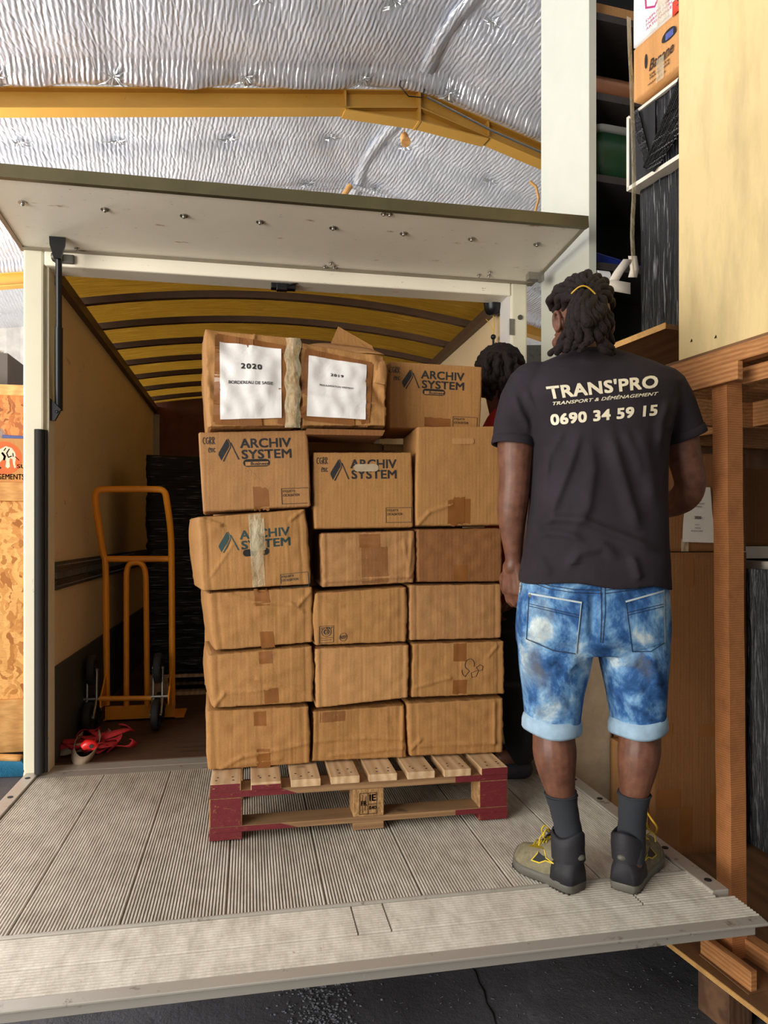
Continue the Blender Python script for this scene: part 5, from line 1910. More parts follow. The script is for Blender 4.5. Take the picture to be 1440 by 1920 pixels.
# long tape ribbon and loose tags hanging at the cabinet front
D_ = 2.84
m = MB()
pts = [atD(1181 + dx_, y, D_) for dx_, y in ((-2, 32), (0, 100), (3, 150), (5, 230), (7, 300), (8, 360), (4, 430), (6, 480), (10, 520))]
m.strip(smooth_path(pts, 1), [CR * w + CF * 0.01 for w in [0.019] * len(smooth_path(pts, 1))], 0.0006)
hang = m.build('hanging_tape', M['clear'])
tag(hang, 'long clear tape ribbon hanging down in front of the cabinet', 'tape')
m = MB()
m.strip([atD(1178, 486, D_), atD(1160, 510, D_ - .01), atD(1146, 535, D_ - .01)], CR * 0.04, 0.0006)
m.strip([atD(1128, 538, D_ - .02), atD(1148, 535, D_ - .02), atD(1182, 541, D_ - .03)], ZUP * 0.045, 0.0006)
m.strip([atD(1186, 480, D_), atD(1190, 505, D_), atD(1186, 520, D_)], CR * 0.035, 0.0006)
tag(m.build('crumpled_tape', M['paper_plain']), 'crumpled off-white tape ends stuck together behind his head', 'tape')

# ------------------------------------------------------------------ goods on the lower rack deck
LZ = 0.1835


def simple_box(name, x0, x1, y0, y1, z0, z1, mat, label, cat='cardboard box', group=None, tapes=(), amp=0.003, dxs=0.0):
    root = empty(name, ((x0 + x1) / 2, (y0 + y1) / 2, z0), 0, label, cat, group)
    sv = Vector((x0 * 5, y0 * 3, z0))
    m = noisy_box_mb((x0, y0, z0), (x1 - x0, 0, 0), (0, y1 - y0, 0), (dxs, 0, z1 - z0), (16, 10, 20), lambda u, v, w, p: p + V(amp * noise.noise(p * 5 + sv), amp * noise.noise(p * 6 + sv), 0))
    b = m.build(name + '_body', mat, root, fixn=False)
    bv = bvh_of(b)
    for (u0, u1, v0, v1) in tapes:
        decal('tape', [patch(u0, u1, v0, v1, 4, 6)], M['tape_brown'], root, (x0, y0, z1), (x1 - x0, 0, 0), (0, 0, z0 - z1), FN, bv, 0.0012)
    return root, bv


tallb, tb_bv = simple_box('tall_carton', 1.668, 2.12, 2.745, 3.2, LZ, 1.475, M['card_dark'], 'very tall brown carton on the lower shelf behind the standing man', group=None,
                   tapes=((.06, .30, .78, .84), (.30, .42, .84, .97), (.62, .73, .80, .95), (.10, .2, .02, .10), (.34, .44, .02, .11), (.02, .22, .56, .6), (.5, .8, .57, .61)))
pb, pb_bv = simple_box('paper_marked_carton', 1.66, 2.13, 2.76, 3.15, 1.479, 1.90, M['card_dark'], 'brown carton with a white 2019 and 2020 sheet, on top of the very tall carton', tapes=())
shp = [(1285, 912), (1330, 914), (1341, 1018), (1278, 1016)]
P4 = [atY(x, y, 2.745) for x, y in shp]
m = MB()
m.grid(lambda u, v: P4[0].lerp(P4[1], u).lerp(P4[3].lerp(P4[2], u), v) + V(0, -0.004 - 0.002 * sin(v * 7 + u), 0), 10, 14)
sh = m.build('paper_sheet', M['paper_plain'], pb)
g = []
for s_t, r4, bo in (('2019', (.2, .5, .15, .09), .03), ('2020', (.42, .7, .58, .53), .03), ('BORDEREAUX', (.3, .68, .26, .235), 0), ('DE VIREMENTS REGLEMENTS', (.2, .8, .315, .29), 0), ('FOURNISSEURS', (.35, .7, .37, .345), 0), ('JOURNAUX', (.45, .65, .70, .675), 0), ('CAISSE 2020', (.45, .7, .755, .73), 0), ('RELEVES DE COMPTE', (.32, .8, .81, .785), 0)):
    vs, fs = text_geo(s_t, 1, bo)
    g.append(([tuple(v) for v in fit(vs, *r4)], fs))
decal('printed_text', g, M['ink'], sh, P4[0], P4[1] - P4[0], P4[3] - P4[0], FN, None, 0.008)
m = MB()
m.grid(lambda u, v: atY(1277 + 14 * u, 1010 + 24 * v, 2.752), 2, 3)
m.build('clear_tape', M['clear'], pb)
simple_box('brown_carton', 2.16, 2.50, 2.95, 3.35, 1.50, 1.86, M['card_dark'], 'dark brown carton behind the near rack post, above the white panel')
simple_box('brown_carton', 2.53, 2.95, 3.0, 3.4, 1.50, 1.84, M['card'], 'brown carton at the right edge of the photo beyond the rack post')
simple_box('white_panel_stack', 2.14, 3.0, 2.95, 3.4, 1.44, 1.497, M['furn'], 'white board lying flat under the dark cartons behind the post', 'board')
simple_box('grey_case', 2.16, 2.95, 3.0, 3.38, LZ, 1.43, M['wrap_grey'], 'tall grey case standing behind the wrapped panels at the right edge', 'case')
# film wrapped furniture panels leaning at the right edge
for k, (x, w, h, mt, lab) in enumerate(((2.175, 0.04, 1.22, 'shrink', 'film wrapped grey panel nearest the rack post'), (2.222, 0.04, 1.17, 'wrap_grey', 'dark grey panel second from the rack post'),
                                       (2.268, 0.02, 1.25, 'furn', 'pale panel between two dark ones right of the rack post'), (2.295, 0.05, 1.12, 'wrap_grey', 'dark panel with a grey frame, third past the rack post'), (2.36, 0.06, 1.24, 'shrink', 'cloudy film wrapped panel at the photo edge right of the rack post'))):
    r_ = empty('wrapped_furniture', (x, 2.72, LZ), 0, lab, 'panel', 'furniture panels leaning behind the rack post')
    m = MB()
    m.hexa([(x, 2.62, LZ + .002), (x + w, 2.62, LZ + .002), (x + w, 2.90, LZ + .002), (x, 2.90, LZ + .002), (x - .03, 2.64, LZ + h), (x + w - .03, 2.64, LZ + h), (x + w - .03, 2.92, LZ + h), (x - .03, 2.92, LZ + h)])
    m.build('panel_board', M[mt], r_, bevel=0.004)
    m = MB()
    for zz in (0.12, 0.55, 0.95):
        xo = -.03 * zz / h
        m.box((x + xo - .001, 2.612, LZ + zz), (x + w + xo + .001, 2.6195 + .02 * zz / h - .0, LZ + zz + 0.05))
    m.build('tape_band', M['furn'] if mt != 'furn' else M['wrap_grey'], r_)
# padded beige board standing right behind the tail lift
r_, _ = simple_box('padded_board', 1.415, 1.655, 3.05, 3.10, LZ, 1.46, M['beige'], 'grey-beige padded board standing between the truck post and the tall carton', 'board', amp=0.006)
r2_, _ = simple_box('slim_carton', 1.628, 1.662, 2.76, 3.02, LZ, 0.62, M['card_tan'], 'slim pale carton against the left side of the very tall carton')
m = MB()
m.tube(smooth_path([atZ(1213, 1538, .51) + V(0, 0, 0.03), atZ(1222, 1537, .53), atZ(1234, 1552, .50), atZ(1228, 1566, .45)]), 0.004, 6)
tag(m.build('yellow_cord', M['gold_tie']), 'thin yellowish cord end by the slim pale carton near his right shoe', 'cord')
# shed details seen between truck and cabinet
m = MB()
p0, p1 = atD(940, 640, 9.0), atD(1080, 640, 9.0)
for za, zb, mt in ((2.55, 3.1, 0),):
    m.obox(V(p0.x, p0.y, 3.35), p1 - p0, V(.02, .1, 0), ZUP * 0.6)
tag(m.build('trim_3', M['steel_dark']), kind='structure')

# ------------------------------------------------------------------ left side: crates, elephant carton, broom
lc = empty('osb_crate', (-1.9, 5.9, 0), 0, 'big orange OSB crate standing on the floor left of the truck', 'crate')
YC = 5.4
x1 = -1.12
zt1 = atY(20, 905, YC).z
m = MB(); m.box((-2.9, YC, 0.13), (x1, YC + 1.1, zt1)); m.build('osb_panel', M['osb'], lc)
m = MB(); m.box((-2.9, YC - 0.03, 0.03), (x1 + 0.02, YC - 0.001, 0.40)); m.build('bottom_batten', M['frame_wood'], lc, bevel=0.004)
m = MB(); m.box((-2.9, YC - 0.03, zt1 - 0.13), (x1 + 0.02, YC - 0.001, zt1)); m.build('top_batten', M['frame_wood'], lc, bevel=0.004)
m = MB(); m.box((-1.28, YC - 0.028, 0.401), (x1, YC - 0.001, zt1 - 0.131)); m.build('corner_batten', M['frame_wood'], lc)
m = MB()
for x in (-2.7, -2.0, -1.35): m.box((x, YC + 0.02, 0.0), (x + 0.12, YC + 1.0, 0.129))
m.build('skid', M['frame_wood'], lc)
a, b = atY(-4, 1328, YC), atY(26, 1354, YC)
m = MB(); m.box((a.x, YC - 0.003, b.z), (b.x, YC - 0.0005, a.z)); sk = m.build('sticker', M['label_white'], lc)
cc = atY(13, 1341, YC)
m = MB(); m.cyl((cc.x, YC - 0.0035, cc.z), (cc.x, YC - 0.005, cc.z), 0.035, 20); m.build('sticker_dot', M['paper_plain'], sk)
ec = empty('elephant_carton', (-2.0, 5.8, zt1), 0, 'removal carton with an orange disc and white elephant mark on the left OSB crate', 'cardboard box')
z1 = atY(20, 822, YC + .02).z
m = MB(); m.box((-2.9, YC + 0.02, zt1 + 0.002), (x1 - 0.03, YC + 0.7, z1)); m.build('box_body', M['banana_card'], ec, bevel=0.004)
E = lambda x, y: atY(x, y, YC + 0.02)
cc = E(8, 859)
gd = []
sc_ = (E(41, 859).x - cc.x)
ux_, uz_ = V(sc_, 0, 0), V(0, 0, sc_ * 1.02)
decal('orange_disc', [polyg(arc(0, 0, 1, 1, 0, 360, 40))], M['orange_print'], ec, cc, ux_, uz_, FN, None, 0.002)
eleph = [(-.2, .55), (.1, .72), (.42, .62), (.62, .36), (.68, .05), (.62, -.3), (.68, -.55), (.58, -.60), (.5, -.3), (.46, -.05), (.34, .0), (.3, -.2), (.34, -.5), (.2, -.62), (.08, -.5), (.12, -.15), (-.1, -.1), (-.25, -.3), (-.5, -.2), (-.9, -.1), (-.95, .3), (-.6, .5)]
decal('elephant_mark', [polyg(eleph)], M['white_print'], ec, cc, ux_, uz_, FN, None, 0.004)
g = [line2d([(.3, .55), (.15, .3), (.25, .05), (.42, .12)], .06), line2d([(.62, .1), (.85, -.12)], .035), line2d([(-.1, .3), (.05, .1), (0, -.1)], .12), line2d([(-.5, -.2), (-.45, -.5), (-.2, -.6)], .1), line2d([(.5, .3), (.52, .1)], .05), line2d([(.1, .6), (.0, .45)], .05)]
decal('elephant_lines', g, M['ink'], ec, cc, ux_, uz_, FN, None, 0.006)
g = []
for s_t, (xa, xb, ya, yb) in (('SUD', (32, 60, 871, 878)), ('DEMENAGEMENTS', (-52, 46, 889, 898))):
    vs, fs = text_geo(s_t, 1, 0.01)
    A, B = E(xa, yb), E(xb, ya)
    g.append(([(x, z) for x, z in fit(vs, A.x, B.x, A.z, B.z)], fs))
decal('printed_text', g, M['pen'], ec, (0, YC + .02, 0), (1, 0, 0), ZUP, FN, None, 0.003)
# items on the carton and the crate behind
m = MB()
p = atY(4, 800, YC + 0.35)
noisy = noisy_box_mb(V(p.x - 0.3, YC + 0.2, z1 + 0.002), (0.34, 0, 0), (0, 0.3, 0), (0, 0, 0.20), (12, 10, 10), lambda u, v, w, q_: q_ + V(-.08 * w * u, 0, -0.08 * w * u) + V(.02 * noise.noise(q_ * 9), .02 * noise.noise(q_ * 9 + V(3, 0, 0)), .015 * noise.noise(q_ * 8) * w))
tag(noisy.build('bubble_wrapped_parcel', M['bubble'], fixn=False), 'bubble wrapped parcel on top of the elephant carton', 'parcel')
m = MB()
m.hexa([V(-1.72, YC + 0.06, z1 + 0.002), V(x1 - .04, YC + 0.06, z1 + 0.002), V(x1 - .04, YC + 0.4, z1 + 0.002), V(-1.72, YC + 0.4, z1 + 0.002), V(-1.72, YC + 0.06, z1 + 0.03), V(x1 - .04, YC + 0.06, z1 + 0.012), V(x1 - .04, YC + 0.4, z1 + 0.012), V(-1.72, YC + 0.4, z1 + 0.03)])
tag(m.build('blue_bag', M['blue_plastic'], bevel=0.004), 'flat blue plastic bag under the bubble wrapped parcel', 'bag')
bc = empty('osb_crate', (-2.1, 7.2, 0), 0, 'brown OSB crate further back on the left, behind the elephant carton', 'crate')
zt2 = atY(20, 735, 6.9).z
m = MB(); m.box((-3.6, 6.9, 0.0), (-1.3, 7.9, zt2)); m.build('osb_panel', M['osb_dark'], bc)
m = MB(); m.box((-3.6, 6.87, zt2 - 0.03), (-1.3, 6.899, zt2 + 0.06)); m.build('top_batten', M['frame_wood'], bc)
z_ = zt2 + 0.062
for k, (x0, x1_, h, mt, lab) in enumerate(((-2.95, -2.42, 0.30, 'furn_dark', 'low grey crate on the brown OSB crate'), (-2.38, -2.14, 0.36, 'furn_dark', 'small brown box leaning beside the low grey crate'))):
    m = MB(); m.box((x0, 6.95, zt2 + 0.002), (x1_, 7.4, zt2 + h))
    tag(m.build('storage_case', M[mt], bevel=0.006), lab, 'box')
m = MB(); m.box((-2.41, 6.93, zt2 + 0.002), (-2.39, 6.96, zt2 + 0.48))
m.box((-2.96, 6.93, zt2 + 0.235), (-2.415, 6.949, zt2 + 0.26))
tag(m.build('pale_batten', M['furn']), 'pale batten upright between the grey crate and the brown box', 'batten')
rnd = random.Random(8)
for k in range(9):
    x = -2.95 + 0.062 * k
    z = zt2 + 0.325 + 0.012 * (k % 3)
    m = MB()
    a = V(x, 6.98 + 0.03 * k, z + 0.01 * k)
    d = V(0.22 + rnd.uniform(-.05, .05), rnd.uniform(-.02, .1), rnd.uniform(-0.05, 0.12) if k > 3 else rnd.uniform(-.01, .03))
    m.tube([a, a + d * .5 + ZUP * 0.02, a + d], 0.014, 8)
    tag(m.build('furniture_rail', M['furn']), 'thin white furniture rail, %s from the left in the heap on the grey crate' % ('first second third fourth fifth sixth seventh eighth ninth'.split()[k]), 'furniture rail', 'loose white furniture rails')
# broom head
br = empty('broom', atZ(20, 1452, 0.0), 0, 'push broom head with blue bristles on the floor left of the truck', 'broom')
c = atZ(8, 1452, 0.0)
m = MB()
BX = lambda s, r, h: c + V(-0.25 + 0.36 * s, 0.04 * (0.5 - s) + 0.0, 0) + V(0, r, h)
for i in range(60):
    for j in range(7):
        s = i / 59
        r = (j - 3) * 0.012
        a = BX(s, r * .6, 0.115 - 0.02 * s)
        b = BX(s, r * 1.3 - 0.015, 0.004) + V(0.10 * (s - .3), 0, 0)
        m.tube([a, b], [0.004, 0.0022], 4)
m.build('bristles', M['bristle'], br)
m = MB()
loft([[BX(s, 0.035 * cos(a), 0.125 - 0.02 * s + 0.022 * sin(a)) for a in [2 * pi * k / 10 for k in range(10)]] for s in [k / 10 for k in range(11)]], m)
m.build('broom_block', M['frame_wood'], br)
# ------------------------------------------------------------------ people
M['skin'] = None
t = NT('dark_brown_skin')
f = t.noise(t.co(), 26, 5, 0.6)
f2 = t.noise(t.co(), 420, 2)
col = t.ramp(f, [(0.3, srgb(88, 54, 40)), (0.7, srgb(122, 80, 62))])
M['skin'] = t.done(col, 0.5, 0, t.bump(f2, 0.12, 0.001), 0.45)
t = NT('dread_hair')
f = t.noise(t.co((1, 1, 1)), 90, 5, 0.7)
M['hair'] = t.done(t.ramp(f, [(0.35, srgb(12, 9, 10)), (0.75, srgb(46, 30, 28))]), 0.75, 0, t.bump(f, 0.9, 0.006), 0.3)
t = NT('faded_black_cotton')
f = t.noise(t.co(), 5, 4)
f2 = t.noise(t.co(), 700, 2)
M['shirt'] = t.done(t.ramp(f, [(0.3, srgb(36, 31, 36)), (0.7, srgb(50, 44, 50))]), 0.9, 0, t.bump(f2, 0.25, 0.0006), 0.2)
t = NT('acid_washed_denim')
f = t.noise(t.co((1, 1, 0.8)), 9, 7, 0.66, 0.3)
f2 = t.noise(t.co((1.1, 1, 0.7)), 7, 5, 0.6, 0.2)
wv = t.noise(t.co((1, 1, 1)), 900, 2)
col = t.ramp(f, [(0.34, srgb(24, 44, 78)), (0.46, srgb(50, 92, 146)), (0.56, srgb(112, 156, 196)), (0.68, srgb(204, 218, 220))])
col = t.mix(t.math('MULTIPLY', t.gray(f2, 0.56, 0.68), 0.55), col, srgb(112, 108, 92))
M['denim'] = t.done(col, 0.85, 0, t.bump(wv, 0.3, 0.0006), 0.2)
M['denim_in'] = plain('pale_denim_cuff', (150, 178, 200), 0.85, var=0.15, scale=30, bump=0.3, bscale=500, bdist=0.0006)
M['denim_stitch'] = plain('navy_stitching', (30, 44, 70), 0.8)
M['denim_pale'] = plain('worn_seam_edge', (176, 190, 196), 0.8)
M['sock'] = plain('charcoal_sock_knit', (44, 47, 54), 0.95, bump=0.6, bscale=600, bdist=0.001)
t = NT('khaki_suede')
f = t.noise(t.co(), 45, 5, 0.7)
M['suede'] = t.done(t.ramp(f, [(0.3, srgb(104, 98, 80)), (0.7, srgb(140, 132, 106))]), 0.9, 0, t.bump(f, 0.4, 0.002), 0.2)
M['shoe_dark'] = plain('black_shoe_fabric', (34, 34, 40), 0.7, bump=0.3, bscale=300, bdist=0.001)
M['sole'] = plain('grey_rubber_sole', (92, 90, 82), 0.55, var=0.2, bump=0.3, bscale=60)
M['sole_dark'] = plain('dark_rubber_tread', (44, 43, 42), 0.7)
M['lace'] = plain('yellow_lace', (212, 184, 40), 0.7)
M['print_w'] = plain('cracked_white_print', (222, 212, 186), 0.6, var=0.08, scale=40)
M['red_shirt'] = plain('red_cotton', (190, 22, 34), 0.85, bump=0.2, bscale=300, bdist=0.001)
M['black_cloth'] = plain('black_trouser_cloth', (22, 21, 23), 0.9, bump=0.4, bscale=40, bdist=0.004)
M['eye'] = plain('eye_white', (226, 218, 208), 0.3)
M['iris'] = plain('dark_iris', (34, 20, 14), 0.2)


def organic(name, mb, mat, parent, voxel=0.006, smooth=4, factor=0.5):
    """fuse overlapping shapes into one continuous skin"""
    o = mb.build(name, mat, parent, world=False)
    r = o.modifiers.new('r', 'REMESH')
    r.mode = 'VOXEL'
    r.voxel_size = voxel
    r.use_smooth_shade = True
    if smooth:
        s = o.modifiers.new('s', 'SMOOTH')
        s.iterations, s.factor = smooth, factor
    dg = bpy.context.evaluated_depsgraph_get()
    me = bpy.data.meshes.new_from_object(o.evaluated_get(dg))
    old = o.data
    o.modifiers.clear()
    o.data = me
    me.name = name
    if not me.materials: me.materials.append(mat)
    bpy.data.meshes.remove(old)
    me.polygons.foreach_set('use_smooth', [True] * len(me.polygons))
    return o


def limb(m, pts, n=18, balls=True):
    """pts: (Vector, r) chain"""
    m.tube([p for p, r in pts], [r for p, r in pts], n)
    if balls:
        for p, r in (pts[0], pts[-1]): m.ball(p, r * 0.995, 16)
    return m


def spl(pts, k=5):
    """catmull-rom through (Vector, r)"""
    out = []
    n = len(pts)
    for i in range(n - 1):
        p0, p1, p2, p3 = pts[max(i - 1, 0)], pts[i], pts[i + 1], pts[min(i + 2, n - 1)]
        for j in range(k):
            s = j / k
            f = lambda a, b, c, d: 0.5 * ((2 * b) + (c - a) * s + (2 * a - 5 * b + 4 * c - d) * s * s + (3 * b - a - 3 * c + d) * s ** 3)
            out.append((f(p0[0], p1[0], p2[0], p3[0]), f(p0[1], p1[1], p2[1], p3[1])))
    out.append(pts[-1])
    return out


def ellring(c, hw, hd, n=40, e=2.3, yaw=0.0):
    out = []
    for k in range(n):
        a = 2 * pi * k / n
        x = (abs(cos(a)) ** (2 / e)) * (1 if cos(a) >= 0 else -1) * hw
        y = (abs(sin(a)) ** (2 / e)) * (1 if sin(a) >= 0 else -1) * hd
        out.append(Vector((c[0] + x * cos(yaw) - y * sin(yaw), c[1] + x * sin(yaw) + y * cos(yaw), c[2])))
    return out


class Figure:
    def __init__(s, px, D, label, name='person'):
        s.D, s.px = D, px
        p = atD(px, HOR, D)
        s.root = empty(name, (p.x, p.y, ZD + 0.004), -YAW, label, 'person')

    def P(s, px, py, dy=0.0):
        d = s.D + dy
        return Vector(((px - 720) / FPX * d - (s.px - 720) / FPX * s.D, dy, (HOR - py) / FPX * d + EYE - ZD - 0.004))

    def k(s, dy=0.0):
        return (s.D + dy) / FPX

    def section(s, py, l, r, hd, dy=0.0, n=40, e=2.3):
        c = s.P((l + r) / 2, py, dy)
        return ellring(c, (r - l) / 2 * s.k(dy), hd, n, e)

    def cast(s, px, py, bvh, default=0.0):
        """surface point seen at the photo point (world)"""
        d = ray(px, py).normalized()
        h = bvh.ray_cast(CAM, d, 8)
        if h[0] is None: return atD(px, py, s.D + default), -d
        return h[0], h[1]

    def onskin(s, name, geos, mat, parent, bvh, off=0.0015, label=None, default=0.0):
        m = MB()
        for vs, fs in geos:
            out = []
            for x, y in vs:
                p, n = s.cast(x, y, bvh, default)
                d = (CAM - p).normalized()
                out.append(p + d * off)
            m.add(out, fs, True)
        o = m.build(name, mat, parent, fixn=False)
        if label: o['label'] = label
        return o


def quadmap(vs, q):
    """unit square (y down) to the photo quad TL TR BR BL"""
    q = [Vector(a) for a in q]
    return [tuple(q[0].lerp(q[1], x).lerp(q[3].lerp(q[2], x), y)) for x, y in vs]


# ================================================================== the mover in front
F = Figure(1118, 2.13, 'man from behind in black lettered T-shirt, acid washed denim shorts and khaki work shoes')
P, root = F.P, F.root

# ---- body, one surface
m = MB()
m.mi = 0
# torso core
tor = [F.section(y, l, r, hd, dy, 28) for y, l, r, hd, dy in ((1200, 1000, 1230, .10, .0), (1150, 985, 1240, .115, .0), (1080, 995, 1232, .11, .01), (1000, 1005, 1232, .105, .01), (900, 1010, 1232, .11, .02), (800, 1005, 1240, .115, .035), (730, 1000, 1240, .095, .05), (700, 1020, 1220, .07, .06), (680, 1050, 1180, .06, .065))]
loft(tor[::-1], m)
# neck
limb(m, spl([(P(1112, 720, .06), .062), (P(1104, 680, .055), .058), (P(1096, 640, .065), .056)], 4))
# arms
LA = [(P(1002, 732, .055), .054), (P(975, 775, .045), .060), (P(967, 840, .04), .056), (P(966, 890, .04), .050), (P(963, 930, .045), .0490), (P(960, 965, .05), .045), (P(961, 1010, .06), .034), (P(963, 1046, .07), .0265), (P(961, 1062, .072), .027)]
limb(m, spl(LA, 4))
RA = [(P(1236, 738, .065), .054), (P(1268, 800, .07), .058), (P(1284, 860, .08), .050), (P(1294, 905, .10), .047), (P(1285, 930, .14), .047), (P(1262, 945, .20), .042), (P(1232, 955, .28), .032), (P(1218, 957, .32), .028)]
limb(m, spl(RA, 4))
# legs
LLg = [(P(1046, 1170, 0), .095), (P(1040, 1260, .0), .085), (P(1038, 1340, -.005), .070), (P(1038, 1375, -.01), .0620), (P(1040, 1410, -.02), .0640), (P(1044, 1445, -.02), .056), (P(1050, 1478, -.015), .045), (P(1058, 1520, -.01), .037), (P(1066, 1560, -.005), .036), (P(1070, 1610, -.005), .040)]
limb(m, spl(LLg, 4))
RLg = [(P(1180, 1170, 0), .095), (P(1188, 1260, .0), .085), (P(1198, 1340, -.005), .068), (P(1200, 1375, -.01), .0600), (P(1198, 1410, -.02), .0620), (P(1194, 1445, -.02), .055), (P(1190, 1478, -.015), .045), (P(1186, 1520, -.01), .037), (P(1184, 1560, -.005), .036), (P(1180, 1610, -.005), .040)]
limb(m, spl(RLg, 4))
# feet inside the shoes
limb(m, [(P(1070, 1630, -.0), .030), (P(1035, 1632, .10), .026), (P(1008, 1628, .16), .020)])
limb(m, [(P(1178, 1630, -.0), .030), (P(1196, 1632, .10), .026), (P(1208, 1628, .16), .020)])
# head: skull, jaw, nose, brows, ears (face looks along +y, then turned and nodded)
HC = P(1089, 607, .075)
HR = Matrix.Rotation(radians(14), 4, 'Z') @ Matrix.Rotation(radians(-20), 4, 'X')


def hd(x, y, z): return HC + (HR @ Vector((x, y, z)))


def hball(m, x, y, z, r, sx=1, sy=1, sz=1, n=20):
    mm = MB()
    mm.ball((0, 0, 0), r, n, (sx, sy, sz))
    m.add([HC + HR @ (Vector((x, y, z)) + Vector(v)) for v in mm.v], mm.f, True)


hball(m, 0, -.012, .018, .094, .86, 1.04, 1.0, 28)
hball(m, 0, .030, -.018, .078, .84, .92, 1.05, 24)
hball(m, 0, .050, -.070, .046, .95, .9, .9)
hball(m, 0, .086, -.098, .020, 1.2, .8, .8)
m.tube([hd(0, .100, .010), hd(0, .112, -.018), hd(0, .117, -.034)], [.008, .011, .013], 10)
hball(m, .014, .106, -.036, .010); hball(m, -.014, .106, -.036, .010); hball(m, 0, .115, -.034, .013)
hball(m, 0, .092, .022, .018, 2.4, .7, .55)
hball(m, 0, .098, -.062, .011, 2.1, .8, .7); hball(m, 0, .096, -.074, .012, 1.8, .8, .8)
for s_ in (-1, 1):
    hball(m, s_ * .042, .078, -.018, .020)
    ep = [(s_ * (.078 + .010 * sin(a)), -.006 - .020 * cos(a) * .9, -.012 + .032 * sin(a) * 1.0) for a in [k * 2 * pi / 12 for k in range(12)]]
    e_ = MB()
    cs = [hd(s_ * (.081 + .009), -.014 + .018 * cos(2 * pi * k / 14), -.008 + .031 * sin(2 * pi * k / 14)) for k in range(14)]
    m.tube(cs, .0065, 8, closed=True)
    hball(m, s_ * .082, -.004, -.014, .016, .5, .9, 1.2, 12)
    hball(m, s_ * .086, -.006, -.036, .009, .8, 1, 1, 10)


# hands: palm + four fingers + thumb
def hand(m, wrist, d, nrm, side, length=.185, curl=(25, 40, 25), spread=.0205):
    """d: towards the fingers, nrm: out of the back of the hand, side: towards the thumb"""
    d, nrm = d.normalized(), nrm.normalized()
    side = (side - d * side.dot(d) - nrm * side.dot(nrm)).normalized()
    for k in range(4):
        o = (1.5 - k) * spread
        limb(m, [(wrist + side * o * .6 + d * .01, .0165), (wrist + side * o + d * .088 - nrm * .003 * abs(1.5 - k), .0125)], 12)
    limb(m, [(wrist - side * .012 + d * .03 - nrm * .008, .018), (wrist + side * .015 + d * .06 - nrm * .006, .017)], 12)
    lens = ((.043, .026, .021), (.048, .030, .023), (.045, .028, .022), (.034, .021, .019))
    for k in range(4):
        p = wrist + side * ((1.5 - k) * spread) + d * (.088 - .004 * abs(1 - k)) - nrm * .003 * abs(1.5 - k)
        a = 0
        chain = [(p, .0105)]
        dd = (d + side * (1.5 - k) * .05).normalized()
        for j in range(3):
            a += radians(curl[j] + 4 * k)
            q_ = (dd * cos(a) - nrm * sin(a))
            p = p + q_ * lens[k][j]
            chain.append((p, (.0098, .0088, .0074)[j]))
        limb(m, chain, 12)
        for (pp, rr_) in chain[1:-1]: m.ball(pp, rr_ * 1.04, 10)
    b = wrist + d * .028 + side * .022 - nrm * .006
    t1 = b + (d * .6 + side * .75 - nrm * .25).normalized() * .042
    t2 = t1 + (d * .9 + side * .25 - nrm * .35).normalized() * .030
    t3 = t2 + (d * .95 - nrm * .35).normalized() * .024
    limb(m, [(b, .016), (t1, .0125), (t2, .0108), (t3, .0088)], 12)
    m.ball(t1, .0128, 10); m.ball(t2, .011, 10)


hand(m, P(961, 1056, .072), Vector((0.02, .10, -1)), Vector((-.75, -.65, -.05)), Vector((-.35, .8, .0)), curl=(22, 30, 22))
hand(m, P(1220, 957, .315), Vector((-.75, .62, -.12)), Vector((.3, .3, -.9)), Vector((0.5, .6, .3)), curl=(30, 45, 30))
body = organic('body', m, M['skin'], root, 0.0042, 5, 0.5)
m = MB()
for s_ in (-1, 1):
    hball(m, s_ * .032, .094, .006, .0125, 1, 1, 1, 14)
eo = organic  # eyes stay separate
eyes = m.build('eyes', M['eye'], body, world=False)
m = MB()
for s_ in (-1, 1): hball(m, s_ * .033, .104, .005, .0055, 1, .6, 1, 10)
m.build('irises', M['iris'], eyes, world=False)

# ---- hair: cropped cap, twisted locks gathered at the back
rnd = random.Random(5)


def lock(m, pts, r, tw=1.0, seed=0, ends=1.0):
    c = spl([(p, 1.0) for p in pts], 8)
    n = len(c)
    L = sum((c[i + 1][0] - c[i][0]).length for i in range(n - 1))
    rs = []
    acc = 0
    path = []
    for i, (p, _) in enumerate(c):
        if i: acc += (c[i][0] - c[i - 1][0]).length
        s = acc / L
        a = acc / 0.030 * 2 * pi * 0.5 + seed
        path.append(p + Vector((cos(a), sin(a) * .5, sin(a))) * r * 0.32)
        rs.append(r * (1 + .15 * sin(acc / 0.016 * 2 + seed)) * (0.82 + .25 * sin(pi * s)) * (1 if s < .93 else ends * 1.05))
    m.tube(path, rs, 9)
    m.ball(path[-1], rs[-1] * 1.0, 8)
    m.ball(path[0], rs[0], 8)


m = MB()
# cap over the top (high fade leaves the temples bare)
vs, fs = [], []
NU_, NV_ = 44, 18
for j in range(NV_ + 1):
    for i in range(NU_):
        a = 2 * pi * i / NU_
        th = radians(2 + 58 * j / NV_)
        back = max(0.0, -sin(a))
        th *= (1 + .75 * back ** 2)
        r = .1025 + .005 * noise.noise(Vector((cos(a) * 5, sin(a) * 5, th * 7))) + .004 * sin(a * 16 + 3 * sin(th * 6)) * sin(th)
        if j == NV_: r -= .012
        vs.append(hd(r * .87 * sin(th) * cos(a), -.012 + r * 1.04 * sin(th) * sin(a), .020 + r * cos(th)))
for j in range(NV_):
    for i in range(NU_): fs.append((j * NU_ + i, j * NU_ + (i + 1) % NU_, (j + 1) * NU_ + (i + 1) % NU_, (j + 1) * NU_ + i))
fs.append(tuple(range(NU_)))
m.add(vs, fs, True)
hair = m.build('hair', M['hair'], root, world=False)
hs = F.k()
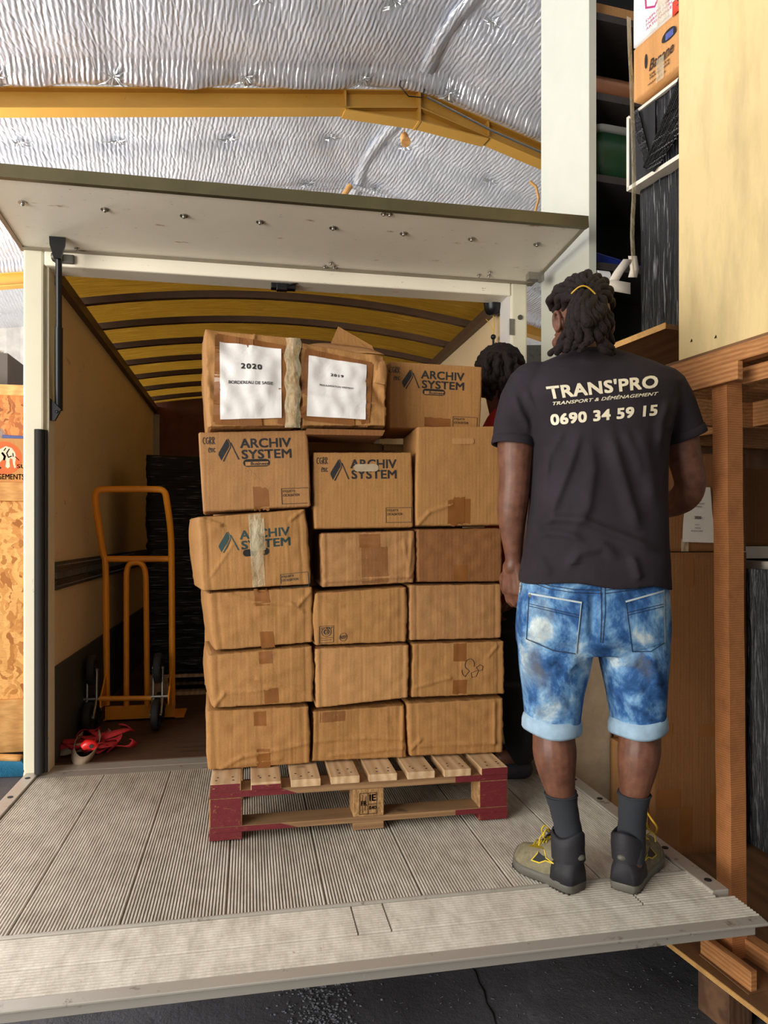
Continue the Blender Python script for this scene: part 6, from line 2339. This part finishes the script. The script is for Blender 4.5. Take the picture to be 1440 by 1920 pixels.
# rolled twists running up from the left temple and over the crown to the tie
m = MB()
TIE = P(1093, 556, -.035)
for k, pts in enumerate((
        ((1032, 578, .10), (1036, 556, .06), (1052, 545, .02), (1075, 548, -.02)), ((1030, 568, .13), (1040, 548, .10), (1062, 534, .03), (1082, 540, -.02)),
        ((1042, 582, .06), (1048, 562, .02), (1062, 552, .0), (1080, 552, -.03)), ((1056, 578, .03), (1062, 562, .0), (1072, 556, -.02), (1086, 554, -.035)),
        ((1048, 545, .12), (1060, 532, .08), (1078, 526, .02), (1092, 534, -.02)), ((1068, 532, .12), (1080, 521, .06), (1092, 518, .02), (1098, 532, -.02)),
        ((1080, 530, .13), (1096, 515, .06), (1106, 518, .02), (1104, 532, -.02)), ((1112, 530, .12), (1118, 522, .06), (1116, 524, .02), (1108, 536, -.025)),
        ((1130, 540, .10), (1132, 530, .05), (1124, 532, .0), (1112, 544, -.03)), ((1142, 556, .08), (1140, 544, .03), (1128, 540, -.01), (1114, 548, -.035)),
        ((1146, 575, .06), (1142, 560, .01), (1130, 552, -.02), (1114, 552, -.035)))):
    lock(m, [P(*q) for q in pts], .0125, seed=k * 1.7)
m.build('hair_twists', M['hair'], hair, world=False)
LOCKS = (
    ((1082, 556, -.04), (1072, 590, -.075), (1062, 625, -.07), (1046, 650, -.05), (1034, 664, -.035)),
    ((1084, 552, -.045), (1076, 592, -.085), (1070, 628, -.085), (1056, 648, -.07), (1042, 660, -.05)),
    ((1088, 552, -.05), (1080, 590, -.09), (1078, 625, -.09), (1068, 645, -.08), (1054, 658, -.065)),
    ((1090, 550, -.05), (1086, 585, -.10), (1088, 620, -.10), (1080, 642, -.09), (1064, 655, -.075)),
    ((1094, 550, -.05), (1094, 585, -.105), (1100, 622, -.10), (1096, 645, -.09), (1082, 657, -.08)),
    ((1096, 550, -.05), (1104, 585, -.11), (1108, 620, -.105), (1098, 640, -.10), (1078, 652, -.085)),
    ((1100, 552, -.05), (1112, 585, -.105), (1118, 615, -.10), (1122, 640, -.09), (1136, 655, -.075), (1144, 664, -.065)),
    ((1104, 552, -.045), (1122, 585, -.10), (1126, 612, -.095), (1130, 635, -.085), (1142, 650, -.07), (1153, 662, -.06)),
    ((1108, 554, -.04), (1130, 585, -.085), (1134, 612, -.08), (1138, 632, -.07)),
    ((1110, 556, -.035), (1136, 588, -.06), (1142, 615, -.05), (1146, 640, -.035)),
    ((1086, 556, -.045), (1070, 585, -.07), (1068, 605, -.075), (1076, 622, -.08)),
    ((1098, 560, -.06), (1098, 595, -.12), (1102, 612, -.118), (1108, 636, -.105)),
    ((1112, 548, -.03), (1132, 570, -.055), (1140, 595, -.05), (1138, 615, -.05)))
for k, pts in enumerate(LOCKS):
    m = MB()
    lock(m, [P(*q) for q in pts], .0128, seed=k * 2.3, ends=.8)
    m.build('dreadlock', M['hair'], hair, world=False)
m = MB()
m.tube([P(1071 + 45 * i / 10, 551 - 15 * sin(pi * i / 10), -.062 - .01 * sin(pi * i / 10)) for i in range(11)], .0022, 6)
m.build('hair_tie', M['gold_tie'], hair, world=False)

# ---- T-shirt
m = MB()
secs = ((1092, 973, 1252, .150, .0), (1080, 974, 1251, .150, .0), (1050, 980, 1249, .148, .0), (1015, 988, 1247, .142, .005), (980, 991, 1247, .140, .01), (940, 996, 1246, .142, .015), (890, 998, 1246, .146, .02), (840, 998, 1247, .150, .025),
        (790, 988, 1256, .150, .035), (750, 972, 1268, .142, .045), (722, 966, 1276, .125, .05), (700, 978, 1264, .105, .055), (684, 1008, 1228, .090, .06), (670, 1040, 1186, .078, .062), (660, 1064, 1150, .070, .064))
loft([F.section(y, l, r, hdp, dy, 44, 2.4) for y, l, r, hdp, dy in secs][::-1], m)
limb(m, [(P(1000, 728, .05), .082), (P(980, 758, .047), .074), (P(966, 800, .042), .0655), (P(963, 826, .04), .0640)], 24, False)
m.ball(P(1002, 730, .052), .084, 20)
limb(m, [(P(1238, 735, .057), .082), (P(1259, 763, .06), .074), (P(1274, 795, .065), .0670), (P(1280, 812, .068), .066)], 24, False)
m.ball(P(1236, 737, .06), .084, 20)
shirt = organic('tshirt', m, M['shirt'], root, 0.0062, 3, 0.5)
# cloth folds: (photo segment, height, width), towards the viewer
FOLDS = [(((1088, 800), (1070, 860), (1045, 925), (1020, 990)), .012, 11), (((1102, 815), (1110, 880), (1100, 950), (1070, 1005)), .010, 12),
         (((1138, 795), (1158, 870), (1182, 950), (1200, 1000)), .013, 12), (((1200, 800), (1215, 870), (1228, 960)), .009, 14), (((1012, 830), (1020, 880), (1012, 950)), .008, 11),
         (((1165, 800), (1190, 850), (1205, 900)), .006, 9), (((1060, 800), (1030, 850), (1015, 900)), .006, 9),
         (((992, 988), (1040, 972), (1090, 976), (1150, 1000), (1205, 1022), (1244, 1035)), .014, 8), (((990, 1012), (1030, 998), (1070, 1004), (1100, 1020)), .009, 7),
         (((1060, 1075), (1085, 1035), (1130, 1025), (1165, 1050)), .010, 10), (((1180, 1040), (1192, 1062), (1200, 1085)), .009, 8), (((1000, 1035), (1020, 1060), (1030, 1085)), .006, 9),
         (((960, 735), (975, 775), (1000, 815)), .009, 7), (((985, 728), (1000, 770), (1008, 820)), .009, 7), (((1255, 745), (1240, 790), (1236, 845)), .009, 8), (((1275, 740), (1262, 780), (1255, 815)), .007, 8),
         (((1085, 672), (1110, 680), (1140, 672)), .003, 8)]


def fold_h(px, py, folds):
    d = 0.0
    for pts, h, wd in folds:
        best, bs = 1e9, 0
        n = len(pts) - 1
        for i in range(n):
            a, b = pts[i], pts[i + 1]
            ux, uy = b[0] - a[0], b[1] - a[1]
            s_ = max(0, min(1, ((px - a[0]) * ux + (py - a[1]) * uy) / (ux * ux + uy * uy)))
            dd = (px - a[0] - ux * s_) ** 2 + (py - a[1] - uy * s_) ** 2
            if dd < best: best, bs = dd, (i + s_) / n
        if best < 9 * wd * wd: d += h * exp(-best / (wd * wd)) * min(1, sin(pi * min(.97, max(.03, bs))) * 1.6)
    return d


kk = F.k()
me = shirt.data
co = [0.0] * (3 * len(me.vertices))
me.vertices.foreach_get('co', co)
no = [0.0] * (3 * len(me.vertices))
me.vertices.foreach_get('normal', no)
for i in range(len(me.vertices)):
    x, y, z = co[3 * i:3 * i + 3]
    ny = no[3 * i + 1]
    D_ = F.D + y
    px = ((x + (F.px - 720) / FPX * F.D) / D_) * FPX + 720
    py = HOR - (z - (EYE - ZD - .004)) / D_ * FPX
    w = max(0.0, min(1.0, -ny * 1.6))
    d = 0
    if w > 0:
        d = fold_h(px, py, FOLDS)
        d += 0.004 * noise.noise(Vector((px * .012, py * .006, 1)))
    co[3 * i + 1] = y - d * w * 1.25
    dz = .0035 * noise.noise(Vector((x * 14, y * 14, z * 5)))
    co[3 * i] = x + no[3 * i] * dz
    if py > 1060:  # hem waves, dips towards the right
        co[3 * i + 2] = z + .006 * sin(x * 26 + y * 14) - max(0, (px - 1112)) * .00009 + (.012 if px < 1000 else 0) * 0
me.vertices.foreach_set('co', co)
me.update()
sb = bvh_of(shirt)
# collar rib
m = MB()
m.tube([P(1107, 662, .055) + Vector((.068 * cos(a), .066 * sin(a), .010 * sin(a) - .0)) for a in [2 * pi * k / 36 for k in range(36)]], .007, 8, closed=True)
m.build('collar', M['shirt'], shirt, world=False)
# sleeve hems
for c, ax, r in ((P(963, 832, .04), (P(963, 826, .04) - P(966, 800, .042)), .0655), (P(1282, 817, .069), (P(1280, 812, .068) - P(1274, 795, .065)), .0675)):
    m = MB()
    ax = ax.normalized()
    u = ax.orthogonal().normalized()
    v = ax.cross(u)
    prof = [(-.020, r - .004), (-.018, r + .001), (0.004, r + .0025), (.008, r + .001), (.006, r - .006), (-.012, r - .010)]
    n = 40
    vs, fs = [], []
    for k in range(n):
        a = 2 * pi * k / n
        for h, rr_ in prof: vs.append(c + ax * h + (u * cos(a) + v * sin(a)) * rr_)
    for k in range(n):
        for j in range(len(prof)):
            q2 = len(prof)
            fs.append((k * q2 + j, k * q2 + (j + 1) % q2, ((k + 1) % n) * q2 + (j + 1) % q2, ((k + 1) % n) * q2 + j))
    m.add(vs, fs, True)
    m.build('sleeve_hem', M['shirt'], shirt, world=False)
# lettering on the back
for s_t, q4, bo, sh_ in (("TRANS'PRO", ((1023, 724), (1234, 702), (1234, 727), (1029, 749)), .030, 0.0),
                         ('TRANSPORT & DÉMÉNAGEMENT', ((1036, 752), (1235, 733), (1234, 741), (1037, 760)), .02, .3),
                         ('0690 34 59 15', ((1031, 777), (1234, 758), (1232, 779), (1033, 798)), .035, 0.0)):
    vs, fs = text_geo(s_t, 1, bo, shear=sh_, spacing=1.06, maxe=0.22)
    vs = fit(vs, 0, 1, 1, 0)
    F.onskin('printed_text', [(quadmap(vs, q4), fs)], M['print_w'], shirt, sb, 0.0022)

# ---- shorts
m = MB()
pel = ((1058, 990, 1236, .118, .0), (1075, 982, 1243, .122, .0), (1100, 976, 1248, .128, .0), (1140, 971, 1251, .136, -.004), (1175, 968, 1252, .138, -.004), (1200, 969, 1252, .128, 0), (1222, 974, 1250, .10, 0))
loft([F.section(y, l, r, h_, dy, 44, 2.5) for y, l, r, h_, dy in pel][::-1], m)
loft([F.section(y, l, r, h_, dy, 36, 2.3) for y, l, r, h_, dy in ((1170, 985, 1105, .112, 0), (1215, 972, 1110, .112, 0), (1255, 975, 1103, .104, 0), (1300, 981, 1092, .096, 0), (1345, 985, 1086, .090, 0), (1360, 986, 1085, .089, 0))][::-1], m)
loft([F.section(y, l, r, h_, dy, 36, 2.3) for y, l, r, h_, dy in ((1170, 1120, 1240, .112, 0), (1215, 1122, 1250, .112, 0), (1255, 1130, 1248, .104, 0), (1300, 1140, 1245, .096, 0), (1345, 1147, 1243, .090, 0), (1360, 1148, 1243, .089, 0))][::-1], m)
shorts = organic('denim_shorts', m, M['denim'], root, 0.0062, 4, 0.5)
SF = [((1010, 1235), (1075, 1240), .007, 9), ((1030, 1262), (1095, 1240), .006, 9), ((1000, 1300), (1070, 1320), .006, 10), ((1080, 1225), (1050, 1290), .005, 9), ((990, 1210), (1005, 1330), .004, 9),
      ((1140, 1235), (1200, 1245), .006, 9), ((1150, 1260), (1210, 1300), .007, 9), ((1215, 1215), (1235, 1290), .007, 10), ((1170, 1310), (1225, 1330), .005, 10), ((1030, 1100), (1080, 1112), .003, 10), ((1113, 1100), (1112, 1205), -.008, 8),
      ((1040, 1210), (1095, 1215), -.005, 9), ((1135, 1215), (1190, 1222), -.005, 9)]
me = shorts.data
for v in me.vertices:
    x, y, z = v.co
    D_ = F.D + y
    px = ((x + (F.px - 720) / FPX * F.D) / D_) * FPX + 720
    py = HOR - (z - (EYE - ZD - .004)) / D_ * FPX
    w = max(0.0, min(1.0, -v.normal.y * 1.5))
    d = .003 * noise.noise(Vector((px * .03, py * .02, 4)))
    d += fold_h(px, py, [((p_, q_), h * 1.5, wd) for p_, q_, h, wd in SF])
    v.co.y -= d * w
me.update()
db = bvh_of(shorts)


def dense(poly, n=10):
    """fan a photo polygon into a fine grid by quad interpolation (4 corners)"""
    q = [Vector(p) for p in poly]
    vs = [tuple(q[0].lerp(q[1], i / n).lerp(q[3].lerp(q[2], i / n), j / n)) for j in range(n + 1) for i in range(n + 1)]
    fs = [(j * (n + 1) + i, j * (n + 1) + i + 1, (j + 1) * (n + 1) + i + 1, (j + 1) * (n + 1) + i) for j in range(n) for i in range(n)]
    return vs, fs


def pxline(pts, w, step=6):
    out = []
    for i in range(len(pts) - 1):
        a, b = Vector(pts[i]), Vector(pts[i + 1])
        n = max(1, int((b - a).length / step))
        out += [tuple(a.lerp(b, k / n)) for k in range(n)]
    out.append(pts[-1])
    return line2d(out, w)


for pk in (((992, 1113), (1090, 1130), (1080, 1226), (987, 1198)), ((1174, 1128), (1245, 1108), (1247, 1205), (1186, 1222))):
    po = F.onskin('back_pocket', [dense(pk, 14)], M['denim'], shorts, db, 0.0045)
    a, b, c, d = [Vector(q) for q in pk]
    bot = (c + d) / 2 + Vector((4, 8))
    L1 = [pxline([tuple(a), tuple(d), tuple(bot), tuple(c), tuple(b)], 1.6), pxline([tuple(a.lerp(d, .22)), tuple(b.lerp(c, .25))], 1.2), pxline([tuple(a.lerp(d, .27)), tuple(b.lerp(c, .30))], 1.2)]
    F.onskin('pocket_seam', L1, M['denim_stitch'], po, db, 0.0062)
    F.onskin('pocket_edge', [pxline([tuple(a), tuple(b)], 3.4), pxline([tuple(b), tuple(c)], 1.3)], M['denim_pale'], po, db, 0.0070)
F.onskin('seams', [pxline([(987, 1083), (1030, 1098), (1075, 1105), (1127, 1107)], 1.3), pxline([(987, 1089), (1030, 1104), (1075, 1111), (1127, 1113)], 1.3),
                   pxline([(1134, 1107), (1190, 1100), (1243, 1090)], 1.3), pxline([(1134, 1113), (1190, 1106), (1243, 1096)], 1.3),
                   pxline([(1126, 1078), (1128, 1150), (1126, 1205)], 1.5), pxline([(1134, 1078), (1135, 1150), (1130, 1205)], 1.5), pxline([(1002, 1074), (1060, 1080), (1128, 1082)], 1.3)], M['denim_stitch'], shorts, db, 0.002)
c_, n_ = F.cast(993, 1116, db)
m = MB(); m.cyl(c_ - CF * .008, c_ - CF * .010, .005, 12); m.build('rivet', M['steel'], shorts)
# belt and loop peeking out on the left
F.onskin('belt', [dense(((977, 1068), (992, 1070), (992, 1082), (977, 1080)), 3)], M['black_cloth'], shorts, db, 0.006)
m = MB()
kx = P(979, 1092, -.02)
for i in range(3):
    m.tube([kx + Vector((.006 * cos(a), .003 * i, -.006 + .008 * sin(a) - .010 * i)) for a in [2 * pi * k / 10 for k in range(10)]], .0016, 6, closed=True)
m.build('key_ring', M['steel'], shorts, world=False)
# rolled cuffs
for l, r in ((984, 1085), (1147, 1244)):
    rings = []
    vs, fs = [], []
    n = 40
    prof = [(1340, -.004), (1342, .003), (1352, .0075), (1366, .008), (1371, .004), (1370, -.004), (1356, -.012)]
    for k in range(n):
        a = 2 * pi * k / n
        for y, g_ in prof:
            c = P((l + r) / 2, y, 0)
            hw, hd_ = (r - l) / 2 * F.k() + g_, .090 + g_
            vs.append(c + Vector((hw * cos(a), hd_ * sin(a), .004 * sin(3 * a + l) - .006 * cos(a) * (1 if l < 1000 else -1))))
    q2 = len(prof)
    for k in range(n):
        for j in range(q2): fs.append((k * q2 + j, k * q2 + (j + 1) % q2, ((k + 1) % n) * q2 + (j + 1) % q2, ((k + 1) % n) * q2 + j))
    m = MB()
    m.add(vs, fs, True)
    m.build('rolled_cuff', M['denim_in'], shorts, world=False)

# ---- socks
for side_, chain in (('l', LLg), ('r', RLg)):
    m = MB()
    pts = spl(chain, 4)
    top = P(1050, 1478).z
    sel = [(p, r) for p, r in pts if p.z < top + .004]
    sel = [(sel[0][0] + (sel[0][0] - sel[1][0]) * .1, sel[0][1] + .0045)] + [(p, r + .0042 + .0008 * sin(i * 2.2)) for i, (p, r) in enumerate(sel)]
    m.tube([p for p, r in sel], [r for p, r in sel], 28)
    sk = m.build('sock', M['sock'], root, world=False)
    # ribbed welt
    m = MB()
    p, r = sel[0]
    m.tube([p + Vector((r * cos(a), r * sin(a), -.003)) for a in [2 * pi * k / 30 for k in range(30)]], .003, 6, closed=True)
    m.build('sock_welt', M['sock'], sk, world=False)


# ---- work shoes
def shoe(heel, toe, z0, label, flip=1):
    """heel, toe: floor points (local)"""
    ax = (toe - heel)
    ax.z = 0
    L = ax.length
    ax.normalize()
    sd = Vector((ax.y, -ax.x, 0)) * flip   # outer side
    S = lambda s, x, z: heel + ax * (s * L) + sd * x + Vector((0, 0, z + z0))
    rt = empty('shoe', (0, 0, 0))
    rt.parent = root
    if label: rt['label'] = label
    wid = [(0.0, .028, -.0), (.03, .038, 0), (.10, .044, 0), (.25, .043, .001), (.40, .044, .003), (.55, .049, .005), (.70, .054, .006), (.82, .052, .004), (.92, .043, 0), (.98, .028, -.003), (1.0, .014, -.004)]
    hgt = [(0.0, .095), (.03, .112), (.10, .128), (.25, .136), (.40, .128), (.55, .106), (.70, .088), (.82, .078), (.92, .070), (.98, .056), (1.0, .040)]

    def W_(s, arr, j=1):
        for i in range(len(arr) - 1):
            if arr[i][0] <= s <= arr[i + 1][0]:
                t_ = (s - arr[i][0]) / (arr[i + 1][0] - arr[i][0])
                return arr[i][j] * (1 - t_) + arr[i + 1][j] * t_
        return arr[-1][j]
    ss = [0, .015, .04, .08, .14, .22, .30, .38, .46, .54, .62, .70, .78, .85, .91, .95, .98, 1.0]
    m = MB()
    rings = []
    for s in ss:
        w, h, c = W_(s, wid), W_(s, hgt), W_(s, wid, 2)
        r_ = []
        for k in range(24):
            a = 2 * pi * k / 24
            x = cos(a) * w * (1.0 if sin(a) < 0 else (1 - .42 * sin(a) ** 1.5))
            z = (.024 + (h - .024) * (sin(a) if sin(a) > 0 else 0) ** .8) if sin(a) > 0 else .024 + .006 * sin(a)
            r_.append(S(s, x + c, z))
        rings.append(r_)
    loft(rings, m)
    up = m.build('shoe_upper', M['suede'], rt, world=False)
    # heel counter and collar
    m = MB()
    rings = []
    for s in ss[:7]:
        w, h, c = W_(s, wid) + .0025, W_(s, hgt) + .002, W_(s, wid, 2)
        hh = h * (1.03 - s * .5)
        r_ = []
        for k in range(24):
            a = 2 * pi * k / 24
            x = cos(a) * w * (1.0 if sin(a) < 0 else (1 - .42 * sin(a) ** 1.5))
            z = (.026 + (hh - .026) * (max(0, sin(a))) ** .8) if sin(a) > 0 else .026
            r_.append(S(s - .006, x + c, z))
        rings.append(r_)
    loft(rings, m)
    m.build('heel_counter', M['shoe_dark'], rt, world=False)
    m = MB()
    n = 30
    ring0 = []
    for q_, (zz, g_) in enumerate(((.085, .006), (.125, .009), (.150, .008), (.157, .001), (.145, -.006))):
        ring0.append([S(.175 + (.20 + g_ * 2) * cos(2 * pi * k / n) * (.95), (.040 + g_) * sin(2 * pi * k / n), zz + (.020 * max(0, -cos(2 * pi * k / n)) ** 2 + .012 * max(0, cos(2 * pi * k / n))) * (zz - .08) / .07) for k in range(n)])
    loft(ring0, m, False)
    co_ = m.build('padded_collar', M['shoe_dark'], rt, world=False)
    m = MB()
    m.grid(lambda u, v: S(.30 + .20 * (1 - v) * 1.0 + .02 * v, (.026 - .002 * v) * (u * 2 - 1), .125 + .050 * v - .006 * (u * 2 - 1) ** 2), 8, 8)
    m.build('tongue', M['shoe_dark'], rt, world=False, solid=.004)
    # sole
    m = MB()
    prof_z = ((.000, -.004), (.006, .001), (.020, .003), (.031, .001), (.032, -.004))
    rings = []
    outl = [(s, W_(s, wid)) for s in ss]
    poly = [(s, w + W_(s, wid, 2)) for s, w in outl] + [(s, -w + W_(s, wid, 2)) for s, w in outl[::-1]]
    for zz, g_ in prof_z:
        r_ = []
        for i, (s, x) in enumerate(poly):
            cx = .5
            r_.append(S(s + (s - .5) * g_ * 4.5, x * (1 + g_ / .04), zz + (.018 * max(0, s - .8) ** 1 * 1.2) + (.0 if s > .3 else .006 * (zz > .02))))
        rings.append(r_)
    loft(rings, m)
    so_ = m.build('sole', M['sole'], rt, world=False)
    m = MB()
    for s in [.03 + .055 * k for k in range(18)]:
        w = W_(min(1, s), wid)
        if .36 < s < .44: continue
        m.obox(S(s, -w, -.0015), ax * (.030 * L), sd * (2 * w), Vector((0, 0, .006)))
    m.build('tread', M['sole_dark'], so_, world=False)
    # laces
    m = MB()
    for k in range(5):
        s = .44 + .055 * k
        h = W_(s, hgt)
        m.tube([S(s, -.022, h - .006), S(s + .02, 0, h + .005), S(s, .022, h - .006)], .0022, 6)
    for q_ in ((.035, .012, .02), (.045, -.004, .01), (-.032, .01, .02)):
        c = S(.42, 0, W_(.42, hgt) + .008)
        a = c + sd * q_[0] + ax * q_[1] + Vector((0, 0, q_[2]))
        m.tube([p for p, _ in spl([(c, 1), (c + (a - c) * .6 + Vector((0, 0, .02)), 1), (a, 1), (c + (a - c) * .5 - Vector((0, 0, .012)), 1), (c, 1)], 5)], .0021, 6)
    c = S(.42, 0, W_(.42, hgt) + .01)
    m.tube([c, c + sd * .03 + Vector((0, 0, .02)), c + sd * .055 + Vector((0, 0, .004)), c + sd * .06 + Vector((0, 0, -.018))], .0021, 6)
    m.tube([S(.33, 0.01, .17), S(.335, .004, .195), S(.36, .016, .215)], .0022, 6)
    m.build('laces', M['lace'], rt, world=False)
    # toe guard
    m = MB()
    rings = []
    for s in ss[-7:]:
        w, h, c = W_(s, wid) + .0025, W_(s, hgt), W_(s, wid, 2)
        hh = min(h + .001, .030 + .032 * max(0, (s - .76) / .24) ** .8)
        r_ = []
        for k in range(24):
            a = 2 * pi * k / 24
            x = cos(a) * w * (1.0 if sin(a) < 0 else (1 - .35 * sin(a) ** 1.5))
            z = (.026 + (hh - .026) * max(0, sin(a)) ** .8)
            r_.append(S(s + .004, x + c, z))
        rings.append(r_)
    loft(rings, m)
    m.build('toe_guard', M['sole'], rt, world=False)
    # emblem on the outer side: a notched arrow outlined in yellow
    em = [(.30, .058), (.40, .047), (.50, .062), (.60, .086), (.52, .082), (.56, .062 + .0), (.46, .064), (.38, .078), (.40, .064)]
    em = [(.26, .072), (.38, .078), (.44, .096), (.60, .098), (.52, .080), (.58, .056), (.46, .058), (.38, .070)]
    sbv = bvh_of(up)
    O = rootmat(root) @ S(0, 0, 0)
    wax = (rootmat(root).to_3x3() @ ax)
    wsd = (rootmat(root).to_3x3() @ sd)
    decal('emblem', [polyg([(s * L, z) for s, z in em])], M['shoe_dark'], up, O + wsd * .06, wax, ZUP, wsd, sbv, .0015)
    cl = em + [em[0]]
    decal('emblem_outline', [line2d([(s * L, z) for s, z in cl], .0032)], M['lace'], up, O + wsd * .06, wax, ZUP, wsd, sbv, .0024)
    m = MB()
    m.ball(S(-.006, 0, .104), .014, 12, (1.2, .8, .7))
    m.build('heel_patch', M['sole'], rt, world=False)
    m = MB(); m.tube([S(-.01, -.010, .118), S(-.03, 0, .122), S(-.01, .010, .118)], .003, 6)
    m.build('pull_tab', M['shoe_dark'], rt, world=False)
    return rt


def flo(px, py):
    p = atZ(px, py, ZD)
    q = rootmat(root).inverted() @ p
    return Vector((q.x, q.y, 0))


shoe(flo(1086, 1674), flo(972, 1616), -.003, None, -1)
shoe(flo(1168, 1674), flo(1220, 1600), -.003, None, 1)

# ================================================================== second mover inside the truck
G = Figure(962, 3.16, 'person in red top and black trousers mostly hidden behind the carton stack')
P2, r2 = G.P, G.root
m = MB()
loft([G.section(y, l, r, h_, dy, 28) for y, l, r, h_, dy in ((1180, 922, 1004, .17, 0), (1080, 925, 1000, .16, 0), (980, 920, 998, .17, 0), (880, 912, 998, .19, 0), (810, 908, 992, .18, 0), (785, 918, 980, .12, 0), (770, 925, 960, .07, 0))][::-1], m)
limb(m, [(P2(948, 800, .01), .058), (P2(934, 745, .01), .055)])
HC2 = P2(935, 700, 0.01)
H2R = Matrix.Rotation(radians(78), 4, 'Z') @ Matrix.Rotation(radians(-18), 4, 'X')
_HC, _HR = HC, HR
HC, HR = HC2, H2R
hball(m, 0, -.012, .018, .094, .86, 1.04, 1.0, 28)
hball(m, 0, .030, -.018, .078, .84, .92, 1.05, 24)
hball(m, 0, .050, -.070, .046, .95, .9, .9)
m.tube([hd(0, .100, .010), hd(0, .112, -.018), hd(0, .117, -.034)], [.008, .011, .013], 10)
hball(m, 0, .115, -.034, .013); hball(m, 0, .092, .022, .018, 2.4, .7, .55); hball(m, 0, .097, -.068, .013, 2.0, .8, 1.0)
for s_ in (-1, 1):
    hball(m, s_ * .042, .078, -.018, .020)
    m.tube([hd(s_ * .090, -.014 + .018 * cos(2 * pi * k / 14), -.008 + .031 * sin(2 * pi * k / 14)) for k in range(14)], .0065, 8, closed=True)
    hball(m, s_ * .082, -.004, -.014, .016, .5, .9, 1.2, 12)
# arms hang, hands in front of the thighs
for sg in (-1, 1):
    dyo = .01 + sg * .20
    limb(m, spl([(P2(968, 815, dyo * .85), .055), (P2(982, 900, dyo), .048), (P2(992, 985, dyo), .042), (P2(985, 1050, dyo), .036), (P2(976, 1085, dyo * .95), .026)], 4))
    hand(m, P2(975, 1092, dyo * .95), Vector((-.35, 0, -1)), Vector((.5, sg * .8, 0)), Vector((-1, 0, .1)), curl=(25, 35, 25))
    limb(m, spl([(P2(962, 1170, sg * .09), .09), (P2(966, 1290, sg * .10), .066), (P2(974, 1390, sg * .11), .048), (P2(978, 1412, sg * .11), .045)], 4))
    limb(m, [(P2(978, 1418, sg * .11), .036), (P2(940, 1420, sg * .12), .030)])
b2 = organic('body', m, M['skin'], r2, 0.0055, 4, 0.5)
m = MB()
loft([G.section(y, l, r, h_, dy, 36) for y, l, r, h_, dy in ((1130, 912, 1014, .195, 0), (1060, 915, 1010, .185, 0), (980, 910, 1006, .19, 0), (880, 903, 1006, .21, 0), (810, 900, 1000, .20, 0), (782, 914, 984, .13, 0), (768, 925, 964, .085, 0))][::-1], m)
for sg in (-1, 1):
    dyo = .01 + sg * .20
    limb(m, [(P2(962, 812, dyo * .8), .068), (P2(970, 890, dyo), .062)], 20)
organic('red_tshirt', m, M['red_shirt'], r2, 0.008, 3, 0.5)
m = MB()
loft([G.section(y, l, r, h_, dy, 36) for y, l, r, h_, dy in ((1095, 920, 1004, .17, 0), (1180, 914, 1010, .185, 0), (1215, 918, 1008, .17, 0))], m)
for sg in (-1, 1):
    limb(m, spl([(P2(962, 1180, sg * .09), .098), (P2(966, 1290, sg * .10), .080), (P2(974, 1380, sg * .11), .066), (P2(976, 1408, sg * .11), .064)], 4), 20)
organic('black_trousers', m, M['black_cloth'], r2, 0.008, 3, 0.5)
for sg in (-1, 1):
    m = MB()
    fl_z = lambda x: x
    limb(m, [(Vector((P2(980, 1420, sg * .11).x, sg * .11, .048)), .046), (Vector((P2(950, 1420, sg * .115).x, sg * .115, .042)), .040), (Vector((P2(936, 1420, sg * .12).x - .04, sg * .12, .036)), .034)])
    organic('shoe', m, M['shoe_dark'], r2, 0.006, 3, 0.5)
m = MB()
rnd = random.Random(9)
NU_, NV_ = 40, 16
vs, fs = [], []
for j in range(NV_ + 1):
    for i in range(NU_):
        a = 2 * pi * i / NU_
        th = radians(2 + 80 * j / NV_) * (1 + .35 * max(0.0, -sin(a)))
        r = .106 + .009 * noise.noise(Vector((cos(a) * 5, sin(a) * 5, th * 7)))
        if j == NV_: r -= .014
        vs.append(hd(r * .9 * sin(th) * cos(a), -.012 + r * 1.06 * sin(th) * sin(a), .022 + r * cos(th)))
for j in range(NV_):
    for i in range(NU_): fs.append((j * NU_ + i, j * NU_ + (i + 1) % NU_, (j + 1) * NU_ + (i + 1) % NU_, (j + 1) * NU_ + i))
fs.append(tuple(range(NU_)))
m.add(vs, fs, True)
hair2 = m.build('hair', M['hair'], r2, world=False)
for k in range(15):
    m = MB()
    x0 = 908 + 58 * (k / 14)
    lock(m, [P2(x0 * .6 + 936 * .4, 664 + 5 * sin(k), -.05 - .03 * sin(k * .7)), P2(x0, 680, -.11 - .02 * sin(k * 1.3)), P2(x0 + 2 * sin(k * 2), 712, -.12), P2(x0 + 3 * sin(k), 738 + 10 * sin(k * 1.9), -.09)], .0125, seed=k, ends=.8)
    m.build('dreadlock', M['hair'], hair2, world=False)
HC, HR = _HC, _HR
